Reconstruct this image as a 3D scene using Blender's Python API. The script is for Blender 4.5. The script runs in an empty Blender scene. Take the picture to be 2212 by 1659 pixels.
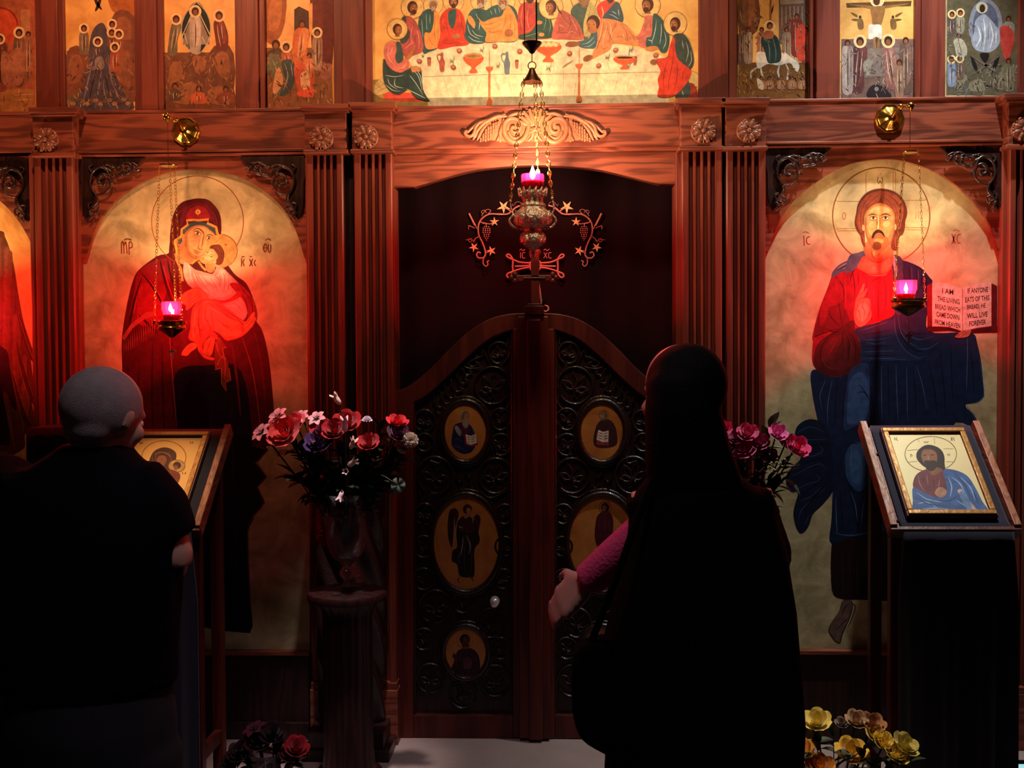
import bpy, math, random
from mathutils import Vector, Matrix, noise
random.seed(7)
S = bpy.context.scene
COL = S.collection
PI = math.pi

# ------------------------------------------------------------------ camera
CAM = Vector((0.0, 0.0, 1.74))
FPX = 2400.0
def cam_axes(p, y, r):
    p, y, r = map(math.radians, (p, y, r))
    F = Vector((-math.sin(y)*math.cos(p), math.cos(y)*math.cos(p), -math.sin(p)))
    X = F.cross(Vector((0, 0, 1))).normalized(); U = X.cross(F)
    return X*math.cos(r)+U*math.sin(r), -X*math.sin(r)+U*math.cos(r), F
CX, CU, CF = cam_axes(1.7375, 2.326, -0.319)
cd = bpy.data.cameras.new('camera'); cam = bpy.data.objects.new('camera', cd); COL.objects.link(cam)
cd.sensor_width = 36.0; cd.lens = FPX/2212*36.0; cd.clip_start = 0.05; cd.clip_end = 60
cam.matrix_world = Matrix(((CX.x, CU.x, -CF.x, CAM.x), (CX.y, CU.y, -CF.y, CAM.y), (CX.z, CU.z, -CF.z, CAM.z), (0, 0, 0, 1)))
S.camera = cam

# ------------------------------------------------------------------ world, overhead spots, exposure
w = bpy.data.worlds.new('world'); S.world = w; w.use_nodes = True
w.node_tree.nodes['Background'].inputs[0].default_value = (0.85, 0.62, 0.85, 1)
w.node_tree.nodes['Background'].inputs[1].default_value = 0.016
S.view_settings.view_transform = 'Standard'; S.view_settings.look = 'None'
S.view_settings.exposure = 0.0; S.view_settings.gamma = 1.0
S.view_settings.use_curve_mapping = False

def spot(name, loc, target, power, color, angle=60, blend=0.8, size=0.06):
    d = bpy.data.lights.new(name, 'SPOT'); d.energy = power; d.color = color
    d.spot_size = math.radians(angle); d.spot_blend = blend; d.shadow_soft_size = size
    o = bpy.data.objects.new(name, d); COL.objects.link(o); o.location = loc
    o.rotation_euler = (Vector(target)-Vector(loc)).to_track_quat('-Z', 'Y').to_euler()
    return o
# unseen spots above: neutral right, weaker warm left, then added fills
spot('unseen_spotlight', (1.26, 3.50, 3.95), (1.2, 4.02, 1.0), 270, (0.96, 0.95, 0.88), 58, 1.0, 0.02)
spot('unseen_spotlight', (-1.3, 2.5, 3.95), (-1.4, 4.0, 2.95), 185, (1.0, 0.42, 0.20), 64, 1.0, 0.05)
spot('unseen_spotlight', (-1.25, 3.15, 4.1), (-1.24, 3.40, 1.35), 300, (1.0, 0.62, 0.32), 11, 1.0, 0.04)  # unseen fill added to brighten the left lectern icon
spot('unseen_spotlight', (0.05, 2.6, 4.0), (0.0, 4.0, 2.75), 190, (1.0, 0.74, 0.46), 54, 1.0, 0.15)  # unseen fill added to lift the supper panel
spot('unseen_spotlight', (-0.50, 3.0, 4.1), (-0.70, 3.52, 1.5), 420, (1.0, 0.82, 0.80), 15, 1.0, 0.06)  # added fill aimed at the mixed bouquet, no fixture there
spot('unseen_spotlight', (0.75, 2.75, 4.1), (0.78, 3.12, 0.6), 150, (1.0, 0.78, 0.45), 13, 1.0, 0.06)  # added fill for the yellow roses, source unseen
spot('unseen_spotlight', (-0.1, 1.5, 4.1), (-0.35, 2.4, 1.5), 110, (0.95, 0.80, 0.95), 46, 1.0, 0.2)  # added fill on the two people, mainly heads and arms

# ------------------------------------------------------------------ helpers
def lin(h, a=1.0):
    if isinstance(h, str):
        h = h.lstrip('#'); c = [int(h[i:i+2], 16)/255 for i in (0, 2, 4)]
        return tuple((x/12.92 if x <= .04045 else ((x+.055)/1.055)**2.4) for x in c)+(a,)
    return tuple(h)+(a,) if len(h) == 3 else tuple(h)

def ray(px, py): return (CX*(px-1106)+CU*(829.5-py)+CF*FPX)
def P(px, py, Y):
    d = ray(px, py); return CAM+d*(Y/d.y)
def PP(px, py, pt, n):
    d = ray(px, py); return CAM+d*((pt-CAM).dot(n)/d.dot(n))
def sc(Y): return Y/FPX          # metres per pixel at depth Y

def cr(pts, n=6, closed=True):
    """Catmull-Rom through the points"""
    m = len(pts); out = []
    rng = range(m) if closed else range(m-1)
    for i in rng:
        if closed: a, b, c, d = pts[i-1], pts[i], pts[(i+1) % m], pts[(i+2) % m]
        else: a, b, c, d = pts[max(i-1, 0)], pts[i], pts[i+1], pts[min(i+2, m-1)]
        for k in range(n):
            t = k/n; t2 = t*t; t3 = t2*t
            out.append(tuple(0.5*(2*b[j]+(c[j]-a[j])*t+(2*a[j]-5*b[j]+4*c[j]-d[j])*t2+(3*b[j]-a[j]-3*c[j]+d[j])*t3) for j in range(len(b))))
    if not closed: out.append(tuple(pts[-1]))
    return out

def wloc(o):
    v = Vector((0, 0, 0))
    while o: v += o.location; o = o.parent
    return v

class MB:
    def __init__(s): s.v = []; s.f = []
    def add(s, vs, fs):
        b = len(s.v); s.v += [Vector(x) for x in vs]; s.f += [tuple(b+i for i in f) for f in fs]; return s
    def box(s, x0, x1, y0, y1, z0, z1):
        return s.add([(x0, y0, z0), (x1, y0, z0), (x1, y1, z0), (x0, y1, z0), (x0, y0, z1), (x1, y0, z1), (x1, y1, z1), (x0, y1, z1)],
                     [(0, 3, 2, 1), (4, 5, 6, 7), (0, 1, 5, 4), (1, 2, 6, 5), (2, 3, 7, 6), (3, 0, 4, 7)])
    def prism(s, pts, y0, y1):
        """pts are (x,z); y0 near the camera"""
        a = sum(pts[i-1][0]*pts[i][1]-pts[i][0]*pts[i-1][1] for i in range(len(pts)))
        if a < 0: pts = pts[::-1]
        n = len(pts)
        return s.add([(x, y0, z) for x, z in pts]+[(x, y1, z) for x, z in pts],
                     [tuple(range(n)), tuple(range(2*n-1, n-1, -1))]+[(i, n+i, n+(i+1) % n, (i+1) % n) for i in range(n)])
    def tube(s, path, r, n=8, closed=False, flat=1.0):
        path = [Vector(p) for p in path]; m = len(path)
        R = [r]*m if not isinstance(r, (list, tuple)) else list(r)
        if len(R) != m: R = [R[0]+(R[-1]-R[0])*i/(m-1) for i in range(m)] if len(R) == 2 else [R[min(len(R)-1, int(i*(len(R)-1)/(m-1)+.5))] for i in range(m)]
        T = []
        for i in range(m):
            a = path[i-1] if (i or closed) else path[0]; b = path[(i+1) % m] if (i < m-1 or closed) else path[-1]
            t = (b-a); T.append(t.normalized() if t.length > 1e-9 else Vector((0, 0, 1)))
        ref = Vector((0, 1, 0)) if abs(T[0].y) < .9 else Vector((1, 0, 0))
        N = (ref-T[0]*ref.dot(T[0])).normalized(); vs = []
        for i in range(m):
            N = N-T[i]*N.dot(T[i]); N = N.normalized() if N.length > 1e-6 else Vector((1, 0, 0))
            B = T[i].cross(N)
            for k in range(n):
                a = 2*PI*k/n; vs.append(path[i]+(N*math.cos(a)*flat+B*math.sin(a))*R[i])
        fs = []
        for i in range(m if closed else m-1):
            for k in range(n):
                a = i*n+k; b = i*n+(k+1) % n; c = ((i+1) % m)*n+(k+1) % n; d = ((i+1) % m)*n+k
                fs.append((a, b, c, d))
        if not closed: fs += [tuple(range(n))[::-1], tuple((m-1)*n+k for k in range(n))]
        return s.add(vs, fs)
    def lathe(s, prof, c, n=32, flutes=0, fd=0, twist=0):
        vs = []; fs = []; m = len(prof)
        for i, (r, z) in enumerate(prof):
            for k in range(n):
                a = 2*PI*k/n; rr = r*(1+fd*math.cos(flutes*(a+twist*z))) if flutes else r
                vs.append((c[0]+rr*math.cos(a), c[1]+rr*math.sin(a), c[2]+z))
        for i in range(m-1):
            for k in range(n): fs.append((i*n+k, i*n+(k+1) % n, (i+1)*n+(k+1) % n, (i+1)*n+k))
        fs += [tuple(range(n))[::-1], tuple((m-1)*n+k for k in range(n))]
        return s.add(vs, fs)
    def ball(s, c, r, n=10, m=None, M=None):
        m = m or max(5, n//2+1); rx, ry, rz = (r, r, r) if not isinstance(r, (tuple, list)) else r
        vs = []; fs = []; c = Vector(c)
        for i in range(1, m):
            t = PI*i/m
            for k in range(n):
                a = 2*PI*k/n; v = Vector((rx*math.sin(t)*math.cos(a), ry*math.sin(t)*math.sin(a), rz*math.cos(t)))
                vs.append(c+(M @ v if M else v))
        top = Vector((0, 0, rz)); vs += [c+(M @ top if M else top), c-(M @ top if M else top)]
        T = len(vs)-2
        for i in range(m-2):
            for k in range(n): fs.append((i*n+k, (i+1)*n+k, (i+1)*n+(k+1) % n, i*n+(k+1) % n))
        for k in range(n): fs.append((T, k, (k+1) % n)); fs.append((T+1, (m-2)*n+(k+1) % n, (m-2)*n+k))
        return s.add(vs, fs)
    def grid(s, fn, nu, nv):
        vs = [fn(i/nu, j/nv) for i in range(nu+1) for j in range(nv+1)]
        return s.add(vs, [(i*(nv+1)+j, (i+1)*(nv+1)+j, (i+1)*(nv+1)+j+1, i*(nv+1)+j+1) for i in range(nu) for j in range(nv)])
    def build(s, name, mat, parent=None, smooth=None, bevel=0, solid=0, mods=()):
        me = bpy.data.meshes.new(name)
        if parent is not None: org = wloc(parent); loc = Vector((0, 0, 0))
        else:
            xs = [v.x for v in s.v]; ys = [v.y for v in s.v]; zs = [v.z for v in s.v]
            org = Vector(((min(xs)+max(xs))/2, (min(ys)+max(ys))/2, min(zs))); loc = org
        me.from_pydata([tuple(v-org) for v in s.v], [], s.f)
        me.materials.append(mat)
        if smooth is not None:
            for p in me.polygons: p.use_smooth = True
            if smooth < 180: me.set_sharp_from_angle(angle=math.radians(smooth))
        o = bpy.data.objects.new(name, me); COL.objects.link(o); o.location = loc
        if parent is not None: o.parent = parent
        if solid: m = o.modifiers.new('s', 'SOLIDIFY'); m.thickness = solid
        if bevel:
            m = o.modifiers.new('b', 'BEVEL'); m.width = bevel; m.segments = 2; m.limit_method = 'ANGLE'; m.angle_limit = .6
        for kind, kw in mods:
            m = o.modifiers.new(kind, kind)
            for k, v in kw.items(): setattr(m, k, v)
        return o

def thing(name, label, cat, loc=(0, 0, 0), group=None):
    o = bpy.data.objects.new(name, None); COL.objects.link(o); o.location = loc; o.empty_display_size = .05
    o['label'] = label; o['category'] = cat
    if group: o['group'] = group
    return o
def tag(o, label, cat, group=None):
    o['label'] = label; o['category'] = cat
    if group: o['group'] = group
    return o
def struct(o): o['kind'] = 'structure'; return o

# ------------------------------------------------------------------ materials
MATS = {}
def nodes(name):
    m = bpy.data.materials.new(name); m.use_nodes = True; nt = m.node_tree
    return m, nt, nt.nodes['Principled BSDF']
def L(nt, a, b): nt.links.new(a, b)
def mat(name, col, rough=.5, metal=0, spec=.5, bump=0, bscale=40, var=0, vscale=6, emit=None, es=0, sheen=0, coat=0):
    if name in MATS: return MATS[name]
    m, nt, b = nodes(name); c = lin(col)
    b.inputs['Base Color'].default_value = c; b.inputs['Roughness'].default_value = rough
    b.inputs['Metallic'].default_value = metal; b.inputs['Specular IOR Level'].default_value = spec
    b.inputs['Sheen Weight'].default_value = sheen; b.inputs['Coat Weight'].default_value = coat
    if emit: b.inputs['Emission Color'].default_value = lin(emit); b.inputs['Emission Strength'].default_value = es
    if bump or var:
        tc = nt.nodes.new('ShaderNodeTexCoord')
        if var:
            n = nt.nodes.new('ShaderNodeTexNoise'); n.inputs['Scale'].default_value = vscale; n.inputs['Detail'].default_value = 5
            L(nt, tc.outputs['Object'], n.inputs['Vector'])
            r = nt.nodes.new('ShaderNodeMapRange'); r.inputs[1].default_value = .3; r.inputs[2].default_value = .7
            r.inputs[3].default_value = 1-var; r.inputs[4].default_value = 1+var
            L(nt, n.outputs['Fac'], r.inputs[0])
            x = nt.nodes.new('ShaderNodeMix'); x.data_type = 'RGBA'; x.blend_type = 'MULTIPLY'; x.inputs[0].default_value = 1
            x.inputs[6].default_value = c; L(nt, r.outputs[0], x.inputs[7]); L(nt, x.outputs[2], b.inputs['Base Color'])
        if bump:
            n2 = nt.nodes.new('ShaderNodeTexNoise'); n2.inputs['Scale'].default_value = bscale; n2.inputs['Detail'].default_value = 4
            L(nt, tc.outputs['Object'], n2.inputs['Vector'])
            bp = nt.nodes.new('ShaderNodeBump'); bp.inputs['Strength'].default_value = bump; bp.inputs['Distance'].default_value = .01
            L(nt, n2.outputs['Fac'], bp.inputs['Height']); L(nt, bp.outputs[0], b.inputs['Normal'])
    MATS[name] = m; return m

def wood(name, c1, c2, axis='z', rough=.42, freq=10.):
    """stained oak; the grain runs along the axis"""
    m, nt, b = nodes(name)
    tc = nt.nodes.new('ShaderNodeTexCoord'); mp = nt.nodes.new('ShaderNodeMapping')
    s = {'x': (1.3, 9, 9), 'z': (9, 9, 1.0), 'y': (9, 1.3, 9)}[axis]; mp.inputs['Scale'].default_value = s
    oi = nt.nodes.new('ShaderNodeObjectInfo'); L(nt, tc.outputs['Object'], mp.inputs['Vector']); 
    cmb = nt.nodes.new('ShaderNodeVectorMath'); cmb.operation = 'SCALE'; cmb.inputs[0].default_value = (9, 13, 7); L(nt, oi.outputs['Random'], cmb.inputs['Scale'])
    L(nt, cmb.outputs[0], mp.inputs['Location'])
    n = nt.nodes.new('ShaderNodeTexNoise'); n.inputs['Scale'].default_value = 1.0; n.inputs['Detail'].default_value = 3; n.inputs['Roughness'].default_value = .45
    L(nt, mp.outputs[0], n.inputs['Vector'])
    mu = nt.nodes.new('ShaderNodeMath'); mu.operation = 'MULTIPLY'; mu.inputs[1].default_value = freq*6.28; L(nt, n.outputs['Fac'], mu.inputs[0])
    si = nt.nodes.new('ShaderNodeMath'); si.operation = 'SINE'; L(nt, mu.outputs[0], si.inputs[0])
    fine = nt.nodes.new('ShaderNodeTexNoise'); mp2 = nt.nodes.new('ShaderNodeMapping')
    mp2.inputs['Scale'].default_value = {'x': (6, 160, 160), 'z': (160, 160, 6), 'y': (160, 6, 160)}[axis]
    L(nt, tc.outputs['Object'], mp2.inputs['Vector']); L(nt, mp2.outputs[0], fine.inputs['Vector']); fine.inputs['Scale'].default_value = 1; fine.inputs['Detail'].default_value = 2
    ad = nt.nodes.new('ShaderNodeMath'); ad.operation = 'MULTIPLY_ADD'; ad.inputs[1].default_value = .35; L(nt, si.outputs[0], ad.inputs[0]); L(nt, fine.outputs['Fac'], ad.inputs[2])
    cr_ = nt.nodes.new('ShaderNodeValToRGB'); cr_.color_ramp.elements[0].position = .18; cr_.color_ramp.elements[1].position = .72
    cr_.color_ramp.elements[0].color = lin(c1); cr_.color_ramp.elements[1].color = lin(c2)
    L(nt, ad.outputs[0], cr_.inputs[0]); L(nt, cr_.outputs[0], b.inputs['Base Color'])
    b.inputs['Roughness'].default_value = rough; b.inputs['Specular IOR Level'].default_value = .4
    bp = nt.nodes.new('ShaderNodeBump'); bp.inputs['Strength'].default_value = .15; bp.inputs['Distance'].default_value = .004
    L(nt, ad.outputs[0], bp.inputs['Height']); L(nt, bp.outputs[0], b.inputs['Normal'])
    return m

WX = wood('oak_stained_horizontal', '#5c2a1f', '#82422f', 'x', freq=10)
WZ = wood('oak_stained_vertical', '#62291f', '#78382a', 'z', freq=5)
WD = wood('dark_walnut', '#1e0c0b', '#2c1512', 'z', rough=.4)
WRAIL = wood('door_rail_oak', '#42120c', '#5a1e15', 'z', freq=5)
WL = mat('carved_light_oak', '#a8684a', .45, bump=.2, bscale=80, var=.15)
WCARV = mat('carved_dark_wood', '#241210', .36, bump=.25, bscale=90, coat=.3)
WROS = mat('carved_rosette_wood', '#7c4836', .38, bump=.2, bscale=90, coat=.3)
WEDGE = wood('lectern_birch_edge', '#8a5238', '#a86a4a', 'y')

def gold_ground(name, c1, c2, metal=.25):
    m, nt, b = nodes(name)
    tc = nt.nodes.new('ShaderNodeTexCoord')
    n = nt.nodes.new('ShaderNodeTexNoise'); n.inputs['Scale'].default_value = 9; n.inputs['Detail'].default_value = 8; n.inputs['Roughness'].default_value = .62; n.inputs['Distortion'].default_value = .5
    L(nt, tc.outputs['Object'], n.inputs['Vector'])
    r = nt.nodes.new('ShaderNodeValToRGB'); r.color_ramp.elements[0].position = .36; r.color_ramp.elements[1].position = .66
    r.color_ramp.elements[0].color = lin(c1); r.color_ramp.elements[1].color = lin(c2)
    L(nt, n.outputs['Fac'], r.inputs[0]); L(nt, r.outputs[0], b.inputs['Base Color'])
    b.inputs['Metallic'].default_value = metal; b.inputs['Roughness'].default_value = .42
    n2 = nt.nodes.new('ShaderNodeTexNoise'); n2.inputs['Scale'].default_value = 60; n2.inputs['Detail'].default_value = 3; L(nt, tc.outputs['Object'], n2.inputs['Vector'])
    bp = nt.nodes.new('ShaderNodeBump'); bp.inputs['Strength'].default_value = .12; bp.inputs['Distance'].default_value = .004
    L(nt, n2.outputs['Fac'], bp.inputs['Height']); L(nt, bp.outputs[0], b.inputs['Normal'])
    return m
GOLD = gold_ground('gold_leaf_ground', '#978862', '#d2c194', .08)
GOLD2 = gold_ground('gold_leaf_ground_warm', '#c8904a', '#ecb868', .05)

GOLD3 = gold_ground('gold_leaf_ground_aged', '#a8622e', '#c88040', .05)

def paint_material():
    m, nt, b = nodes('egg_tempera_paint')
    a = nt.nodes.new('ShaderNodeAttribute'); a.attribute_name = 'pigment'
    tc = nt.nodes.new('ShaderNodeTexCoord'); n = nt.nodes.new('ShaderNodeTexNoise'); n.inputs['Scale'].default_value = 34; n.inputs['Detail'].default_value = 9; n.inputs['Roughness'].default_value = .65
    L(nt, tc.outputs['Object'], n.inputs['Vector'])
    r = nt.nodes.new('ShaderNodeMapRange'); r.inputs[1].default_value = .3; r.inputs[2].default_value = .7; r.inputs[3].default_value = .60; r.inputs[4].default_value = 1.30
    L(nt, n.outputs['Fac'], r.inputs[0])
    x = nt.nodes.new('ShaderNodeMix'); x.data_type = 'RGBA'; x.blend_type = 'MULTIPLY'; x.inputs[0].default_value = 1
    L(nt, a.outputs['Color'], x.inputs[6]); L(nt, r.outputs[0], x.inputs[7]); L(nt, x.outputs[2], b.inputs['Base Color'])
    b.inputs['Roughness'].default_value = .5; b.inputs['Specular IOR Level'].default_value = .25
    return m
PAINT = paint_material()

BRASS = mat('polished_brass', '#d9a94e', .22, 1.0, bump=.1, bscale=60)
BRONZE = mat('dark_bronze', '#5a3c28', .35, 1.0)
SILVER = mat('chased_silver_gilt', '#e6cfba', .32, .8, bump=.7, bscale=120)
BLACKM = mat('blackened_iron', '#16100f', .35, .6)
CARPET = mat('beige_carpet', '#a08a84', .95, bump=.5, bscale=400, var=.08)

def glass_mat(name, col, transl=(1, 0, .2), tw=.25, gloss=.10):
    m = bpy.data.materials.new(name); m.use_nodes = True; nt = m.node_tree; nt.nodes.clear()
    o = nt.nodes.new('ShaderNodeOutputMaterial'); t = nt.nodes.new('ShaderNodeBsdfTransparent'); t.inputs[0].default_value = tuple(col)+(1,)
    g = nt.nodes.new('ShaderNodeBsdfGlossy'); g.inputs['Roughness'].default_value = .05
    fr = nt.nodes.new('ShaderNodeFresnel'); fr.inputs[0].default_value = 1.45
    tr = nt.nodes.new('ShaderNodeBsdfTranslucent'); tr.inputs[0].default_value = tuple(transl)+(1,)
    m1 = nt.nodes.new('ShaderNodeMixShader'); m1.inputs[0].default_value = tw; L(nt, t.outputs[0], m1.inputs[1]); L(nt, tr.outputs[0], m1.inputs[2])
    m2 = nt.nodes.new('ShaderNodeMixShader'); L(nt, fr.outputs[0], m2.inputs[0]); L(nt, m1.outputs[0], m2.inputs[1]); L(nt, g.outputs[0], m2.inputs[2])
    L(nt, m2.outputs[0], o.inputs[0]); return m
REDGLASS = glass_mat('ruby_glass', (.98, .16, .26), (1, .02, .12), .16)
CLEAR = glass_mat('clear_cut_glass', (.93, .93, .95), (.5, .5, .5), .05)
def emis(name, col, s):
    m = bpy.data.materials.new(name); m.use_nodes = True; nt = m.node_tree; nt.nodes.clear()
    o = nt.nodes.new('ShaderNodeOutputMaterial'); e = nt.nodes.new('ShaderNodeEmission'); e.inputs[0].default_value = tuple(col)+(1,); e.inputs[1].default_value = s
    L(nt, e.outputs[0], o.inputs[0]); return m
FLAME = emis('candle_flame', (1, .74, .46), 70)
_nt = FLAME.node_tree; _tr = _nt.nodes.new('ShaderNodeBsdfTransparent'); _ad = _nt.nodes.new('ShaderNodeAddShader')   # a flame casts no shadow
L(_nt, _nt.nodes['Emission'].outputs[0], _ad.inputs[0]); L(_nt, _tr.outputs[0], _ad.inputs[1]); L(_nt, _ad.outputs[0], _nt.nodes['Material Output'].inputs[0])

# ------------------------------------------------------------------ painter: flat pigment laid on a panel
class Paint:
    EPS = 1.3e-5
    def __init__(s, pt, n=Vector((0, -1, 0))):
        s.p0 = Vector(pt); s.n = Vector(n).normalized(); s.k = 6; s.v = []; s.f = []; s.c = []; s.o = (0, 0, 1); s.wav = .0
    def tf(s, ox=0, oy=0, sc=1): s.o = (ox, oy, sc); return s
    def _pt(s, x, y):
        q = PP(s.o[0]+x/s.o[2], s.o[1]+y/s.o[2], s.p0, s.n); return q+s.n*(s.k*s.EPS)
    def _raw(s, pts2, faces, col):
        b = len(s.v); s.v += [s._pt(x, y) for x, y in pts2]; s.c += [lin(col)]*len(pts2)
        s.f += [tuple(b+i for i in f) for f in faces]
    def poly(s, pts, col, smooth=4):
        if smooth: pts = cr(pts, smooth)
        s._raw(pts, [tuple(range(len(pts)))], col); s.k += 1; return s
    def hard(s, pts, col): return s.poly(pts, col, 0)
    def ell(s, cx, cy, rx, ry=None, col='#000000', rot=0, n=28):
        ry = rx if ry is None else ry; c, d = math.cos(rot), math.sin(rot)
        pts = [(cx+rx*math.cos(a)*c-ry*math.sin(a)*d, cy+rx*math.cos(a)*d+ry*math.sin(a)*c) for a in (2*PI*i/n for i in range(n))]
        return s.poly(pts, col, 0)
    def _strip(s, pts, w, col, taper):
        m = len(pts); L_ = []; R_ = []
        for i, (x, y) in enumerate(pts):
            a = pts[max(i-1, 0)]; b = pts[min(i+1, m-1)]; dx, dy = b[0]-a[0], b[1]-a[1]; l = math.hypot(dx, dy) or 1
            t = i/(m-1) if m > 1 else 0; ww = w/2*((.25+.75*math.sin(PI*min(1, max(0, t)))) if taper else 1)
            L_.append((x-dy/l*ww, y+dx/l*ww)); R_.append((x+dy/l*ww, y-dx/l*ww))
        s._raw(L_+R_, [(i, i+1, m+i+1, m+i) for i in range(m-1)], col)
    def st(s, pts, w, col, taper=True, smooth=5):
        if smooth and len(pts) > 2: pts = cr(pts, smooth, False)
        elif len(pts) == 2 and taper: pts = [tuple(pts[0][j]+(pts[1][j]-pts[0][j])*t/4 for j in (0, 1)) for t in range(5)]
        s._strip(pts, w, col, taper); s.k += 1; return s
    def sts(s, lst, w, col, taper=True, smooth=5):
        k = s.k
        for p in lst: s.k = k; s.st(p, w, col, taper, smooth)
        return s
    def ring(s, cx, cy, r, w, col, a0=0, a1=360, ry=None, n=64):
        ry = ry or r; pts = [(cx+r*math.cos(math.radians(a)), cy+ry*math.sin(math.radians(a))) for a in (a0+(a1-a0)*i/n for i in range(n+1))]
        s._strip(pts, w, col, False); s.k += 1; return s
    def text(s, body, x, y, w, h, col, shear=0, skew=0, bold=.0):
        cu = bpy.data.curves.new('t', 'FONT'); cu.body = body; cu.resolution_u = 2; cu.offset = bold; ob = bpy.data.objects.new('t', cu); COL.objects.link(ob)
        me = ob.to_mesh(); vs = [tuple(v.co) for v in me.vertices]; fs = [tuple(p.vertices) for p in me.polygons]
        x0 = min(v[0] for v in vs); x1 = max(v[0] for v in vs); y0 = min(v[1] for v in vs); y1 = max(v[1] for v in vs)
        ob.to_mesh_clear(); bpy.data.objects.remove(ob); bpy.data.curves.remove(cu)
        pts = []
        for v in vs:
            u = (v[0]-x0)/(x1-x0); t = (v[1]-y0)/(y1-y0); pts.append((x+u*w, y+h-t*h+skew*u))
        s._raw(pts, fs, col); s.k += 1; return s
    def build(s, name, parent, label=None):
        me = bpy.data.meshes.new(name); org = wloc(parent)
        F = []
        for f in s.f:
            a = Vector((0, 0, 0))
            for i in range(1, len(f)-1): a += (s.v[f[i]]-s.v[f[0]]).cross(s.v[f[i+1]]-s.v[f[0]])
            F.append(f if a.dot(s.n) > 0 else f[::-1])
        me.from_pydata([tuple(v-org) for v in s.v], [], F)
        at = me.color_attributes.new('pigment', 'FLOAT_COLOR', 'POINT')
        at.data.foreach_set('color', [c for col in s.c for c in col])
        me.materials.append(PAINT); o = bpy.data.objects.new(name, me); COL.objects.link(o); o.parent = parent
        if label: o['label'] = label
        return o
# ------------------------------------------------------------------ room shell
SOLZ = 0.32
fl = MB().box(-3.2, 3.2, -1.2, 5.4, -.06, 0).build('floor', mat('nave_carpet_dark', '#3a2c2c', .95, bump=.4, bscale=300)); struct(fl)
so = MB().box(-3.2, 3.2, 2.95, 5.4, .0, SOLZ-.012).build('trim_1', mat('solea_step_wood', '#4a2218', .5)); struct(so)
o = MB().box(-3.2, 3.2, 2.93, 5.4, SOLZ-.012, SOLZ).build('trim_2', CARPET); struct(o)
WALLM = mat('dim_plaster', '#5a4a44', .9)
for nm, b in (('wall_back', (-3.2, 3.2, 5.4, 5.5, 0, 4.2)), ('wall_left', (-3.3, -3.2, -1.2, 5.5, 0, 4.2)), ('wall_right', (3.2, 3.3, -1.2, 5.5, 0, 4.2)), ('ceiling', (-3.3, 3.3, -1.2, 5.5, 4.2, 4.3))):
    struct(MB().box(*b).build(nm, WALLM))

# ------------------------------------------------------------------ iconostasis
ICO = thing('iconostasis', 'tall red-stained oak icon screen with fluted pilasters spanning the picture', 'icon screen', (0, 4.0, SOLZ))
def X_(px, py, Y): return P(px, py, Y).x
def Z_(px, py, Y): return P(px, py, Y).z
def rbox(mb, x0, y0, x1, y1, yf, yb):
    xa = X_(x0, (y0+y1)/2, yf); xb = X_(x1, (y0+y1)/2, yf); za = Z_((x0+x1)/2, y1, yf); zb = Z_((x0+x1)/2, y0, yf)
    return mb.box(xa, xb, yf, yb, za, zb)
def rb(name, x0, y0, x1, y1, yf, yb, m, par=ICO, bevel=.003): return rbox(MB(), x0, y0, x1, y1, yf, yb).build(name, m, par, bevel=bevel)

BAYS = [(-90, 712, 240, 326), (832, 1482, 228, 319), (1600, 2300, 213, 312)]
for x0, x1, y0, y1 in BAYS:
    rb('beam', x0, y0, x1, y1, 3.985, 4.0185, WX)
    rb('moulding', x0, y0-3, x1, y0+3, 3.980, 4.0185, WX, bevel=.002)
# small fillets under the beams
for x0, x1, y in ((162, 660, 327), (1655, 2172, 307)):
    rb('moulding', x0, y-4, x1, y+1, 3.972, 4.014, WX, bevel=.002)
    rb('moulding', x0, y+3, x1, y+9, 3.978, 4.014, WX, bevel=.003)
rb('ledge', 735, 227, 1578, 237, 3.982, 4.0185, WX)
# uprights of the top tier
for x0, x1, yb in ((75, 137, 238), (290, 351, 237), (507, 571, 236), (720, 803, 234), (1509, 1592, 215), (1750, 1815, 213), (1977, 2043, 212), (2202, 2290, 210)):
    mb = rbox(MB(), x0, -170, x1, yb, 4.0, 4.0185); w_ = x1-x0
    rbox(mb, x0+w_*.22, -170, x1-w_*.22, yb, 3.985, 4.01)
    mb.build('mullion', WZ, ICO, bevel=.002)
# capital blocks with rosettes
CAPS = [(70, 158, 247, 334), (658, 748, 240, 328), (760, 846, 236, 326), (1470, 1560, 226, 320), (1567, 1655, 226, 320), (2178, 2270, 216, 316)]
def rosette(cx, cy, r, Y, par):
    c = P(cx, cy, Y); s = r*sc(Y); mb = MB()
    mb.ball(c, (s*1.0, .008, s*1.0), 28, 8)
    for k in range(8):
        a = k*PI/4+PI/8; M = Matrix.Rotation(-a, 3, 'Y')
        q = c+M @ Vector((s*.56, 0, 0)); q.y -= .007
        mb.ball(q, (s*.42, .011, s*.25), 10, 7, M)
        e = c+M @ Vector((s*.9, 0, 0)); e.y -= .010; mb.ball(e, (s*.12, .007, s*.16), 8, 5, M)
        d0 = c+Matrix.Rotation(-a-PI/8, 3, 'Y') @ Vector((s*.3, -.015, 0)); d1 = c+Matrix.Rotation(-a-PI/8, 3, 'Y') @ Vector((s*.93, -.009, 0))
        mb.tube([d0, d1], [s*.04, s*.07], 6)
    mb.ball(c+Vector((0, -.013, 0)), (s*.2, .011, s*.2), 14, 8)
    for k in range(8):
        a = k*PI/4; mb.ball(c+Vector((math.cos(a)*s*.24, -.012, math.sin(a)*s*.24)), s*.06, 8, 5)
    return mb.build('rosette', WROS, par, smooth=50)
ROS = [(101, 303, 27), (694, 299, 27), (791, 297, 27), (1519, 284, 27), (1617, 283, 26), (2210, 280, 26)]
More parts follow.
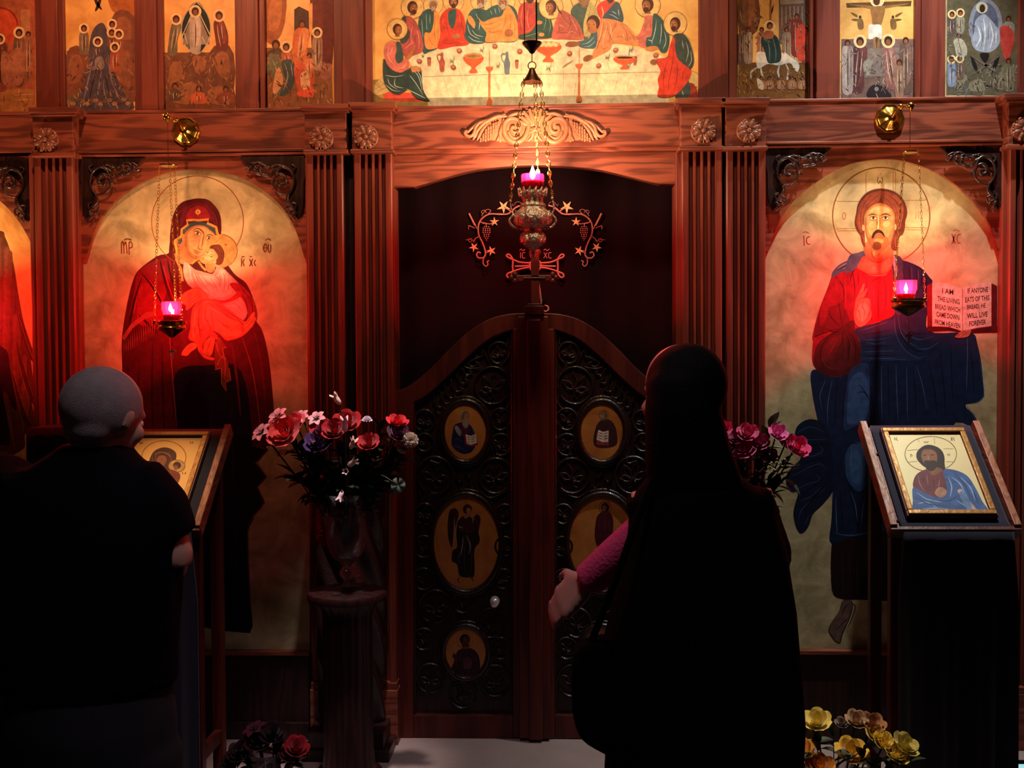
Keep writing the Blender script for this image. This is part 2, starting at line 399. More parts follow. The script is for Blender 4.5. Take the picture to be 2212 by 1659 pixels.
for (x0, x1, y0, y1), (cx, cy, r) in zip(CAPS, ROS):
    mb = rbox(MB(), x0, y0, x1, y1, 3.935, 4.014); rbox(mb, x0-9, y0-16, x1+9, y0-4, 3.905, 4.014); rbox(mb, x0-5, y0-4, x1+5, y0+3, 3.92, 4.014); rbox(mb, x0-4, y1-5, x1+4, y1+4, 3.925, 4.014)
    cap = mb.build('capital', WX, ICO, bevel=.003)
    rosette(cx, cy, r, 3.935, cap)
# fluted pilasters
def pilaster(x0, x1, y0, y1, nfl=4, extra=None):
    Y = 3.955; xa, xb = X_(x0, y0+200, Y), X_(x1, y0+200, Y); zb = Z_((x0+x1)/2, y0, Y); za = Z_((x0+x1)/2, y1, Y); W = xb-xa
    prof = [(xa, 4.014), (xa, Y+.004), (xa+.004, Y)]
    m = W*.14; fw = (W-2*m)/nfl
    for i in range(nfl):
        c = xa+m+fw*(i+.5); r = fw*.36; prof.append((c-r*1.05, Y))
        for k in range(9):
            a = PI*k/8; prof.append((c-r*math.cos(a), Y+.017*math.sin(a)))
        prof.append((c+r*1.05, Y))
    prof += [(xb-.004, Y), (xb, Y+.004), (xb, 4.014)]
    n = len(prof); mb = MB()
    mb.add([(x, y, za) for x, y in prof]+[(x, y, zb) for x, y in prof], [(i, i+1, n+i+1, n+i) for i in range(n-1)])
    mb.build('pilaster', WZ, ICO, smooth=40)
    Yp = 3.94; mb = MB().box(xa-.006, xb+.006, Yp, 4.014, SOLZ, SOLZ+.20); mb.box(xa-.003, xb+.003, Yp+.006, 4.014, SOLZ+.20, SOLZ+.225)
    mb.build('plinth', WX, ICO, bevel=.003)
for x0, x1, y0 in ((76, 160, 334), (664, 742, 328), (766, 848, 326), (1473, 1560, 320), (1569, 1654, 320), (2180, 2262, 316)):
    pilaster(x0, x1, y0, 1600)
# dark gaps between the paired pilasters
for x0, x1 in ((742, 766), (1560, 1569)): rb('gap_strip', x0-2, 240, x1+2, 1600, 4.0, 4.014, WD, bevel=0)

# arched spandrels
ARCH_L = [(186, 557), (206, 495), (240, 443), (292, 402), (343, 378), (398, 366), (457, 368), (515, 381), (567, 409), (611, 450), (639, 498), (657, 556)]
ARCH_R = [(1657.5, 543), (1675, 498), (1702, 449), (1736, 415), (1787, 378), (1837, 354), (1888, 345), (1939, 345), (1989, 358), (2040, 381), (2091, 422), (2124, 462), (2145, 500), (2157, 542)]
ARCH_0 = [(-150, 376), (-60, 395), (0, 434), (36, 472), (64, 519), (77, 558)]
def spandrel(arch, box, Y=3.998, th=.016):
    x0, y0, x1 = box
    a = cr(arch, 4, False)
    pts = [(x0, y0)]+[(x0, a[0][1])]+a+[(x1, a[-1][1]), (x1, y0)]
    q = [P(x, y, Y) for x, y in pts]
    MB().prism([(v.x, v.z) for v in q], Y, Y+th).build('spandrel', WX, ICO)
spandrel(ARCH_L, (170, 326, 664)); spandrel(ARCH_R, (1654, 306, 2174)); spandrel(ARCH_0, (-150, 326, 80))
# slim jamb mouldings beside the arched icons
for x0, x1, y0, y1 in ((160, 173, 334, 1412), (663, 672, 330, 1412), (2163, 2182, 312, 1415), (68, 78, 334, 1412)):
    Y = 3.975; xa, xb = X_(x0, 700, Y), X_(x1, 700, Y); zb = Z_(x0, y0, Y); za = Z_(x0, y1, Y)
    mb = MB().box(xa, xb, Y, 4.014, za, zb)
    mb.build('jamb', WZ, ICO, bevel=.004)
# dado below the icons
for x0, x1 in ((-120, 80), (160, 668), (1652, 2182)):
    rb('dado_panel', x0, 1412, x1, 1612, 4.0, 4.014, WD); rb('sill', x0, 1406, x1, 1416, 3.985, 4.014, WX)
    rb('baseboard', x0, 1560, x1, 1604, 3.985, 4.014, WD)

# corner fretwork of the arched bays
def fret(ox, oy, sx, par=ICO):
    """ox,oy outer corner in the picture; sx mirrors. The curves are in tenths of the traced crop"""
    Y = 3.985
    def q(x, y, d=0): return P(ox+sx*x, oy+y, Y-d)
    plate = [(0, 0), (128, 0), (131, 10), (118, 17), (95, 18), (80, 25), (62, 24), (44, 24), (30, 34), (22, 52), (24, 70), (34, 84), (30, 98), (22, 110), (20, 125), (14, 137), (6, 125), (1, 105), (0, 60)]
    pl = [q(x, y) for x, y in cr(plate, 3)]
    MB().prism([(v.x, v.z) for v in pl], Y, Y+.014).build('fretwork_plate', WD, par, bevel=.002)
    mb = MB()
    def sw(pts, r0, r1, d=.006, n=7):
        pp = cr(pts, 5, False); mb.tube([q(x, y, d) for x, y in pp], [r0+(r1-r0)*i/(len(pp)-1) for i in range(len(pp))], n)
    sw([(34, 84), (22, 66), (21, 46), (30, 30), (46, 23), (58, 32), (60, 44)], .004, .007)
    sw([(34, 84), (52, 80), (64, 66), (62, 48), (50, 39), (40, 46), (40, 58), (50, 62), (54, 54)], .003, .009)
    sw([(44, 22), (60, 20), (76, 25), (90, 20), (96, 30), (88, 40), (76, 42)], .004, .007)
    sw([(80, 22), (98, 14), (110, 22), (104, 36), (92, 40)], .004, .006)
    sw([(100, 16), (114, 16), (124, 22), (128, 14)], .005, .003)
    sw([(112, 22), (118, 32), (128, 28)], .005, .003)
    sw([(34, 84), (36, 98), (28, 108), (22, 116), (30, 120)], .005, .004)
    sw([(24, 100), (16, 104), (20, 116), (30, 112)], .004, .004)
    sw([(22, 114), (17, 124), (24, 130), (18, 138)], .005, .003)
    sw([(30, 108), (38, 112), (36, 122), (28, 128)], .004, .003)
    sw([(62, 60), (70, 56), (74, 62)], .004, .002); sw([(54, 26), (66, 34), (70, 44), (82, 46)], .005, .002)
    sw([(24, 36), (18, 24), (26, 18)], .004, .003)
    for x, y, r in ((68, 22, 4), (74, 30, 3), (56, 19, 3), (20, 122, 3.5), (32, 124, 3.5), (116, 24, 4), (104, 26, 5), (92, 28, 5), (28, 62, 3)):
        mb.ball(q(x, y, .008), r*sc(Y), 8, 6)
    mb.build('fretwork_scroll', WCARV, par, smooth=60)
fret(174, 337, 1); fret(656, 337, -1); fret(1658, 317, 1); fret(2170, 315, -1); fret(70, 342, -1)

# arch header over the royal doors, and the jambs of the opening
Y = 4.015
hd = [(846, 318), (1466, 306), (1466, 398), (1425, 398)]+cr([(1425, 398), (1395, 391), (1300, 368), (1225, 360), (1155, 357), (1080, 361), (1010, 371), (920, 397), (895, 405)], 4, False)[1:]+[(846, 405)]
q = [P(x, y, Y) for x, y in hd]
MB().prism([(v.x, v.z) for v in q], Y, Y+.045).build('arch_header', WX, ICO, bevel=.003)
rb('moulding', 846, 319, 1466, 330, 3.995, 4.05, WX, bevel=.003)
for x0, x1 in ((843, 852), (1460, 1478)):
    xa, xb = X_(x0, 700, 3.99), X_(x1, 700, 3.99); MB().box(xa, xb, 3.99, 4.12, SOLZ, Z_(x0, 330, 3.99)).build('jamb', WZ, ICO, bevel=.003)

# carved crest of shell, scrolls and grapes on the middle beam
def crest():
    Y = 3.98; mb = MB()
    def q(x, y, d): return P(960+x/3.19, 200+y/3.19, Y-d)
    def sw(pts, r, d=.006, n=8, flat=1):
        for s_ in (0, 1):
            pp = cr(pts, 5, False); pp = [(x if not s_ else 1252-x, y) for x, y in pp]
            m_ = len(pp); rr = [r[min(len(r)-1, int(i*(len(r)-1)/(m_-1)))]+(r[min(len(r)-1, int(i*(len(r)-1)/(m_-1))+1)]-r[min(len(r)-1, int(i*(len(r)-1)/(m_-1)))])*((i*(len(r)-1)/(m_-1)) % 1) for i in range(m_)]
            mb.tube([q(x, y, d) for x, y in pp], [v*.001 for v in rr], n)
    # shell fan
    for k in range(-4, 5):
        a = k*.27; x1_, y1_ = 626+150*math.sin(a)*1.0, 262-150*math.cos(a)
        mb.tube([q(626+22*math.sin(a), 250-22*math.cos(a), .006), q(626+90*math.sin(a), 256-90*math.cos(a), .014), q(x1_, y1_, .006)], [.004, .0085, .006], 8)
    mb.ball(q(626, 258, .012), (.017, .010, .012), 12, 8)
    for s_ in (-1, 1):
        mb.tube([q(626+8*s_, 258, .014), q(626+40*s_, 250, .012), q(626+58*s_, 262, .006)], [.008, .006, .003], 8)
        mb.tube([q(626+8*s_, 262, .014), q(626+36*s_, 276, .012), q(626+55*s_, 288, .006)], [.008, .006, .003], 8)
        mb.tube([q(626+14*s_, 275, .01), q(626+22*s_, 310, .008), q(626+48*s_, 335, .004)], [.008, .006, .004], 8)
    mb.tube([q(626, 275, .012), q(626, 340, .006)], [.009, .005], 8)
    # C scrolls
    sw([(545, 130), (580, 190), (575, 260), (545, 320), (490, 345), (440, 320), (412, 270), (418, 210), (455, 180), (505, 190), (525, 230), (515, 265), (485, 278), (462, 262), (468, 240), (486, 240)], [5, 8, 9, 9, 9, 9, 8, 8, 7, 7, 6, 6, 6, 7], .010)
    sw([(560, 150), (500, 145), (450, 165), (425, 200)], [3, 6, 7, 4], .008)
    sw([(545, 330), (510, 350), (470, 350), (430, 330), (405, 290)], [3, 6, 6, 5, 3], .005)
    sw([(520, 300), (490, 318), (460, 305), (440, 270)], [3, 6, 6, 4], .006)
    # acanthus plumes
    sw([(430, 165), (370, 165), (310, 190), (270, 215), (230, 260), (200, 310)], [4, 7, 7, 6, 6, 4], .007)
    sw([(420, 150), (350, 175), (290, 195), (230, 215), (185, 250), (160, 275)], [4, 6, 7, 6, 5, 4], .005)
    sw([(240, 210), (215, 240), (205, 275), (185, 300), (160, 300), (142, 285), (148, 268), (162, 275)], [5, 6, 6, 6, 6, 6, 6, 7], .008)
    sw([(290, 225), (260, 260), (240, 300), (225, 330)], [4, 6, 6, 3], .006)
    sw([(230, 265), (215, 300), (195, 325)], [4, 5, 3], .005)
    sw([(410, 180), (400, 230), (385, 280), (385, 335), (370, 325)], [4, 6, 7, 5, 3], .006)
    sw([(385, 290), (370, 320), (360, 335)], [4, 5, 3], .006)
    # grapes
    for s_ in (0, 1):
        for r_ in range(9):
            for c_ in range(5):
                x = 372-c_*17-r_*9+(r_ % 2)*7; y = 205+r_*15+c_*6
                if (r_ in (0,) and c_ > 2) or (r_ > 7 and c_ > 3) or y > 335: continue
                mb.ball(q(x if not s_ else 1252-x, y, .010), .0032*1.0+.0014, 8, 6)
    # backing that ties the pieces together
    back = [(626, 112), (700, 135), (800, 150), (900, 180), (1000, 215), (1060, 262), (1020, 320), (900, 330), (800, 345), (720, 335), (626, 335)]
    bb = back+[(1252-x, y) for x, y in back[::-1]]
    pl = [q(x, y, 0) for x, y in cr(bb, 3)]; mb.prism([(v.x, v.z) for v in pl], Y-.002, Y+.006)
    mb.build('carved_crest', WL, ICO, smooth=60)
crest()

# rope-turned half column on a stepped base, left of the doors
def rope_column(cx, par):
    Yc = 3.90; c = P(cx, 1300, Yc); z1 = Z_(cx, 1020, Yc-.1); r = .118; mb = MB()
    n = 96; H = z1-SOLZ-.10; prof = [(r*(.93+.07*math.sin(PI*i/80)), H*i/80) for i in range(81)]
    mb.lathe(prof, (c.x, Yc+.02, SOLZ+.10), n, flutes=7, fd=.10, twist=2*PI/7/.105*.5)
    mb.build('rope_column', WCARV, par, smooth=60)
    mb = MB().box(c.x-r-.035, c.x+r+.035, Yc-.13, 4.0, SOLZ, SOLZ+.04); mb.box(c.x-r-.015, c.x+r+.015, Yc-.115, 4.0, SOLZ+.04, SOLZ+.10)
    mb.build('column_base', WD, par, bevel=.003)
    MB().box(c.x-r-.02, c.x+r+.02, Yc-.12, 4.0, z1, z1+.045).build('column_capital', WD, par, bevel=.006)
rope_column(757, ICO)

# ------------------------------------------------------------------ royal doors
def door(side):
    lab = 'left royal door leaf with carved vines and the blue-robed evangelist medallion' if side < 0 else 'right royal door leaf with pale evangelist medallion, partly behind the woman in black'
    mx = lambda x: x if side < 0 else 2306-x
    D = thing('royal_door', lab, 'door', (P(mx(1000), 1600, 4.03).x, 4.03, SOLZ))
    Y = 4.015
    outer = [(853, 845), (883, 834), (927, 799), (970, 755), (1014, 715), (1057, 689), (1100, 678), (1140, 676)]
    inner = [(1122, 711), (1100, 714), (1057, 732), (1014, 767), (970, 810), (927, 848), (893, 868), (893, 882)]
    o_ = cr(outer, 5, False); i_ = cr(inner[:-1], 5, False)
    def pr(pts, y0, y1, m, nm, bev=.003):
        q = [P(mx(x), y, y0) for x, y in pts]; return MB().prism([(v.x, v.z) for v in q], y0, y1).build(nm, m, D, bevel=bev)
    pr(o_+[(1140, 712)]+i_+[(893, 900), (853, 900)], Y, Y+.05, WRAIL, 'top_rail')
    bt = 1596
    pr([(853, 898), (893, 898), (893, bt), (853, bt)], Y, Y+.05, WRAIL, 'stile'); pr([(1108, 710), (1140, 708), (1140, bt), (1108, bt)], Y, Y+.05, WRAIL, 'stile')
    pr([(893, 1545), (1108, 1545), (1108, bt), (893, bt)], Y+.002, Y+.05, WRAIL, 'bottom_rail')
    pr([(1104, 712)]+i_+[(893, 890), (893, 1545), (1104, 1545)], Y+.028, Y+.04, WD, 'carved_panel', 0)
    # inner bead
    mb = MB(); bead = [(1106, 716)]+i_[1:]+[(896, 900), (896, 1543), (1106, 1543)]
    mb.tube([P(mx(x), y, Y+.012) for x, y in bead], .005, 6, closed=True); mb.build('bead', WCARV, D, smooth=60)
    # scrolls
    mb = MB(); Yv = Y+.022
    def q(x, y, d=0): return P(mx(x), y, Yv-d)
    def sw(pts, r0=.0045, r1=.0025, n=6, d=.003, mid=None):
        pp = cr(pts, 5, False); m_ = len(pp)
        mb.tube([q(x, y, d) for x, y in pp], [(r0+(r1-r0)*i/(m_-1)) for i in range(m_)], n)
    def leafy(cx, cy, R, rot=0, k5=5):
        sw([(cx+R*1.0*math.cos(a), cy+R*1.05*math.sin(a)) for a in (rot+i*.45 for i in range(14))], .0055, .004)
        for j in range(k5):
            a = rot+1.2+j*2*PI/k5*.82
            tip = (cx+R*.78*math.cos(a), cy+R*.8*math.sin(a)); b0 = (cx+R*.1*math.cos(a+.9), cy+R*.25)
            m0 = ((tip[0]+b0[0])/2-R*.16*math.sin(a), (tip[1]+b0[1])/2+R*.16*math.cos(a)); m1 = ((tip[0]+b0[0])/2+R*.2*math.sin(a), (tip[1]+b0[1])/2-R*.2*math.cos(a))
            sw([b0, m0, tip], .004, .0015); sw([b0, m1, tip], .004, .0015); 
        mb.ball(q(cx-R*.12, cy+R*.38, .003), .007, 8, 6)
    for cx, cy, R, rt in ((1064, 832, 38, .6), (939, 1026, 38, 2.2), (1070, 1027, 36, .8), (917, 908, 22, 2), (1082, 905, 22, 1), (1082, 960, 22, 2.5), (1078, 762, 22, 1.5), (917, 955, 18, .3),
                          (917, 1110, 22, 2), (1090, 1110, 20, 1), (915, 1180, 22, 1), (1090, 1180, 20, 2), (915, 1250, 22, .5), (1088, 1250, 20, 1.4), (940, 1310, 34, 2), (1060, 1345, 30, 1), (915, 1380, 22, 1), (1082, 1400, 22, 1), (930, 1465, 30, 2), (1070, 1470, 32, .5), (1000, 1500, 28, 1.2), (1000, 1300, 22, 1)):
        leafy(cx, cy, R, rt, 5 if R > 30 else 3)
    sw([(1032, 742), (1046, 760), (1060, 790)], .005, .003); sw([(1040, 770), (1020, 778), (1002, 790), (1020, 796), (1044, 792)]); sw([(1000, 795), (1008, 812), (1020, 800)])
    for i, (x, y) in enumerate(((1000, 800), (990, 818), (978, 836), (965, 850), (955, 862), (1010, 782), (1024, 762), (1100, 745), (940, 870))):
        sw([(x, y), (x+8, y+9), (x+20, y+6), (x+14, y-5)], .0045, .002); sw([(x+2, y+6), (x+3, y+18), (x+12, y+22)], .004, .002); sw([(x-3, y-2), (x-2, y-12), (x-8, y-20)], .005, .001)
    sw([(1108, 860), (1095, 880), (1078, 890)], .005, .003); sw([(1062, 950), (1080, 985), (1092, 995)], .006, .003); sw([(955, 985), (950, 1000), (930, 995)]); sw([(905, 1060), (915, 1085), (932, 1095)], .006, .003); sw([(1035, 1060), (1060, 1075), (1095, 1060)], .006, .003)
    for x, y in ((985, 1030), (1005, 1020), (990, 1052), (1012, 1045)): sw([(x, y), (x+8, y+10), (x+14, y+2)], .005, .002)
    mb.build('vine_scrolls', WCARV, D, smooth=60)
    # oval medallions
    meds = [(1005, 932, 42, 58, 1), (1007, 1173, 68, 99, 2), (1006, 1409, 41, 50, 3)]
    for cx, cy, rx, ry, kind in meds:
        cx = mx(cx)+(0 if side < 0 else (-1 if kind != 2 else 2)); Ym = Y+.016
        c = P(cx, cy, Ym); mb = MB()
        ax, az = (rx+9)*sc(4.02), (ry+9)*sc(4.02)
        mb.tube([c+Vector((ax*math.cos(a), 0, az*math.sin(a))) for a in (2*PI*i/48 for i in range(48))], .011, 8, closed=True)
        mb.tube([c+Vector(((ax+.014)*math.cos(a), .006, (az+.014)*math.sin(a))) for a in (2*PI*i/48 for i in range(48))], .006, 6, closed=True)
        fr = mb.build('medallion_frame', WCARV, D, smooth=80)
        pl = [(c.x+ax*math.cos(a), c.z+az*math.sin(a)) for a in (2*PI*i/48 for i in range(48))]
        MB().prism(pl, Ym, Ym+.01).build('medallion', GOLD3, fr)
        p = Paint((0, Ym-.0003, 0)); s_ = 1
        if kind == 1:
            p.tf(cx-46+(-0), cy-58+0, 1)
            if side < 0:
                p.tf(880, 700, 4.366)
                p.poly([(440, 960), (480, 935), (540, 925), (600, 960), (640, 1040), (650, 1120), (610, 1200), (540, 1225), (470, 1200), (430, 1160), (415, 1120), (425, 1030)], '#1c1c4a')
                p.poly([(500, 930), (560, 930), (590, 990), (560, 1060), (520, 1060), (490, 1000)], '#4a1c3a'); p.poly([(445, 975), (470, 960), (505, 1010), (500, 1060), (470, 1030)], '#8a8090')
                p.sts([[(440, 1100), (470, 1080), (520, 1110)], [(430, 1150), (480, 1160), (560, 1200)], [(600, 980), (630, 1040), (640, 1100)]], 6, '#4a4a80')
                p.ell(545, 870, 44, 52, '#6a5a55'); p.ell(560, 880, 28, 40, '#9a6a50'); p.poly([(520, 900), (580, 900), (575, 960), (545, 985), (520, 950)], '#8a7a75'); p.sts([[(500, 850), (520, 825), (550, 815)], [(505, 880), (512, 850), (530, 835)], [(530, 930), (535, 965)], [(550, 930), (552, 975)]], 6, '#b0a098')
                p.hard([(535, 1045), (595, 1050), (650, 1030), (665, 1140), (600, 1155), (545, 1135)], '#8a2020'); p.hard([(550, 1040), (598, 1055), (600, 1140), (560, 1125)], '#e0d0c8'); p.hard([(598, 1055), (648, 1035), (655, 1120), (600, 1140)], '#d5c5be')
                p.sts([[(565, 1065+i*22), (592, 1072+i*22)] for i in range(3)]+[[(605, 1068+i*22), (640, 1056+i*22)] for i in range(3)], 6, '#4a3a40', False, 0)
            else:
                p.tf(1180, 700, 2.765)
                p.poly([(290, 640), (310, 590), (350, 565), (395, 585), (420, 640), (420, 720), (340, 740), (285, 720)], '#3a1c22'); p.ell(345, 545, 22, 26, '#7a5a48'); p.ell(335, 540, 16, 20, '#8a7060'); p.ring(345, 545, 30, 3, '#6a4a30')
                p.hard([(300, 650), (330, 640), (375, 640), (372, 725), (300, 720)], '#8a3030'); p.hard([(312, 632), (342, 645), (340, 705), (300, 690)], '#e0c8c0'); p.hard([(342, 645), (372, 635), (370, 705), (340, 705)], '#d5bab5')
                p.sts([[(312, 648+i*16), (336, 656+i*16)] for i in range(3)]+[[(346, 656+i*16), (366, 650+i*16)] for i in range(3)], 4, '#5a3a3a', False, 0)
        elif kind == 2:
            if side < 0:
                p.tf(840, 1040, 2.68)
                p.poly([(345, 200), (355, 165), (385, 155), (405, 185), (395, 230), (375, 300), (365, 385), (345, 330), (340, 260)], '#3a1814'); p.poly([(490, 215), (510, 190), (530, 210), (525, 260), (510, 320), (495, 280)], '#3a1814')
                p.poly([(400, 230), (430, 210), (470, 205), (500, 240), (520, 300), (525, 350), (495, 400), (495, 540), (460, 555), (410, 545), (395, 480), (365, 460), (370, 400), (395, 380), (390, 300)], '#221418'); p.poly([(415, 210), (455, 205), (490, 245), (495, 290), (450, 300), (405, 280)], '#3e1a24')
                p.ell(455, 160, 26, 28, '#3a1c16'); p.ell(462, 172, 14, 20, '#a07058'); p.poly([(440, 190), (460, 200), (450, 215), (435, 208)], '#a07058')
                p.sts([[(380, 210), (378, 290), (372, 350)], [(430, 320), (425, 380), (415, 430)], [(450, 310), (470, 370), (465, 420)], [(400, 260), (430, 270)]], 7, '#8a7880'); p.sts([[(440, 330), (436, 440), (440, 530)], [(470, 320), (480, 420), (478, 520)], [(410, 400), (405, 440), (415, 500)]], 4, '#4a4450')
                p.sts([[(410, 550), (400, 575), (412, 588)], [(465, 545), (480, 560), (492, 578)]], 8, '#6a3020'); p.st([(500, 225), (485, 215), (490, 245)], 7, '#a07058')
            else:
                p.tf(1180, 700, 2.765)
                p.poly([(300, 1160), (320, 1130), (350, 1110), (385, 1130), (400, 1180), (395, 1260), (380, 1320), (310, 1330), (290, 1260)], '#4a1422'); p.ell(352, 1095, 24, 28, '#3a1418'); p.ell(346, 1100, 13, 18, '#8a5548'); p.ring(352, 1095, 36, 3, '#6a3a28'); p.sts([[(320, 1160), (312, 1240)], [(350, 1150), (352, 1260)], [(380, 1160), (378, 1240)]], 4, '#6a2a3a')
        else:
            ox = 0 if side < 0 else 300
            p.tf(840+(0 if side < 0 else 0), 1040, 2.68); dx = 0 if side < 0 else 815
            p.poly([(375+dx, 1050), (385+dx, 1010), (400+dx, 980), (430+dx, 965), (470+dx, 965), (505+dx, 985), (525+dx, 1030), (520+dx, 1100), (440+dx, 1125), (365+dx, 1090)], '#30161a')
            p.ell(440+dx, 915, 30, 32, '#30160f'); p.ell(446+dx, 925, 18, 26, '#5a2c1e'); p.poly([(425+dx, 940), (462+dx, 940), (460+dx, 970), (430+dx, 970)], '#4a2418'); p.ring(440+dx, 918, 46, 3, '#8a5a30')
            p.hard([(430+dx, 1025), (465+dx, 1015), (485+dx, 1040), (475+dx, 1085), (430+dx, 1085)], '#5a3030'); p.sts([[(395+dx, 1000), (388+dx, 1060)], [(420+dx, 980), (405+dx, 1040)], [(500+dx, 1000), (508+dx, 1060)]], 4, '#5a3038'); p.ell(378+dx, 1010, 10, 14, '#4a2218')
        p.build('painting', fr)
    if side < 0:
        # meeting post with finial block and trefoil cross
        xa, xb = X_(1119, 900, 3.99), X_(1186, 900, 3.99); z1 = Z_(1153, 683, 3.99)
        mb = MB().box(xa, xb, 3.99, 4.0145, SOLZ+.01, z1); mb.build('meeting_post', WRAIL, D, bevel=.004)
        xa, xb = X_(1139, 900, 3.98), X_(1170, 900, 3.98); mb = MB().box(xa, xb, 3.972, 3.99, SOLZ+.01, z1-.01); mb.build('astragal', WRAIL, D, bevel=.006)
        mb = MB(); rbox(mb, 1133, 660, 1175, 680, 3.975, 4.05); rbox(mb, 1138, 655, 1171, 661, 3.98, 4.045); mb.build('finial_block', WRAIL, D, bevel=.003)
        mb = MB(); rbox(mb, 1147, 540, 1165, 657, 4.0, 4.018); rbox(mb, 1118, 594, 1188, 607, 4.0, 4.018)
        for cx, cy in ((1112, 600), (1194, 600), (1156, 546)):
            for dx, dy in ((-7, 0), (7, 0), (0, -7), (0, 7)):
                c = P(cx+dx, cy+dy, 4.009); mb.ball(c, (.0115, .009, .0115), 14, 8)
        rbox(mb, 1130, 598, 1178, 603, 3.996, 4.0)
        mb.build('finial_cross', WRAIL, D, bevel=.002)
        c = P(1068, 1302, 3.985); mb = MB().ball(c, (.017, .015, .019), 18, 12); mb.tube([c, c+Vector((0, .035, 0))], .007, 10); mb.tube([c+Vector((0, .028, 0)), c+Vector((0, .034, 0))], .018, 16)
        kb = mb.build('knob', mat('polished_nickel', '#f4f4f4', .2, .5), D, smooth=60)
    return D
door(-1); door(1)

# ------------------------------------------------------------------ curtain behind the doors
CUR = thing('curtain', 'dark burgundy curtain with embroidered vine wreath hanging behind the royal doors', 'curtain', (P(1155, 1600, 4.25).x, 4.25, SOLZ+.02))
VEL = mat('burgundy_velvet', '#16050b', .95, spec=.1)
x0, x1 = X_(840, 700, 4.25), X_(1490, 700, 4.25); zt = Z_(1155, 300, 4.25)
def cf(u, v):
    x = x0+(x1-x0)*u; return Vector((x, 4.265+.010*math.sin(u*46)*(1-.2*v)+.006*math.sin(u*17+1), SOLZ+.02+(zt-SOLZ-.02)*v))
MB().grid(cf, 120, 6).build('cloth', VEL, CUR, smooth=180, solid=.003)
THR = mat('embroidery_thread', '#c07870', .55, bump=.4, bscale=300); THR2 = mat('embroidery_gold_thread', '#d9a878', .45, bump=.4, bscale=300)
YE = 4.244
def eq(x, y): return P(960+x/3.19, 200+y/3.19, YE)
def thread(mb, pts, r=.0028, closed=False): mb.tube([eq(x, y) for x, y in cr(pts, 6, closed)], r, 6, closed)
def vleaf(mb, cx, cy, R, rot):
    pts = []
    for k in range(5):
        a = rot+k*2*PI/5; pts.append((cx+R*math.cos(a), cy+R*math.sin(a)))
        for da, rr in ((.32, .5), (.63, .3), (.94, .5)): pts.append((cx+R*rr*math.cos(a+da), cy+R*rr*math.sin(a+da)))
    q = [eq(x, y) for x, y in pts]; mb.prism([(v.x, v.z) for v in q], YE-.001, YE+.003)
def vine(s):
    m = (lambda x: x) if s < 0 else (lambda x: 1252-x+(0))
    T = lambda pts: [(m(x), y) for x, y in pts]
    mb = MB()
    thread(mb, T([(535, 778), (495, 790), (460, 820), (430, 838), (370, 838), (310, 838), (265, 862), (238, 900), (232, 950), (240, 990), (260, 1030), (278, 1080), (282, 1120), (265, 1140), (235, 1140), (222, 1120), (232, 1100), (250, 1108)]), .0034)
    thread(mb, T([(282, 1115), (268, 1150), (268, 1180), (285, 1198), (300, 1185), (295, 1165), (310, 1160)]), .0026)
    thread(mb, T([(240, 890), (280, 900), (320, 905), (335, 890)]), .0022); thread(mb, T([(460, 820), (430, 800), (410, 790)]), .0025)
    thread(mb, T([(240, 990), (215, 1005), (200, 1030)]), .0022); thread(mb, T([(280, 1110), (300, 1100), (320, 1095)]), .0022); thread(mb, T([(260, 900), (285, 905), (288, 925)]), .0020)
    for cx in (495, 505): thread(mb, T([(535, 775), (520, 755), (495, 755), (480, 775), (470, 780), (468, 765)]), .0014)
    thread(mb, T([(300, 835), (320, 815), (300, 805), (280, 815), (255, 850)]), .0014); thread(mb, T([(265, 840), (255, 820), (275, 810), (290, 830)]), .0014)
    thread(mb, T([(225, 940), (212, 910), (205, 900)]), .0022); thread(mb, T([(210, 935), (190, 925), (168, 918), (166, 942)]), .0018)
    for k in range(9): c = eq(m(208-k*4.5), 910-k*9); mb.ball(c, (.0035, .003, .005), 6, 5)
    thread(mb, T([(205, 1030), (185, 1010), (160, 1015), (145, 1015)]), .0014); thread(mb, T([(195, 1015), (175, 1030), (165, 1012), (185, 1005)]), .0014)
    mb.build('embroidered_vine', THR, CUR, smooth=60)
    for cx, cy, R, a in ((408, 788, 48, .3), (345, 890, 34, .9), (203, 1065, 36, 1.7), (323, 1090, 36, .6)): mb = MB(); vleaf(mb, m(cx), cy, R, a if s < 0 else PI-a); mb.build('embroidered_leaf', THR2, CUR, smooth=30)
    mb = MB()
    for r_ in range(8):
        n_ = [3, 4, 4, 4, 3, 3, 2, 1][r_]
        for c_ in range(n_): mb.ball(eq(m(290+(c_-(n_-1)/2)*15), 925+r_*13), (.0026, .002, .0026), 6, 5)
    mb.build('embroidered_grapes', THR, CUR, smooth=60)
vine(-1); vine(1)
mb = MB()
for s in (0, 1):
    m = (lambda x: x) if not s else (lambda x: 1252-x)
    T = lambda pts: [(m(x), y) for x, y in pts]
    thread(mb, T([(590, 1175), (520, 1170), (470, 1150), (435, 1135), (430, 1120), (448, 1118), (470, 1150), (470, 1200), (470, 1245), (450, 1275), (432, 1270), (435, 1250), (470, 1235), (530, 1215), (590, 1205)]), .0042)
    thread(mb, T([(600, 1190), (540, 1195), (485, 1196)]), .0030)
thread(mb, [(626, 1150), (655, 1165), (665, 1195), (650, 1225), (626, 1235), (600, 1225), (588, 1195), (598, 1165)], .0042, True)
thread(mb, [(626, 1235), (640, 1300), (655, 1380), (668, 1455)], .0036); thread(mb, [(650, 1300), (662, 1380), (672, 1440)], .0022)
thread(mb, [(690, 1468), (712, 1475), (715, 1500), (695, 1510), (682, 1500)], .0042); thread(mb, [(626, 1150), (650, 1110), (652, 1080)], .0032)
mb.build('embroidered_cross', THR, CUR, smooth=60)
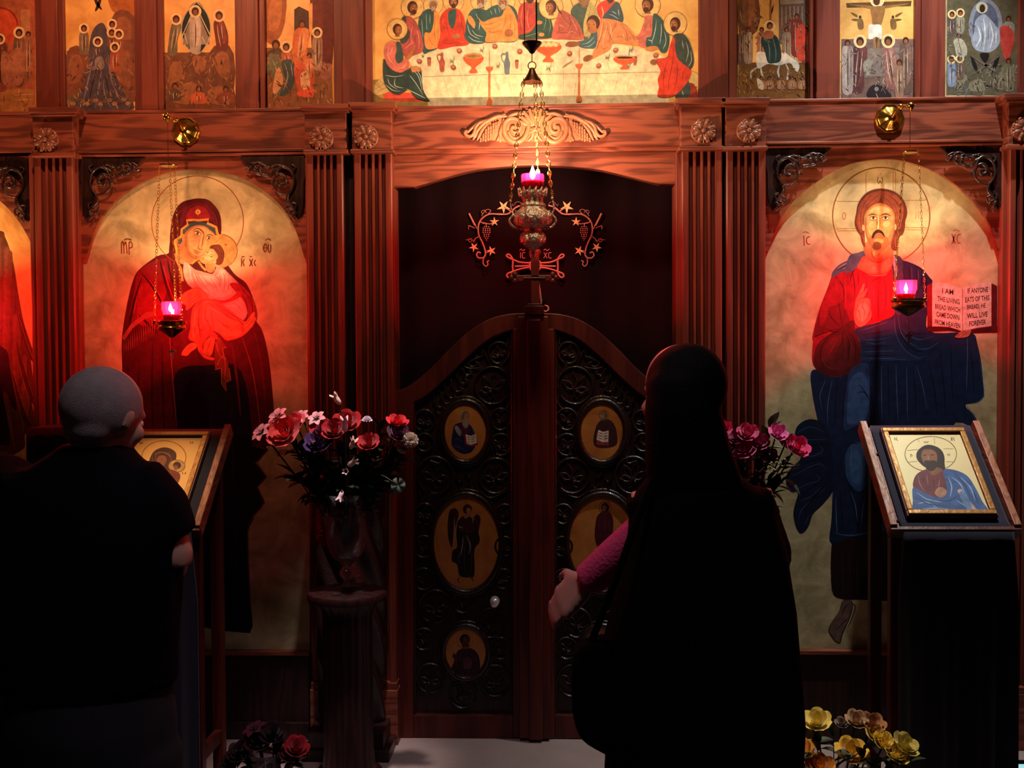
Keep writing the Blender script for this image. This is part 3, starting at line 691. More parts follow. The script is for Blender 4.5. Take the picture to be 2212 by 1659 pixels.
LET = [[[(524, 1100), (524, 1142)], [(518, 1088), (530, 1080), (542, 1090), (556, 1080)]], [[(556, 1105), (540, 1105), (536, 1122), (540, 1140), (557, 1140)]],
       [[(685, 1102), (708, 1142)], [(708, 1102), (685, 1142)], [(684, 1088), (696, 1080), (708, 1090), (724, 1078)]], [[(737, 1105), (722, 1105), (718, 1122), (722, 1140), (738, 1140)]]]
for lt in LET:
    mb = MB()
    for pts in lt: thread(mb, pts, .0019)
    mb.build('embroidered_letter', THR, CUR, smooth=60)
# ------------------------------------------------------------------ painted icons
FR = mat('icon_panel_edge', '#6a4a2a', .6)
def icon(name, label, outline, Yi, ground, cat='icon'):
    """outline in picture pixels on the plane y=Yi; a real panel 18 mm thick"""
    q = [P(x, y, Yi) for x, y in outline]
    cx = sum(v.x for v in q)/len(q); z0 = min(v.z for v in q)
    T = thing(name, label, cat, (cx, Yi, z0))
    MB().prism([(v.x, v.z) for v in q], Yi, Yi+.018).build('panel', ground, T)
    return T, Paint((0, Yi, 0))
SKIN = '#b5784c'; SKIND = '#7a4526'; HAIR = '#4a2216'

# --- the veiled mother and child
T, p = icon('arched_icon', 'tall arched gold icon of a veiled woman in dark red holding a child', cr(ARCH_L, 3, False)+[(669, 560), (669, 1408), (168, 1408), (168, 560)], 4.016, GOLD)
p.tf(0, 0, 1)
p.hard([(264, 960), (268, 1100), (290, 1220), (340, 1330), (470, 1362), (540, 1368), (546, 1352), (540, 1297), (533, 1153), (552, 1110), (572, 1085), (556, 1052), (577, 1030), (552, 1000), (580, 972), (560, 950), (594, 930)], '#120a12')
p.poly([(428, 429), (452, 433), (470, 455), (478, 485), (477, 510), (474, 540), (505, 590), (532, 612), (548, 650), (552, 690), (567, 715), (580, 770), (588, 840), (594, 930), (592, 960), (540, 965), (400, 965), (265, 968), (264, 880), (264, 800), (263, 740), (267, 700), (276, 650), (286, 610), (300, 583), (340, 553), (366, 545), (367, 510), (371, 480), (378, 455), (395, 436)], '#480c14')
# inner dress
p.poly([(385, 800), (440, 790), (520, 800), (545, 960), (535, 1150), (540, 1290), (540, 1350), (470, 1345), (400, 1200), (384, 960), (372, 860)], '#0d0c1e')
p.sts([[(395, 850), (398, 960), (410, 1100)], [(455, 860), (458, 1000), (462, 1200)], [(500, 860), (504, 1050), (515, 1300)], [(425, 880), (430, 1000), (435, 1150)]], 3, '#1e1e3c')
p.sts([[(553, 965), (578, 973), (555, 1000), (576, 1030), (556, 1052), (571, 1085), (550, 1112), (535, 1150), (540, 1290)]], 3, '#6a3028', False, 2)
p.sts([[(366, 720), (372, 800), (378, 880), (385, 960)], [(520, 720), (545, 800), (560, 900), (565, 960)]], 2.4, '#8a3a34'); p.sts([[(545, 700), (560, 760), (573, 860), (578, 950)], [(500, 740), (512, 820), (520, 900)]], 5, '#5a1420')
p.sts([[(330, 740), (328, 850), (332, 960)], [(300, 780), (298, 880), (300, 960)], [(350, 740), (352, 850), (356, 960)], [(276, 790), (276, 900), (278, 960)]], 3.5, '#2a060c')
# shoulders folds
p.poly([(298, 590), (330, 565), (366, 560), (368, 600), (350, 660), (330, 700), (300, 690), (285, 700), (280, 680), (290, 630)], '#6a121e')
p.poly([(310, 610), (345, 640), (360, 670), (340, 700), (300, 700), (298, 650)], '#7a1622')
p.sts([[(306, 590), (330, 620), (352, 660), (365, 700)], [(306, 600), (290, 650), (280, 700), (276, 730)], [(345, 560), (352, 590), (366, 640), (385, 690)], [(362, 560), (370, 600), (388, 640)], [(300, 680), (320, 700), (340, 720)]], 5, '#2a060c')
p.sts([[(318, 600), (340, 630), (358, 665)], [(296, 640), (288, 680)], [(352, 570), (362, 610), (378, 655)]], 2, '#9a2a34')
# fringe
p.tf(160, 360, 2.765)
p.poly([(285, 1020), (340, 940), (430, 870), (490, 860), (490, 890), (430, 905), (350, 965), (300, 1040)], '#8a4038', 0)
p.sts([[(x, 1040-(x-290)*.72), (x+3, 1080-(x-290)*.70), (x, 1130-(x-290)*.66)] for x in range(296, 490, 13)], 5, '#7a3a34', True)
p.sts([[(x, 1035-(x-290)*.72), (x+1, 1075-(x-290)*.70)] for x in range(302, 490, 13)], 4, '#25060a', True)
# head (traced crop 320,380 x5.529)
p.tf(320, 380, 5.529)
p.ring(590, 548, 548, 9, '#8a3a1c', -180-62, 40)
p.poly([(250, 930), (262, 760), (268, 640), (285, 520), (320, 430), (400, 340), (500, 285), (600, 268), (700, 285), (790, 350), (850, 440), (872, 540), (868, 640), (855, 712), (820, 780), (600, 1000), (520, 1080), (420, 1160), (330, 1130), (300, 1000)], '#4c0c16')
p.poly([(400, 600), (385, 520), (410, 420), (480, 350), (590, 320), (690, 340), (770, 420), (800, 520), (800, 590), (730, 520), (460, 520)], '#5c101c')
p.poly([(470, 520), (462, 470), (500, 400), (560, 368), (610, 358), (680, 380), (722, 440), (730, 515), (600, 520)], '#8a1826')
p.sts([[(300, 640), (310, 530), (350, 440), (430, 370), (520, 335)], [(360, 620), (370, 520), (420, 420)], [(840, 620), (835, 520), (790, 430), (720, 370)], [(280, 760), (290, 850), (300, 950)], [(330, 640), (325, 760)]], 9, '#2c060c')
p.sts([[(320, 600), (335, 500), (380, 420), (460, 355)], [(820, 600), (812, 500), (770, 420)], [(290, 700), (283, 800)]], 5, '#8a2430')
p.ell(595, 430, 30, 28, '#d9a050'); p.sts([[(555, 430), (635, 430)], [(595, 385), (595, 478)], [(570, 402), (620, 458)], [(570, 458), (620, 402)]], 9, '#d9a050', True, 0); p.ell(595, 430, 12, 12, '#a05a28')
# neck and under-cap
p.poly([(400, 700), (330, 800), (350, 950), (400, 1030), (480, 1060), (560, 1030), (640, 960), (640, 800), (500, 700)], '#a86a40')
p.poly([(355, 790), (420, 650), (490, 570), (600, 545), (700, 568), (800, 635), (835, 720), (800, 780), (760, 660), (680, 605), (600, 590), (520, 610), (450, 670), (425, 740), (390, 810)], '#38464e')
p.sts([[(440+i*36, 640-30*math.sin((i+1)*.42)), (452+i*36, 680-34*math.sin((i+1)*.42))] for i in range(10)], 4, '#6a7a80')
# face
p.poly([(430, 700), (460, 660), (520, 610), (600, 586), (680, 602), (755, 655), (808, 715), (800, 780), (770, 840), (720, 890), (670, 935), (620, 975), (570, 990), (520, 970), (470, 900), (440, 830), (428, 760)], '#a86c42')
p.poly([(475, 690), (530, 630), (600, 605), (680, 620), (750, 670), (795, 725), (780, 790), (730, 860), (660, 930), (600, 965), (545, 945), (500, 880), (475, 800)], '#cd9260')
p.poly([(500, 760), (540, 740), (590, 760), (600, 820), (570, 870), (520, 850), (495, 810)], '#dba470'); p.poly([(540, 640), (610, 615), (680, 635), (670, 670), (600, 640)], '#dda674')
p.poly([(680, 790), (740, 800), (720, 850), (680, 890), (665, 850)], '#dba470')
p.st([(445, 760), (455, 850), (490, 930), (540, 980), (600, 985)], 14, '#8a5a34'); p.poly([(430, 705), (410, 690), (402, 730), (412, 770), (432, 760)], '#b87a4c')
p.sts([[(530, 655), (575, 628), (625, 640), (660, 680), (668, 730)], [(692, 710), (740, 700), (790, 728)]], 13, '#5a2e1c')
p.st([(668, 690), (655, 770), (640, 850)], 10, '#7a4528'); p.st([(650, 700), (632, 780), (622, 840)], 14, '#e8b884'); p.st([(600, 820), (600, 860), (625, 880), (648, 866)], 9, '#6a3a20')
for cx, cy, rt in ((592, 688, .32), (728, 745, .30)):
    p.ell(cx, cy, 44, 21, '#8a5a38', rt); p.ell(cx, cy, 37, 15, '#e2c4a0', rt); p.ell(cx, cy-1, 15, 15, '#2a140c'); p.ell(cx+4, cy-4, 4, 4, '#d8b898')
p.sts([[(545, 668), (590, 660), (640, 700)], [(682, 735), (725, 720), (772, 752)]], 8, '#3a1a10'); p.sts([[(550, 690), (590, 718), (630, 715)], [(690, 755), (725, 778), (760, 770)]], 6, '#8a5230')
p.sts([[(535, 882), (575, 900), (622, 918)]], 9, '#7a2a1c'); p.sts([[(550, 905), (580, 925), (610, 928)]], 13, '#a8503a'); p.sts([[(550, 950), (580, 960), (605, 955)]], 6, '#8a5a38')
# gold border of the veil
GB = '#c88a40'
p.st([(312, 800), (322, 775), (398, 722), (402, 640), (476, 585), (462, 532), (545, 525), (605, 532), (722, 522), (708, 565), (812, 612), (826, 680), (850, 735), (800, 810), (772, 830)], 30, GB, False, 0)
p.st([(318, 800), (345, 900), (340, 1000), (385, 1100), (410, 1260)], 30, GB, False, 2); p.st([(520, 1050), (570, 1010), (620, 985)], 22, GB, False, 0); p.st([(600, 1020), (650, 1090), (690, 1130)], 24, GB, False, 0)
p.sts([[(325, 790), (405, 735), (410, 648), (484, 594), (476, 545), (545, 540), (605, 546), (712, 536)]], 4, '#7a4018', False, 0); p.sts([[(560, 516), (560, 545)], [(700, 512), (690, 560)]], 4, '#7a4018', False, 0)
# hand-like cuff near the neck
p.poly([(315, 920), (350, 960), (440, 1020), (450, 1060), (400, 1050), (340, 1020)], SKIN)
# child halo
p.ell(868, 898, 196, 200, '#b88850'); p.ring(868, 898, 196, 6, '#8a4520', -85, 75)
p.sts([[(910, 920), (1020, 840)], [(920, 945), (1040, 855)], [(910, 960), (1000, 1065)], [(800, 800), (900, 715)]], 5, '#8a4a28', False, 0); p.ell(928, 822, 14, 10, '#8a4a28')
p.poly([(735, 860), (765, 828), (850, 822), (893, 870), (912, 930), (900, 1015), (870, 1058), (820, 1060), (780, 1000), (760, 940)], '#5a2818')
p.sts([[(780, 850), (840, 870), (870, 930)], [(790, 835), (860, 850), (895, 920)], [(830, 900), (860, 950), (860, 1020)], [(815, 930), (840, 980), (835, 1040)]], 5, '#7a3c24')
p.poly([(760, 870), (710, 880), (685, 910), (655, 950), (618, 968), (612, 1000), (640, 1036), (690, 1056), (760, 1046), (805, 1015), (835, 960), (812, 915), (785, 880)], '#c98e5c')
p.poly([(700, 900), (750, 900), (790, 940), (770, 990), (720, 1010), (680, 990), (670, 950)], '#dca472')
p.sts([[(690, 900), (712, 915), (728, 900)], [(735, 950), (760, 968), (775, 955)]], 9, '#3a1a10'); p.sts([[(715, 890), (730, 880)], [(742, 935), (770, 940), (785, 955)]], 6, '#5a2e1c')
p.sts([[(715, 925), (690, 945), (668, 955), (672, 968)]], 5, '#7a4528'); p.sts([[(645, 975), (660, 990), (662, 1004)]], 7, '#8a3020'); p.ell(792, 1030, 26, 20, '#c98e5c', -.4); p.ring(792, 1030, 22, 4, '#8a5030', 0, 300)
p.poly([(685, 1050), (700, 1130), (750, 1158), (792, 1130), (800, 1060), (750, 1048)], '#b07448'); p.st([(700, 1060), (715, 1110), (740, 1140)], 5, '#7a4828')
# white tunic
p.poly([(420, 1100), (440, 1030), (485, 1055), (560, 1115), (640, 1140), (700, 1158), (775, 1166), (830, 1075), (890, 1095), (960, 1160), (1030, 1230), (1120, 1330), (1190, 1480), (1200, 1640), (1000, 1660), (900, 1560), (700, 1450), (560, 1360), (480, 1300), (430, 1200)], '#a89084')
p.poly([(880, 1120), (950, 1180), (1010, 1270), (1000, 1400), (930, 1440), (800, 1450), (720, 1410), (620, 1340), (560, 1250), (560, 1180), (640, 1180), (760, 1200), (840, 1170)], '#c4ada0')
p.poly([(470, 1040), (500, 1100), (500, 1180), (530, 1280), (520, 1320), (490, 1310), (455, 1240), (425, 1150)], '#b59a8c'); p.st([(480, 1060), (505, 1130), (510, 1200), (535, 1270), (520, 1318)], 7, '#e6d4c8')
p.sts([[(590, 1170), (640, 1260), (740, 1400)], [(560, 1160), (600, 1250), (680, 1350)], [(640, 1210), (740, 1290), (800, 1340)], [(850, 1180), (870, 1260), (850, 1340)], [(780, 1180), (840, 1230), (850, 1300)], [(900, 1150), (920, 1260), (900, 1400)], [(700, 1170), (780, 1260), (840, 1390)], [(960, 1200), (960, 1320), (920, 1420)]], 6, '#6e5048')
p.sts([[(610, 1180), (660, 1260), (760, 1390)], [(720, 1180), (800, 1270), (860, 1380)], [(860, 1130), (900, 1220), (880, 1350)], [(930, 1180), (950, 1290), (915, 1390)], [(540, 1150), (575, 1240), (640, 1320)]], 6, '#eadcd2')
p.sts([[(940, 1120), (1040, 1200), (1120, 1290), (1220, 1430), (1280, 1560), (1300, 1650)]], 8, '#3a0a10'); 
# arms, robe of the child (crop 240,600 x4.608)
p.tf(240, 600, 4.608)
p.poly([(1180, 60), (1280, 60), (1380, 160), (1440, 280), (1452, 400), (1400, 500), (1330, 480), (1360, 380), (1330, 250), (1250, 150)], '#7a2028'); p.sts([[(1300, 100), (1390, 230), (1410, 360), (1380, 460)], [(1250, 90), (1340, 230), (1360, 340)]], 7, '#3a0a10')
p.poly([(1050, 250), (1180, 210), (1280, 190), (1340, 280), (1350, 380), (1300, 420), (1180, 320)], '#a09088'); p.sts([[(1110, 250), (1230, 230), (1310, 300)], [(1130, 290), (1230, 280), (1300, 350)]], 7, '#d0c2b8')
p.poly([(1000, 210), (1100, 225), (1190, 200), (1280, 130), (1310, 160), (1240, 220), (1140, 250), (1060, 258)], '#8a2a24')
p.poly([(775, 610), (790, 500), (795, 400), (815, 300), (870, 230), (960, 208), (1060, 235), (1130, 280), (1220, 350), (1290, 410), (1370, 440), (1420, 380), (1440, 430), (1370, 530), (1290, 590), (1200, 620), (1140, 620), (1080, 560), (1010, 530), (950, 560), (920, 640), (912, 720), (960, 780), (1030, 800), (1010, 822), (930, 800), (870, 730), (850, 650)], '#b25c38')
p.poly([(850, 300), (940, 240), (1020, 300), (1130, 370), (1230, 430), (1300, 460), (1260, 540), (1150, 590), (1060, 540), (1000, 480), (920, 470), (860, 560), (810, 620), (800, 500), (815, 400)], '#c97048')
p.poly([(1190, 540), (1260, 520), (1300, 540), (1250, 590), (1170, 580)], '#d48258')
p.sts([[(890, 290), (870, 400), (880, 520), (900, 620)], [(950, 260), (940, 400), (1000, 480)], [(1000, 330), (1010, 430), (1030, 520)], [(880, 240), (1000, 240), (1130, 320), (1280, 410), (1370, 440)], [(1040, 400), (1120, 470), (1200, 500)], [(860, 430), (890, 520), (960, 500)], [(1240, 400), (1300, 450), (1340, 500)], [(960, 460), (990, 500), (970, 560)], [(1080, 300), (1160, 380), (1260, 430)], [(820, 380), (830, 500), (850, 610)]], 7, '#6a2418')
p.sts([[(840, 330), (830, 430), (820, 540)], [(920, 280), (915, 400), (935, 470)], [(980, 290), (1060, 340), (1160, 410)], [(1070, 440), (1140, 520), (1200, 540)], [(900, 250), (960, 235), (1040, 260)]], 7, '#e29a70')
# hands
p.poly([(650, 240), (700, 180), (760, 130), (830, 100), (900, 112), (960, 180), (975, 205), (900, 215), (840, 250), (790, 300), (745, 320), (740, 270)], SKIN)
p.sts([[(745, 250), (810, 170), (880, 130)], [(750, 275), (830, 190), (900, 150)], [(760, 290), (850, 210), (910, 175)], [(720, 235), (780, 165), (840, 125)], [(700, 170), (760, 130), (830, 102), (900, 112), (970, 190)]], 6, '#7a3a24')
p.poly([(1320, 480), (1370, 400), (1420, 340), (1430, 370), (1400, 430), (1440, 400), (1430, 440), (1350, 530)], SKIN); p.sts([[(1330, 480), (1390, 400)], [(1345, 500), (1420, 420)], [(1300, 440), (1290, 480)]], 5, '#7a3a24')
# feet
p.poly([(700, 770), (720, 720), (770, 665), (820, 645), (858, 660), (850, 700), (800, 735), (760, 778), (725, 775)], SKIN); p.sts([[(730, 745), (790, 690), (830, 670)], [(702, 770), (730, 778), (762, 776)]], 5, '#7a3a24')
p.poly([(915, 740), (925, 660), (960, 610), (1000, 580), (1035, 605), (1025, 680), (1005, 760), (975, 785), (930, 775)], '#a86a44'); p.sts([[(955, 740), (975, 670), (1000, 620)], [(920, 760), (960, 775), (1000, 770)]], 6, '#6a3420')
p.poly([(915, 640), (940, 560), (990, 530), (1050, 560), (1070, 620), (1040, 610), (990, 580), (950, 610), (925, 680)], '#8a4a30'); p.sts([[(925, 630), (950, 570), (995, 545), (1045, 580)]], 5, '#c07a54')
# hanging cloth
p.poly([(1030, 780), (1040, 640), (1080, 590), (1150, 690), (1110, 710), (1125, 760), (1145, 800), (1165, 850), (1175, 940), (1192, 1020), (1140, 1045), (1160, 1130), (1130, 1110), (1105, 1060), (1095, 905), (1040, 918), (1030, 850)], '#6a3422', 0)
p.sts([[(1150, 690), (1110, 710), (1125, 770), (1110, 800), (1145, 810)], [(1175, 900), (1192, 1020), (1140, 1045), (1145, 1128), (1100, 1050), (1098, 900), (1035, 915)], [(1040, 640), (1075, 760), (1100, 790), (1070, 830), (1060, 870)], [(1130, 790), (1140, 900), (1125, 1000), (1160, 1030)]], 6, '#a8684a', False, 0)
# titles
p.tf(160, 360, 2.765)
def glyphs(lst, w, col): p.sts(lst, w, col, False, 3)
glyphs([[(285, 520), (285, 460), (295, 450), (300, 520)], [(300, 470), (310, 450), (318, 520)], [(330, 525), (330, 455), (345, 455), (348, 480), (332, 488)], [(300, 440), (320, 432), (345, 440)]], 6, '#7a2c1a')
glyphs([[(1140, 460), (1130, 485), (1140, 512), (1152, 485), (1140, 460)], [(1130, 486), (1152, 486)], [(1160, 462), (1160, 505), (1172, 510), (1174, 465)], [(1142, 440), (1158, 432), (1175, 442)]], 5, '#7a2c1a')
glyphs([[(1000, 548), (1000, 598)], [(1018, 552), (1008, 570), (1018, 595)], [(1048, 552), (1066, 596)], [(1068, 550), (1048, 596)], [(1086, 556), (1075, 574), (1086, 594)], [(1000, 540), (1018, 538)], [(1050, 540), (1064, 536)]], 5, '#6a2418')
p.build('painting', T)

# --- the bearded figure with an open book
T, p = icon('arched_icon', 'tall arched gold icon of a man in blue and red holding an open book', cr(ARCH_R, 3, False)+[(2170, 548), (2170, 1413), (1650, 1413), (1650, 548)], 4.016, GOLD)
T['label'] = 'tall arched gold icon of a bearded man in blue and red with open book'
p.tf(0, 0, 1)
# halo
p.ring(1903.6, 466.6, 105, 2.6, '#7a4a28')
p.tf(1640, 340, 2.963)
p.sts([[(683, 230), (683, 98), (700, 92)], [(858, 215), (858, 92)], [(872, 220), (872, 98), (862, 90)], [(640, 282), (500, 282), (490, 270)], [(930, 275), (1060, 275), (1075, 262)], [(640, 456), (495, 456)], [(650, 470), (505, 470), (492, 456)], [(930, 450), (1070, 450)], [(930, 464), (1060, 464), (1072, 452)]], 3.5, '#8a5a34', False, 0)
p.sts([[(762, 125), (757, 150), (766, 166), (773, 150), (782, 166), (790, 148), (785, 125)], [(775, 102), (775, 108)]], 4.5, '#4a3020', False); p.ring(543, 375, 10, 4, '#9a4a2c', ry=22); p.sts([[(1002, 395), (1002, 345), (1022, 395), (1022, 345)]], 4.5, '#9a5a40', False, 0)
p.sts([[(285, 500), (288, 565)], [(325, 508), (308, 512), (302, 530), (308, 552), (325, 556)], [(1232, 490), (1256, 552)], [(1256, 490), (1232, 556)], [(1290, 490), (1272, 498), (1266, 522), (1274, 548), (1288, 546)], [(1244, 500), (1244, 552)]], 6.5, '#8a3a24', False); p.sts([[(280, 482), (298, 476), (318, 486)], [(1240, 472), (1260, 464), (1285, 474)]], 4, '#8a3a24', False)
# --- body first (crop 1740,560 x4.148)
BL = '#14203f'; BLM = '#24365c'; BLL = '#33507c'
p.tf(1740, 560, 4.148)
p.poly([(770, 0), (850, 5), (940, 30), (1040, 80), (1110, 160), (1140, 215), (1110, 400), (1100, 640), (1400, 655), (1510, 672), (1540, 760), (1575, 930), (1600, 1200), (1590, 1240), (1530, 1285), (1440, 1300), (1450, 1340), (1500, 1380), (1535, 1450), (1500, 1500), (1300, 1520), (1200, 2300), (800, 2420), (600, 2480), (240, 2560), (235, 2300), (240, 1900), (160, 1700), (110, 1450), (60, 1200), (55, 1000), (200, 1000), (420, 960), (440, 640), (560, 590), (700, 540), (790, 400)], BL)
p.poly([(240, 150), (330, 110), (450, 60), (540, 130), (620, 150), (720, 140), (780, 80), (800, 200), (800, 400), (790, 500), (700, 545), (560, 590), (470, 640), (490, 760), (500, 900), (430, 1000), (310, 1052), (190, 1045), (90, 980), (58, 900), (65, 740), (60, 700), (90, 560), (140, 400), (200, 260)], '#82141c')
p.poly([(245, 150), (300, 170), (330, 240), (340, 400), (400, 560), (330, 620), (200, 640), (75, 700), (110, 520), (160, 360), (200, 250)], '#5e1016')
p.poly([(250, 160), (320, 200), (345, 320), (300, 400), (210, 430), (190, 520), (130, 600), (140, 420), (190, 280)], '#7c141c')
p.poly([(330, 600), (430, 545), (445, 640), (480, 740), (498, 850), (480, 940), (400, 1020), (300, 1050), (190, 1045), (95, 985), (75, 870), (110, 760), (200, 680)], '#4e1214')
p.poly([(200, 740), (300, 680), (380, 690), (430, 780), (430, 900), (370, 980), (260, 1000), (170, 950), (140, 850)], '#5c1618')
p.sts([[(320, 620), (200, 700), (140, 800), (135, 900)], [(330, 640), (330, 740), (290, 800)], [(340, 640), (390, 740), (385, 850), (380, 920)], [(350, 630), (430, 700), (450, 800), (440, 900)], [(320, 640), (250, 650), (180, 620)], [(310, 600), (230, 520), (215, 460)], [(330, 600), (310, 480), (300, 380)], [(60, 700), (200, 650), (310, 620)]], 8, '#2a0608')
p.sts([[(290, 720), (240, 800), (200, 860)], [(350, 700), (360, 800), (350, 900)], [(410, 740), (420, 850)], [(150, 870), (190, 960), (300, 990)]], 4, '#8a2c28')
p.sts([[(300, 190), (340, 260), (345, 400)], [(420, 110), (440, 240), (440, 350)], [(455, 80), (420, 120), (400, 200)], [(545, 150), (550, 300), (570, 450), (600, 560)], [(700, 150), (720, 300), (710, 480)], [(600, 200), (620, 180), (680, 160)], [(470, 110), (475, 240)], [(655, 260), (650, 400), (660, 540)]], 9, '#3a0a10')
p.sts([[(350, 150), (360, 260), (360, 400)], [(600, 240), (620, 360), (640, 480)], [(740, 180), (745, 320), (740, 450)], [(270, 190), (290, 300)], [(500, 150), (510, 280)]], 5, '#b0303a')
# shoulders blue
p.poly([(230, 160), (245, 110), (300, 50), (380, 10), (480, -30), (490, 0), (470, 40), (420, 80), (330, 115), (250, 160)], '#3a5668'); p.sts([[(290, 80), (360, 40), (460, 0)], [(330, 90), (400, 50), (470, 20)]], 12, '#7a98a4'); p.sts([[(270, 110), (340, 70), (440, 30)]], 7, '#1c2c3c')
p.poly([(770, -30), (800, -40), (860, -10), (880, 100), (870, 300), (860, 480), (800, 480), (790, 300), (780, 100)], '#26344c'); p.poly([(778, -30), (800, -30), (822, 60), (815, 160), (795, 100)], '#7a98a4')
p.sts([[(930, 60), (930, 200), (910, 300)], [(990, 80), (995, 220), (980, 300)], [(1040, 110), (1040, 260)], [(870, 60), (890, 200)], [(1080, 150), (1085, 300)]], 9, '#0a0e20'); p.sts([[(950, 60), (955, 200)], [(1010, 90), (1015, 230)]], 5, '#4a3c6a')
# waist folds
p.poly([(440, 640), (520, 600), (620, 575), (740, 545), (800, 560), (820, 700), (900, 820), (1000, 880), (1050, 890), (1000, 910), (800, 915), (600, 915), (500, 910), (500, 760)], '#1b2a4c')
p.sts([[(500, 640), (620, 600), (740, 560)], [(510, 720), (640, 720), (760, 700)], [(515, 830), (650, 825), (800, 820)], [(510, 890), (700, 890), (900, 900)], [(540, 740), (620, 760), (720, 745)], [(800, 480), (800, 600), (830, 720), (900, 820), (1000, 880), (1080, 870)], [(830, 500), (850, 640), (920, 740), (1020, 790)], [(860, 620), (960, 700), (1040, 720), (1150, 690)], [(1000, 800), (1100, 800), (1200, 740)]], 7, '#3c567e')
p.sts([[(505, 680), (640, 660), (780, 630)], [(510, 780), (650, 780), (800, 770)], [(505, 860), (650, 865), (850, 860)], [(820, 560), (870, 700), (960, 800), (1060, 830)], [(880, 560), (960, 660), (1080, 660)]], 8, '#0a1024')
# skirt
p.poly([(400, 1000), (500, 930), (560, 950), (580, 1100), (575, 1300), (570, 1460), (440, 1500), (345, 1530), (350, 1300), (370, 1130)], BLM)
p.poly([(400, 1080), (500, 1010), (560, 1100), (570, 1250), (540, 1420), (420, 1480), (370, 1440), (380, 1250)], BLL)
p.sts([[(575, 960), (585, 1200), (580, 1460)], [(450, 1200), (520, 1190), (560, 1240)], [(480, 1120), (540, 1200), (570, 1260)], [(360, 1100), (340, 1300), (335, 1500)], [(600, 960), (610, 1100), (630, 1150)], [(540, 960), (570, 1040)]], 8, '#0a1228')
p.sts([[(680, 950), (680, 1200), (685, 1450)], [(810, 940), (818, 1200), (830, 1450)], [(990, 950), (1040, 1100), (1090, 1350)], [(1450, 680), (1450, 900), (1440, 1200)], [(1440, 1300), (1470, 1350), (1530, 1450), (1480, 1480)], [(905, 960), (910, 1200), (915, 1450)], [(1560, 900), (1590, 1100), (1595, 1220), (1540, 1280), (1445, 1300)], [(180, 1080), (130, 1220), (150, 1350)], [(240, 1080), (200, 1300), (200, 1500)]], 5, '#4a6690')
p.sts([[(740, 950), (745, 1200), (750, 1450)], [(960, 940), (980, 1150), (990, 1400)], [(640, 960), (640, 1200), (650, 1450)], [(1100, 900), (1150, 1150), (1180, 1400)], [(1300, 760), (1310, 1000), (1320, 1300)], [(1200, 800), (1230, 1050), (1260, 1400)], [(1480, 800), (1500, 1000), (1510, 1200)], [(280, 1080), (270, 1300), (260, 1500)]], 8, '#080c20')
# lower robe (crop 1740,880 x3.073)
p.tf(1740, 880, 3.073)
p.poly([(175, 900), (240, 860), (440, 850), (700, 800), (700, 1280), (540, 1285), (330, 1275), (240, 1270), (175, 1210)], '#1e0810'); p.sts([[(240, 930), (245, 1100), (250, 1250)], [(340, 900), (340, 1100), (345, 1260)], [(400, 900), (402, 1100)], [(290, 930), (295, 1200)]], 5, '#3c1620')
p.poly([(185, 540), (250, 300), (430, 300), (450, 560), (440, 830), (300, 860), (175, 900), (180, 700)], '#141e38')
p.poly([(260, 330), (300, 245), (370, 240), (420, 380), (435, 480), (400, 540), (345, 555), (285, 490), (260, 420)], '#2c456c'); p.poly([(290, 340), (340, 280), (375, 360), (380, 470), (340, 510), (300, 460)], '#38557e')
p.sts([[(262, 300), (300, 240), (350, 240)], [(262, 330), (262, 440), (290, 520), (345, 575), (420, 500)], [(290, 530), (320, 650), (350, 800)], [(230, 560), (240, 700), (250, 830)], [(440, 520), (420, 650), (400, 790)], [(345, 580), (350, 700), (345, 820)]], 9, '#0a1024')
p.sts([[(300, 560), (330, 650), (345, 760)], [(400, 560), (380, 680), (370, 780)], [(200, 600), (205, 750), (210, 840)], [(190, 835), (300, 850), (430, 830)], [(310, 260), (300, 340), (320, 440)]], 6, '#46628c')
# feet
for pts in ([(245, 1285), (300, 1280), (312, 1330), (290, 1400), (245, 1500), (228, 1560), (190, 1540), (155, 1480), (180, 1420), (220, 1360)], [(600, 1285), (650, 1285), (660, 1440), (610, 1440), (575, 1410), (585, 1350)]):
    p.poly(pts, '#6a5048'); p.st(pts+[pts[0]], 6, '#2a1614')
p.sts([[(240, 1380), (260, 1330), (290, 1300)], [(200, 1480), (240, 1440), (290, 1390)], [(230, 1540), (250, 1480)], [(300, 1290), (330, 1320), (315, 1380), (280, 1460)], [(590, 1340), (640, 1350)]], 6, '#2a1614')
# fluttering mantle end (crop 1640,850 x2.766)
p.tf(1640, 850, 2.766)
p.poly([(212, 250), (228, 195), (280, 158), (340, 158), (400, 200), (430, 320), (445, 480), (440, 580), (380, 660), (320, 720), (300, 780), (270, 825), (240, 830), (215, 780), (205, 700), (232, 590), (190, 585), (160, 530), (180, 460), (240, 400), (250, 370), (280, 310), (230, 290)], '#101830')
p.sts([[(215, 260), (280, 275), (410, 275)], [(220, 240), (300, 200), (390, 230)], [(250, 380), (330, 370), (380, 340), (350, 300)], [(190, 500), (280, 450), (360, 420), (400, 450)], [(210, 580), (290, 540), (360, 520), (340, 480)], [(240, 640), (300, 620), (370, 560)], [(230, 780), (250, 700), (310, 640), (400, 560)], [(270, 790), (300, 720)]], 5, '#2e4066'); p.sts([[(240, 300), (330, 310), (400, 290)], [(230, 430), (320, 400), (390, 380)], [(250, 600), (320, 560), (390, 500)], [(260, 700), (330, 620), (420, 520)]], 9, '#060a1a')
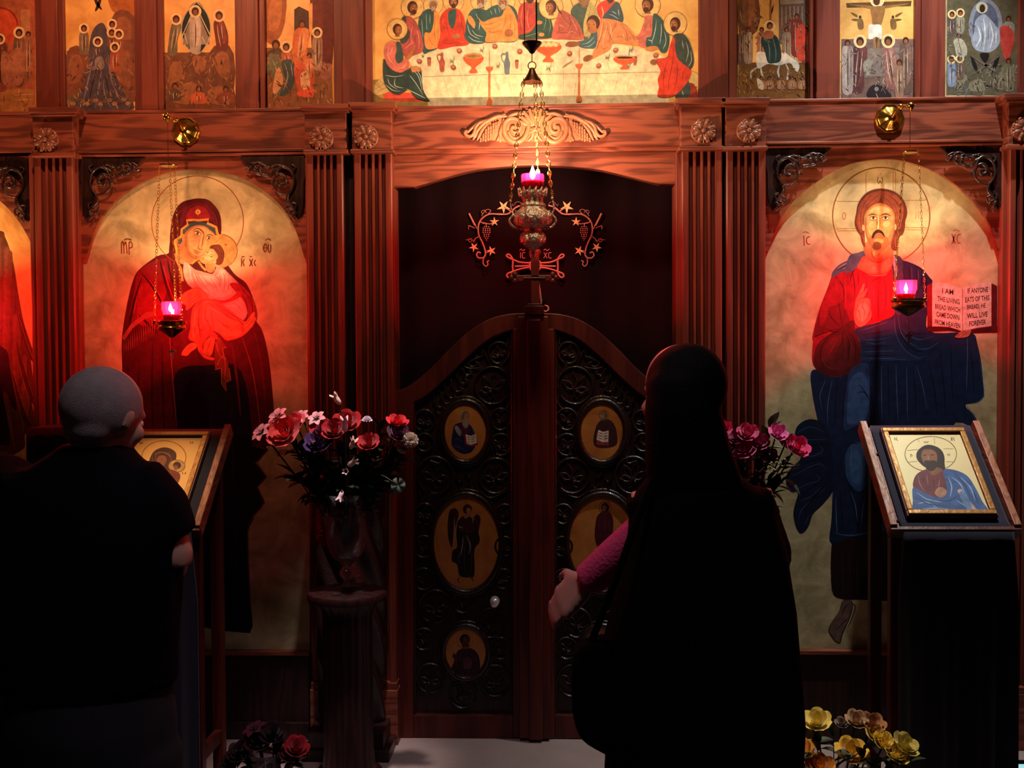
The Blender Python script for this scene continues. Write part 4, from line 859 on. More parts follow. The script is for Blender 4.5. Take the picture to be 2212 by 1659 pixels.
# blessing hand
p.tf(1740, 560, 4.148)
p.poly([(470, 600), (440, 560), (432, 480), (440, 440), (450, 370), (480, 300), (520, 220), (530, 225), (520, 290), (545, 262), (552, 275), (530, 330), (505, 350), (560, 345), (580, 370), (585, 430), (592, 480), (585, 530), (540, 580), (500, 605)], '#b06c50')
p.poly([(470, 420), (520, 390), (560, 420), (560, 500), (520, 550), (470, 540), (455, 480)], '#c88a6a')
p.sts([[(455, 385), (500, 350), (560, 348), (582, 372)], [(470, 330), (510, 300), (545, 268)], [(440, 440), (480, 470), (490, 540)], [(520, 360), (510, 420), (530, 470), (520, 540)], [(560, 400), (585, 450), (560, 510), (540, 560)], [(425, 325), (440, 400), (436, 450)], [(470, 400), (470, 440)]], 6, '#6a2c20')
# book
p.poly([(1088, 240), (1140, 205), (1145, 640), (1092, 645)], '#6a1018', 0); p.hard([(1090, 600), (1300, 610), (1405, 650), (1530, 622), (1660, 605), (1720, 600), (1718, 655), (1480, 662), (1390, 655), (1280, 640), (1092, 650)], '#3e0a10')
p.hard([(1655, 210), (1716, 240), (1716, 655), (1655, 650)], '#4e0c12')
pgL = [(1135, 208), (1200, 204), (1270, 218), (1340, 245), (1405, 268), (1405, 645), (1370, 632), (1290, 608), (1210, 600), (1135, 602)]
pgR = [(1405, 268), (1440, 245), (1500, 226), (1580, 215), (1665, 208), (1665, 598), (1590, 606), (1510, 620), (1450, 636), (1405, 645)]
p.hard(pgL, '#d2b8a6'); p.hard(pgR, '#c8b0a0'); p.st([(1405, 268), (1405, 645)], 5, '#7a5a50', False, 0)
rowsL = [('I AM', 1225, 258, 100), ('THE LIVING', 1180, 328, 200), ('BREAD WHICH', 1160, 398, 225), ('CAME DOWN', 1172, 468, 205), ('FROM HEAVEN', 1158, 538, 228)]
rowsR = [('IF ANYONE', 1450, 262, 185, -14), ('EATS OF THIS', 1430, 342, 218, -22), ('BREAD, HE', 1448, 412, 165, -18), ('WILL LIVE', 1446, 486, 185, -18), ('FOREVER', 1466, 556, 150, -18)]
for t, x, y, wd in rowsL: p.text(t, x, y, wd, 46, '#3a1c1c', skew=wd*.16, bold=.02)
for t, x, y, wd, sk in rowsR: p.text(t, x, y, wd, 46, '#3a1c1c', skew=sk, bold=.02)
p.poly([(1340, 690), (1380, 655), (1420, 636), (1480, 632), (1475, 665), (1450, 695), (1390, 704), (1352, 702)], '#a06450'); p.sts([[(1360, 695), (1400, 660), (1440, 645)], [(1390, 702), (1425, 670), (1465, 650)], [(1345, 690), (1370, 665)]], 5, '#5a2a20')
# head (crop 1780,380 x5.528)
p.tf(1780, 380, 5.528)
p.poly([(300, 960), (400, 920), (485, 895), (500, 960), (420, 1060), (380, 1110), (250, 1160)], '#3c5a6c')
p.poly([(820, 860), (760, 950), (480, 960), (430, 1020), (395, 1090), (440, 1130), (500, 1165), (620, 1172), (720, 1165), (790, 1120), (830, 1000)], '#a8623c')
p.poly([(490, 800), (500, 960), (560, 1000), (640, 1010), (740, 990), (800, 950), (800, 780)], '#a45e38')
p.poly([(500, 980), (580, 1010), (640, 1030), (700, 1010), (790, 980), (790, 1080), (720, 1140), (620, 1150), (510, 1130), (440, 1080)], '#b8704a'); p.ell(600, 1100, 30, 22, '#d08a68')
p.sts([[(495, 970), (560, 1010), (630, 1035), (700, 1020), (780, 970)], [(560, 860), (570, 940), (620, 1010)], [(660, 900), (650, 980)], [(400, 1085), (500, 1165), (620, 1175), (730, 1165), (800, 1115)]], 9, '#5a2414'); p.st([(600, 900), (600, 960)], 34, '#c88648')
p.poly([(490, 850), (450, 800), (435, 720), (395, 660), (366, 580), (370, 510), (385, 440), (400, 350), (450, 260), (520, 195), (610, 160), (690, 155), (790, 170), (880, 215), (950, 290), (985, 380), (992, 460), (970, 540), (965, 620), (940, 700), (905, 725), (880, 800), (875, 890), (810, 880), (800, 800), (850, 560), (700, 330), (500, 420), (485, 700)], '#56261a')
p.poly([(420, 420), (460, 300), (540, 220), (640, 185), (700, 185), (640, 320), (560, 360), (500, 420), (480, 480), (470, 600), (440, 680), (400, 600), (400, 500)], '#7a3a26')
p.poly([(700, 190), (820, 210), (910, 280), (950, 370), (950, 460), (920, 560), (900, 640), (860, 560), (850, 450), (790, 370), (700, 325)], '#7a3a26')
p.sts([[(650, 200), (560, 260), (480, 380), (450, 500), (460, 640)], [(600, 200), (500, 280), (430, 420), (420, 560), (450, 680)], [(660, 240), (600, 290), (520, 370)], [(560, 200), (450, 310), (400, 450), (390, 580)], [(720, 220), (820, 290), (880, 400), (890, 520), (880, 640)], [(740, 200), (860, 270), (930, 380), (930, 500), (910, 620)], [(720, 260), (800, 330), (850, 420), (870, 520)], [(460, 700), (480, 800)], [(850, 700), (850, 800), (860, 880)], [(880, 640), (870, 760)]], 5, '#9a5438')
p.sts([[(640, 190), (530, 260), (450, 380), (430, 520)], [(700, 210), (840, 290), (910, 400), (910, 560)], [(690, 240), (780, 310), (840, 400)], [(640, 240), (540, 330)]], 5, '#38140c')
p.poly([(495, 450), (520, 400), (580, 350), (650, 325), (700, 330), (780, 370), (835, 430), (848, 520), (845, 640), (820, 740), (785, 820), (740, 880), (690, 910), (630, 910), (570, 870), (525, 800), (495, 700), (485, 580)], '#a86a42')
p.poly([(520, 450), (560, 390), (650, 350), (760, 380), (820, 450), (825, 560), (800, 660), (750, 740), (700, 720), (600, 730), (550, 700), (515, 600)], '#c48654')
p.poly([(540, 420), (620, 370), (740, 380), (790, 430), (700, 440), (660, 460), (600, 440)], '#d89e6c'); p.ell(745, 570, 46, 34, '#d89e6c', -.3); p.ell(570, 580, 34, 36, '#d29868', .3)
p.poly([(560, 720), (640, 690), (730, 715), (780, 780), (750, 850), (700, 900), (640, 905), (575, 870), (530, 790)], '#935230'); p.poly([(590, 770), (640, 745), (700, 760), (700, 800), (640, 790)], '#b87a4c')
p.poly([(570, 740), (580, 690), (610, 655), (640, 640), (680, 650), (715, 690), (722, 735), (690, 695), (650, 680), (610, 700), (590, 745)], '#2c120c')
p.poly([(575, 850), (595, 800), (640, 785), (675, 810), (680, 860), (640, 885), (600, 880)], '#5a2c1a')
p.sts([[(620, 700), (650, 692), (685, 700)]], 11, '#a24a34'); p.sts([[(630, 714), (655, 722), (680, 712)]], 10, '#b86248')
p.st([(660, 470), (668, 560), (660, 640)], 8, '#8a5030'); p.st([(648, 470), (650, 560), (640, 640)], 14, '#e8b888'); p.st([(625, 500), (632, 570), (622, 640)], 9, '#6a341e'); p.sts([[(618, 640), (650, 662), (684, 645)]], 7, '#5a2818')
p.sts([[(525, 480), (570, 458), (635, 470)], [(675, 472), (740, 455), (800, 480)]], 13, '#46200f')
for cx in (588, 733):
    p.ell(cx, 505, 46, 22, '#8a5234'); p.ell(cx, 505, 38, 15, '#e0c4a4'); p.ell(cx, 503, 15, 15, '#301610'); p.st([(cx-44, 505), (cx, 484), (cx+44, 506)], 8, '#361810'); p.st([(cx-34, 524), (cx, 536), (cx+34, 522)], 5, '#8a5030')
p.ell(468, 620, 16, 36, '#c88a60'); p.ell(848, 610, 16, 38, '#c88a60'); p.sts([[(500, 500), (495, 620), (520, 740), (570, 850)], [(842, 500), (838, 640), (800, 770), (740, 870)]], 8, '#6a3820')
p.build('painting', T)

# --- winged figure at the left edge
T, p = icon('arched_icon', 'arched orange-gold icon cut off at the left edge showing a brown wing', cr([(-150, 374), (-60, 393), (0, 434), (36, 472), (65, 519), (76, 552)], 4, False)+[(90, 560), (92, 1408), (-150, 1408)], 4.016, GOLD2)
p.tf(0, 360, 2.765)
p.poly([(-200, 380), (0, 382), (30, 420), (60, 500), (85, 600), (110, 760), (140, 920), (170, 1020), (210, 1140), (205, 1180), (185, 1160), (215, 1380), (232, 1460), (225, 1480), (190, 1400), (210, 1560), (150, 1600), (120, 1700), (-200, 1700)], '#5a2c18')
for k in range(5):
    for j in range(9):
        x = -60+j*20+k*16; y = 480+k*190+j*26
        if x > 60+k*34: continue
        p.poly([(x-13, y-120), (x+13, y-120), (x+16, y+10), (x+10, y+40), (x, y+52), (x-10, y+40), (x-14, y)], ['#6a3820', '#5a2e1c', '#74402a'][(j+k) % 3]); p.st([(x+15, y-60), (x+16, y+10), (x+8, y+44)], 2.5, '#2e120a')
for pts in ([(110, 880), (140, 960), (180, 1100), (212, 1175), (200, 1178), (160, 1090), (120, 980)], [(100, 1030), (150, 1200), (190, 1340), (234, 1470), (222, 1478), (170, 1350), (120, 1200)], [(60, 1170), (100, 1300), (150, 1450), (205, 1560), (180, 1580), (110, 1440), (70, 1300)]): p.poly(pts, '#4a2012'); p.st([pts[0], pts[2], pts[3]], 3, '#a06a40')
p.sts([[(60, 1180), (90, 1340), (130, 1500), (150, 1620)], [(20, 1360), (50, 1500), (80, 1640)], [(100, 1130), (140, 1280), (180, 1430)], [(40, 1380), (70, 1560), (90, 1700)]], 3, '#9a6a48')
p.poly([(-200, 1060), (20, 1080), (60, 1200), (100, 1430), (80, 1440), (40, 1360), (20, 1360), (60, 1640), (0, 1660), (-200, 1700)], '#1e1418')
p.build('painting', T)

# --- supper panel
def figure(cx, cy, r, body, robe, mantle=None, hair=HAIR, face='#8a5232', halo='#d9b070', light='#ffffff', beard=True, look=0):
    if halo: p.ell(cx, cy, r*1.85, r*1.9, halo); p.ring(cx, cy, r*1.85, r*.09, '#9a6030', ry=r*1.9)
    p.poly(body, robe)
    if mantle: p.poly(mantle[0], mantle[1])
    p.poly([(cx-r*.35, cy+r*.5), (cx+r*.35, cy+r*.5), (cx+r*.42, cy+r*1.35), (cx-r*.42, cy+r*1.35)], '#8a5436', 0)
    p.ell(cx, cy, r*.86, r*1.05, hair); p.ell(cx+look*r*.22, cy+r*.22, r*.6, r*.82, face); p.ell(cx+look*r*.3, cy+r*.1, r*.42, r*.4, '#a46a44')
    if beard: p.ell(cx+look*r*.25, cy+r*.78, r*.42, r*.42, hair)
    p.sts([[(cx-r*.3+look*r*.3, cy+r*.02), (cx-r*.05+look*r*.3, cy)], [(cx+r*.15+look*r*.3, cy), (cx+r*.4+look*r*.3, cy+r*.02)], [(cx+look*r*.36, cy+r*.05), (cx+look*r*.42, cy+r*.4)]], r*.1, '#2e140c', False, 0)
def pleats(lst, col, w=6): p.sts(lst, w, col)

T, p = icon('supper_icon', 'wide bright icon of haloed men seated around a white table above the doors', [(797, -150), (1514, -150), (1514, 236), (797, 240)], 4.020, GOLD2)
T['label'] = 'wide bright icon of haloed men around a white table, over the royal doors'
p.tf(800, 0, 6.144)
TEAL = '#33504e'; ROSE = '#b4584a'; ORG = '#d98a48'; RED = '#c23a26'
p.poly([(30, 1060), (120, 1050), (300, 1200), (760, 1330), (760, 1500), (20, 1500)], '#9a7a40', 0)
p.poly([(50, 1200), (60, 1130), (110, 1060), (170, 1000), (240, 1060), (260, 1200), (120, 1260), (70, 1250)], '#b8a068'); p.sts([[(80, 1120), (180, 1200)], [(120, 1060), (230, 1160)], [(60, 1190), (200, 1100)], [(80, 1230), (240, 1140)]], 5, '#6a5430')
p.poly([(170, 1270), (220, 1230), (380, 1240), (520, 1230), (700, 1280), (760, 1340), (500, 1350), (340, 1340), (210, 1320)], '#c8483a')
# table (whole)
p.hard([(510, 800), (560, 740), (720, 690), (900, 650), (1200, 595), (1500, 570), (1900, 535), (2212, 520), (2640, 530), (3000, 552), (3350, 600), (3700, 680), (3900, 750), (3950, 800), (3960, 1440), (800, 1460), (750, 1330), (700, 1220), (690, 1050), (660, 920), (560, 890)], '#d6c2a0')
p.sts([[(700, 1020), (1100, 1005), (1800, 985), (2250, 985), (3000, 975), (3600, 960), (3920, 955)]], 8, '#8a7a60', False)
for x0, y0, x1, y1 in ((770, 870, 740, 1020), (960, 970, 1050, 1310), (1130, 750, 1260, 1220), (1370, 970, 1270, 1250), (1620, 950, 1730, 1250), (2000, 760, 2010, 980), (1820, 1010, 1880, 1250), (2560, 900, 2560, 1300), (2750, 950, 2700, 1300), (2990, 1010, 3100, 1300), (3300, 930, 3230, 1300), (3450, 960, 3400, 1250), (3650, 900, 3560, 1300), (3100, 700, 3200, 1000), (2420, 640, 2440, 980), (2870, 1010, 2800, 1350), (1480, 1030, 1400, 1240)): p.st([(x0, y0), (x1, y1)], 7, '#a8977c')
# figures behind the table, left to right
figure(835, 60, 70, [(680, 180), (760, 120), (880, 150), (930, 260), (920, 560), (880, 650), (780, 690), (700, 700), (640, 420), (640, 260)], TEAL, ([(850, 140), (920, 200), (940, 400), (930, 580), (870, 640), (740, 640), (720, 440), (800, 430), (840, 300)], ORG), hair='#a08a74')
pleats([[(860, 200), (850, 400), (860, 560)], [(900, 260), (900, 450), (890, 600)], [(760, 460), (800, 560), (860, 620)]], '#a8622c'); pleats([[(740, 180), (745, 300), (750, 400)], [(680, 260), (690, 380), (700, 500)], [(790, 190), (790, 320)]], '#9ab0aa', 7)
figure(1105, 20, 74, [(920, 260), (980, 150), (1080, 100), (1180, 130), (1240, 220), (1280, 400), (1310, 585), (1100, 620), (900, 650), (930, 450)], RED, ([(1040, 160), (1140, 130), (1120, 330), (1080, 380), (1040, 300)], TEAL))
pleats([[(1000, 200), (1020, 360), (1060, 520)], [(1200, 200), (1210, 350), (1160, 440)], [(940, 560), (1060, 580), (1160, 540)], [(960, 350), (1010, 380), (1060, 370)], [(1230, 330), (1250, 480), (1280, 570)]], '#7a1e16'); pleats([[(970, 240), (960, 330)], [(1180, 180), (1190, 300)], [(1150, 540), (1240, 560)]], '#e87a58'); p.ell(1140, 480, 50, 34, '#a8663e')
figure(1480, 10, 80, [(1260, 420), (1280, 260), (1350, 130), (1480, 120), (1580, 180), (1560, 400), (1520, 560), (1400, 585), (1300, 560), (1250, 480)], TEAL, ([(1290, 230), (1330, 210), (1390, 300), (1380, 380), (1350, 350), (1300, 290)], ORG), hair='#b0a090', look=-1)
pleats([[(1290, 330), (1330, 450), (1450, 520)], [(1400, 180), (1450, 300), (1440, 400)], [(1300, 480), (1380, 540), (1500, 560)], [(1350, 400), (1400, 460), (1500, 490)]], '#b8c8c0', 8)
figure(1760, 20, 86, [(1560, 120), (1700, 60), (1880, 80), (1960, 220), (1960, 530), (1700, 560), (1520, 560), (1540, 400), (1450, 300), (1440, 240)], TEAL, ([(1440, 240), (1500, 290), (1620, 240), (1740, 210), (1800, 80), (1860, 100), (1940, 260), (1965, 520), (1700, 555), (1530, 555), (1540, 440), (1470, 340)], ORG), hair='#a89888')
pleats([[(1480, 320), (1600, 320), (1740, 240)], [(1500, 370), (1620, 380), (1740, 310)], [(1800, 160), (1780, 320), (1710, 480)], [(1860, 180), (1860, 350), (1820, 500)], [(1560, 420), (1660, 430), (1730, 400)], [(1910, 260), (1920, 400), (1900, 520)]], '#a05c28', 7); pleats([[(1590, 140), (1620, 200)], [(1650, 110), (1670, 190)], [(1700, 90), (1720, 170)]], '#a8bab4'); p.ell(1840, 440, 60, 50, '#9a5c38')
figure(2120, -60, 90, [(1960, 180), (2000, 60), (2100, 20), (2250, 40), (2330, 120), (2400, 300), (2420, 480), (2300, 520), (2000, 525), (1960, 400)], '#b03c34', ([(2190, 60), (2300, 60), (2380, 200), (2440, 440), (2420, 500), (2000, 525), (1990, 460), (2120, 430), (2200, 300)], '#2e4a3e'))
pleats([[(2020, 100), (2000, 250), (2020, 380)], [(2100, 100), (2080, 260), (2110, 380)], [(2060, 420), (2120, 400), (2180, 330)]], '#e8806a', 8); pleats([[(2290, 120), (2330, 260), (2300, 400)], [(2360, 220), (2390, 350), (2360, 470)], [(2040, 490), (2150, 460), (2260, 420)]], '#86a08a', 6); p.ell(2240, 300, 44, 26, '#b8744a'); p.ell(2270, 460, 40, 26, '#c8824e')
p.tf(1150, 0, 5.821)
figure(650, -20, 90, [(480, 160), (540, 60), (680, 20), (800, 100), (830, 200), (800, 300), (680, 500), (640, 480), (560, 300)], '#4a5a52', ([(660, 220), (720, 30), (800, 100), (835, 220), (740, 420), (660, 460), (640, 330)], '#b8a468'), hair='#8a6a50'); pleats([[(740, 90), (700, 230), (690, 380)], [(790, 140), (770, 260)]], '#8a7440')
figure(980, -60, 84, [(810, 100), (880, 20), (1000, 0), (1090, 60), (1130, 160), (1135, 270), (1000, 250), (860, 235)], '#c03a30', ([(880, 230), (960, 120), (1060, 20), (1120, 110), (1140, 270), (1000, 250)], '#3a4e58')); pleats([[(1080, 120), (1090, 200)], [(960, 180), (1020, 200), (1080, 240)], [(1000, 140), (1060, 180)]], '#a8b8c0', 9); pleats([[(870, 80), (890, 160), (880, 220)]], '#e8a060', 14)
figure(235, 85, 82, [(250, 485), (270, 330), (300, 240), (350, 130), (460, 170), (560, 260), (620, 380), (650, 480), (560, 500), (400, 492)], ROSE, None, look=-1, beard=False); p.poly([(310, 60), (340, 130), (380, 180), (350, 170), (320, 130)], HAIR); pleats([[(360, 170), (420, 260), (500, 330)], [(460, 190), (480, 300), (440, 400)], [(320, 280), (340, 380), (300, 440)], [(560, 300), (590, 400), (600, 480)], [(330, 420), (420, 410), (520, 420)]], '#7a2e2a', 7); pleats([[(470, 200), (520, 290), (560, 380)], [(440, 420), (500, 400), (560, 430)], [(340, 310), (400, 350)]], '#e09a88', 7)
figure(1450, 60, 86, [(1260, 490), (1340, 430), (1400, 280), (1420, 200), (1520, 200), (1640, 260), (1720, 420), (1700, 600), (1640, 665), (1580, 620), (1440, 610), (1320, 570)], '#c0685a', ([(1520, 180), (1620, 230), (1700, 370), (1725, 500), (1690, 650), (1620, 660), (1560, 580), (1440, 600), (1435, 480), (1500, 440)], TEAL), look=-1, halo='#d9b070')
pleats([[(1560, 260), (1540, 400), (1500, 540)], [(1620, 300), (1620, 420), (1600, 560)], [(1660, 400), (1680, 520), (1640, 620)], [(1450, 500), (1500, 520), (1500, 560)]], '#b4c4c4', 8); pleats([[(1300, 500), (1380, 470), (1430, 420)], [(1420, 300), (1410, 400)], [(1480, 240), (1490, 420)]], '#8a3a34', 6); p.ell(1500, 610, 80, 30, '#b8784a', -.1)
# reaching disciple
p.poly([(850, 240), (1000, 245), (1140, 290), (1230, 370), (1300, 470), (1330, 570), (1200, 560), (1020, 545), (980, 620), (900, 670), (820, 710), (745, 740), (780, 590), (800, 460), (830, 330)], '#c47a4e'); p.poly([(760, 380), (815, 400), (800, 590), (700, 610), (600, 590), (565, 530), (640, 510), (710, 480)], '#3c5a62')
p.poly([(415, 570), (450, 530), (540, 525), (600, 540), (570, 575), (480, 590)], '#8a5232'); p.poly([(640, 760), (650, 720), (700, 695), (760, 705), (740, 750), (680, 775)], '#8a5232')
p.ell(765, 290, 84, 98, HAIR); p.ell(745, 320, 60, 76, '#a8683e'); p.poly([(690, 370), (800, 350), (810, 400), (740, 420)], '#a8683e'); p.sts([[(700, 310), (730, 305)], [(760, 310), (790, 315)], [(720, 330), (705, 355), (725, 365)]], 7, '#3a1c10')
pleats([[(900, 270), (880, 420), (800, 640)], [(940, 280), (960, 420), (1020, 540)], [(1060, 290), (1000, 400), (960, 540)], [(1100, 310), (1180, 400), (1200, 540)], [(1060, 480), (1120, 460), (1200, 520)], [(860, 580), (900, 620), (950, 580)], [(1180, 360), (1260, 450), (1300, 540)], [(840, 420), (830, 560), (770, 690)]], '#8a4a28', 7); pleats([[(880, 290), (850, 450), (800, 600)], [(980, 290), (990, 400), (1000, 480)], [(1140, 430), (1160, 500)], [(940, 320), (900, 460), (880, 560)]], '#eab890', 7); pleats([[(620, 560), (700, 540), (780, 460)], [(640, 590), (720, 580), (790, 520)]], '#a8c0c4', 6)
# last man at right
p.poly([(1960, 900), (2080, 940), (2090, 1080), (1990, 1080), (1960, 1000)], '#b8a068'); p.poly([(1900, 1080), (2020, 1050), (2080, 1220), (1900, 1240)], '#8a2c24')
figure(1795, 300, 78, [(1760, 480), (1800, 430), (1900, 430), (1980, 540), (2030, 740), (2000, 860), (1930, 860), (1860, 760), (1960, 1000), (1980, 1200), (1800, 1230), (1760, 900), (1740, 650)], '#3a4440', ([(1780, 460), (1800, 640), (1840, 760), (1990, 880), (1980, 980), (1880, 1120), (1760, 1215), (1580, 1215), (1590, 1100), (1575, 1000), (1610, 900), (1565, 800), (1560, 745), (1690, 720), (1720, 600)], RED), look=-1)
pleats([[(1780, 600), (1760, 800), (1720, 1000), (1700, 1180)], [(1820, 760), (1820, 950), (1780, 1150)], [(1700, 760), (1660, 900), (1640, 1100)], [(1900, 880), (1880, 1020)]], '#8a1e14', 9); pleats([[(1930, 520), (1960, 650), (1930, 780)], [(1990, 640), (2000, 760), (1960, 840)], [(1880, 500), (1900, 620)], [(1880, 1140), (1900, 1200)]], '#a8b0a4', 8); p.ell(1525, 782, 46, 34, '#8a5232')
p.tf(800, 0, 6.144)
# two men at left in front
figure(560, 100, 80, [(420, 260), (500, 210), (600, 280), (670, 440), (705, 600), (680, 690), (560, 740), (480, 780), (400, 600), (420, 400)], '#a84e48', ([(410, 270), (470, 220), (480, 340), (530, 440), (480, 560), (400, 560)], '#3e4640'), look=1)
pleats([[(560, 350), (540, 470), (560, 600)], [(620, 400), (650, 540), (640, 660)], [(440, 660), (520, 600), (580, 560)]], '#e0908a', 8); pleats([[(500, 400), (520, 540), (460, 640)], [(590, 450), (600, 600)]], '#6a2422', 6)
figure(360, 390, 72, [(190, 720), (200, 620), (260, 560), (340, 560), (440, 760), (500, 790), (520, 860), (480, 930), (400, 965), (300, 940), (230, 880)], '#c46a5e', ([(340, 570), (400, 570), (440, 750), (420, 820), (360, 840), (330, 760), (350, 660)], '#3e504c'), look=1, beard=False)
p.poly([(180, 780), (240, 880), (330, 950), (440, 960), (560, 890), (640, 890), (680, 940), (700, 1180), (760, 1300), (780, 1345), (600, 1300), (520, 1190), (440, 1230), (360, 1260), (260, 1210), (190, 1100), (170, 950)], '#2c3e3c')
pleats([[(200, 1000), (320, 1020), (440, 1000)], [(230, 1040), (260, 1120), (360, 1190)], [(560, 920), (640, 1020), (690, 1200)], [(520, 1000), (600, 1100), (700, 1260)], [(330, 1040), (330, 1140), (440, 1170)], [(480, 1180), (600, 1240), (740, 1310)], [(600, 920), (660, 1000), (690, 1120)], [(200, 1120), (300, 1200), (400, 1210)]], '#a8bcb4', 8); pleats([[(240, 620), (240, 760), (330, 880)], [(300, 620), (260, 740)], [(480, 830), (440, 900), (360, 900)]], '#eaa494', 9); p.poly([(540, 900), (600, 885), (660, 900), (665, 950), (610, 950), (560, 960)], '#b8784a'); p.poly([(480, 780), (560, 650), (590, 600), (585, 680), (530, 770)], '#a8683e')
# things on the table
def bowl(x, y, w, h, c='#c8542e', fill='#8a6a3a'):
    p.poly([(x-w, y-h*.45), (x+w, y-h*.45), (x+w*.85, y), (x+w*.4, y+h*.25), (x+w*.18, y+h*.45), (x+w*.45, y+h*.8), (x-w*.45, y+h*.8), (x-w*.18, y+h*.45), (x-w*.4, y+h*.25), (x-w*.85, y)], c); p.ell(x, y-h*.48, w, h*.2, '#e07a48'); p.ell(x, y-h*.48, w*.8, h*.13, fill)
def loaf(x, y, r=36): p.ell(x, y, r, r*.85, '#8a4a3a'); p.ell(x-4, y-8, r*.6, r*.4, '#b87460')
def cup(x, y, w=26, h=50): p.hard([(x-w, y-h), (x+w, y-h), (x+w*.7, y+h), (x-w*.7, y+h)], '#a05c4c'); p.ell(x, y-h, w, 9, '#6a342a')
def jug(x, y, h, c, hd=True):
    p.poly([(x-h*.12, y-h), (x+h*.12, y-h), (x+h*.13, y-h*.5), (x+h*.3, y), (x+h*.24, y+h*.6), (x+h*.2, y+h), (x-h*.2, y+h), (x-h*.24, y+h*.6), (x-h*.3, y), (x-h*.13, y-h*.5)], c)
    if hd: p.st([(x-h*.12, y-h*.85), (x-h*.5, y-h*.8), (x-h*.45, y-h*.3), (x-h*.2, y+h*.05)], h*.09, c, False)
def stick(x, y): p.st([(x, y-240), (x+4, y), (x, y+20)], 18, '#b88a68'); p.poly([(x-48, y), (x+50, y-4), (x+20, y+50), (x-16, y+50)], '#c05a38'); p.hard([(x-12, y+40), (x+14, y+40), (x+14, y+420), (x-14, y+420)], '#a8683c'); p.poly([(x-30, y+440), (x, y+400), (x+36, y+440), (x+30, y+490), (x-30, y+490)], '#c8662e')
def herb(x, y, s=1): p.sts([[(x, y), (x+40*s, y-30*s), (x+90*s, y-50*s)], [(x+20*s, y-10*s), (x+20*s, y-60*s)], [(x+40*s, y-30*s), (x+60*s, y+20*s)], [(x+10*s, y-20*s), (x+70*s, y-10*s)], [(x+60*s, y-40*s), (x+70*s, y-90*s)]], 9, '#7a8068')
bowl(1370, 830, 122, 170); bowl(2360, 680, 160, 175, fill='#c8a070')
for i in range(7): p.ell(2270+i*32, 600-(i % 2)*16, 22, 24, '#d9b486')
jug(1815, 840, 140, '#5a6874'); jug(955, 830, 120, '#a05040'); jug(3430, 790, 88, '#8a9498', False); cup(785, 825); cup(1945, 860); cup(3510, 812)
p.tf(1150, 0, 5.821); bowl(1160, 780, 130, 110, fill='#3a1c12'); p.tf(800, 0, 6.144)
for x, y in ((655, 818), (1185, 680), (1105, 900), (1655, 620), (1985, 690), (2645, 715), (3255, 670), (3030, 878), (3788, 740)): loaf(x, y)
stick(1582, 900); stick(2768, 860)
herb(1050, 840); herb(1450, 690, .8); herb(680, 760, .5); herb(1670, 900, .7); herb(2320, 940, 1.2); herb(3110, 790, .9); herb(3420, 690, .9); p.st([(2545, 905), (2620, 850), (2690, 810)], 12, '#7a6050')
p.build('painting', T)

# --- feast icons
def small(label, x0, y0, x1, y1, ground=GOLD2):
    return icon('feast_icon', label, [(x0-4, -150), (x1+4, -150), (x1+4, y1+5), (x0-4, y1+5)], 4.020, ground)
def dabs(x0, y0, x1, y1, cols, seed, n=170, L_=36, w=9):
    n = n//2
    rnd = random.Random(seed)
    for c in cols:
        lst = []
        for i in range(n//len(cols)):
            x, y = rnd.uniform(x0, x1), rnd.uniform(y0, y1); a = rnd.gauss(1.5, .55); l = rnd.uniform(.4, 1.2)*L_
            lst.append([(x, y), (x+l*.5*math.cos(a)+rnd.uniform(-4, 4), y+l*.5*math.sin(a)), (x+l*math.cos(a), y+l*math.sin(a))])
        p.sts(lst, w*rnd.uniform(.5, 1), c, True, 2)
def sil(cx, cy, r, h, c, c2=None, halo=True, w=2.1, lean=0):
    """small standing figure"""
    b = [(cx-r*.5, cy+r*.8), (cx+r*.5, cy+r*.8), (cx+r*w*.6, cy+r*1.8), (cx+r*w*.62+lean, cy+h*.6), (cx+r*w*.5+lean, cy+h), (cx-r*w*.5+lean, cy+h), (cx-r*w*.62+lean*.5, cy+h*.6), (cx-r*w*.6, cy+r*1.8)]
    p.poly(b, c)
    if c2: p.poly([(cx+r*.1, cy+r), (cx+r*w*.5, cy+r*1.8), (cx+r*w*.5+lean, cy+h*.7), (cx+lean, cy+h*.85), (cx-r*.3+lean*.5, cy+h*.5)], c2)
    p.sts([[(cx-r*.4, cy+r*2), (cx-r*.5+lean*.5, cy+h*.6), (cx-r*.3+lean, cy+h*.92)], [(cx+r*.5, cy+r*2), (cx+r*.4+lean*.5, cy+h*.7)]], r*.16, '#d0b8a0'); p.sts([[(cx, cy+r*2), (cx+r*.1+lean*.5, cy+h*.6), (cx+lean, cy+h*.9)]], r*.2, '#2c1814')
    if halo: p.ell(cx, cy, r*1.35, r*1.4, '#e2c088'); p.ring(cx, cy, r*1.3, r*.12, '#f2dcae', ry=r*1.35)
    p.ell(cx, cy, r*.82, r*.95, '#3a1a10'); p.ell(cx, cy+r*.25, r*.5, r*.62, '#8a5234')
def rocks(lst, c1='#6a4a34', c2='#a07850'):
    for pts in lst:
        p.poly(pts, c1, 2); m = (sum(x for x, _ in pts)/len(pts), sum(y for _, y in pts)/len(pts)); p.poly([((x*.6+m[0]*.4), (y*.6+m[1]*.4)-3) for x, y in pts], c2, 2)
S3 = 2.911
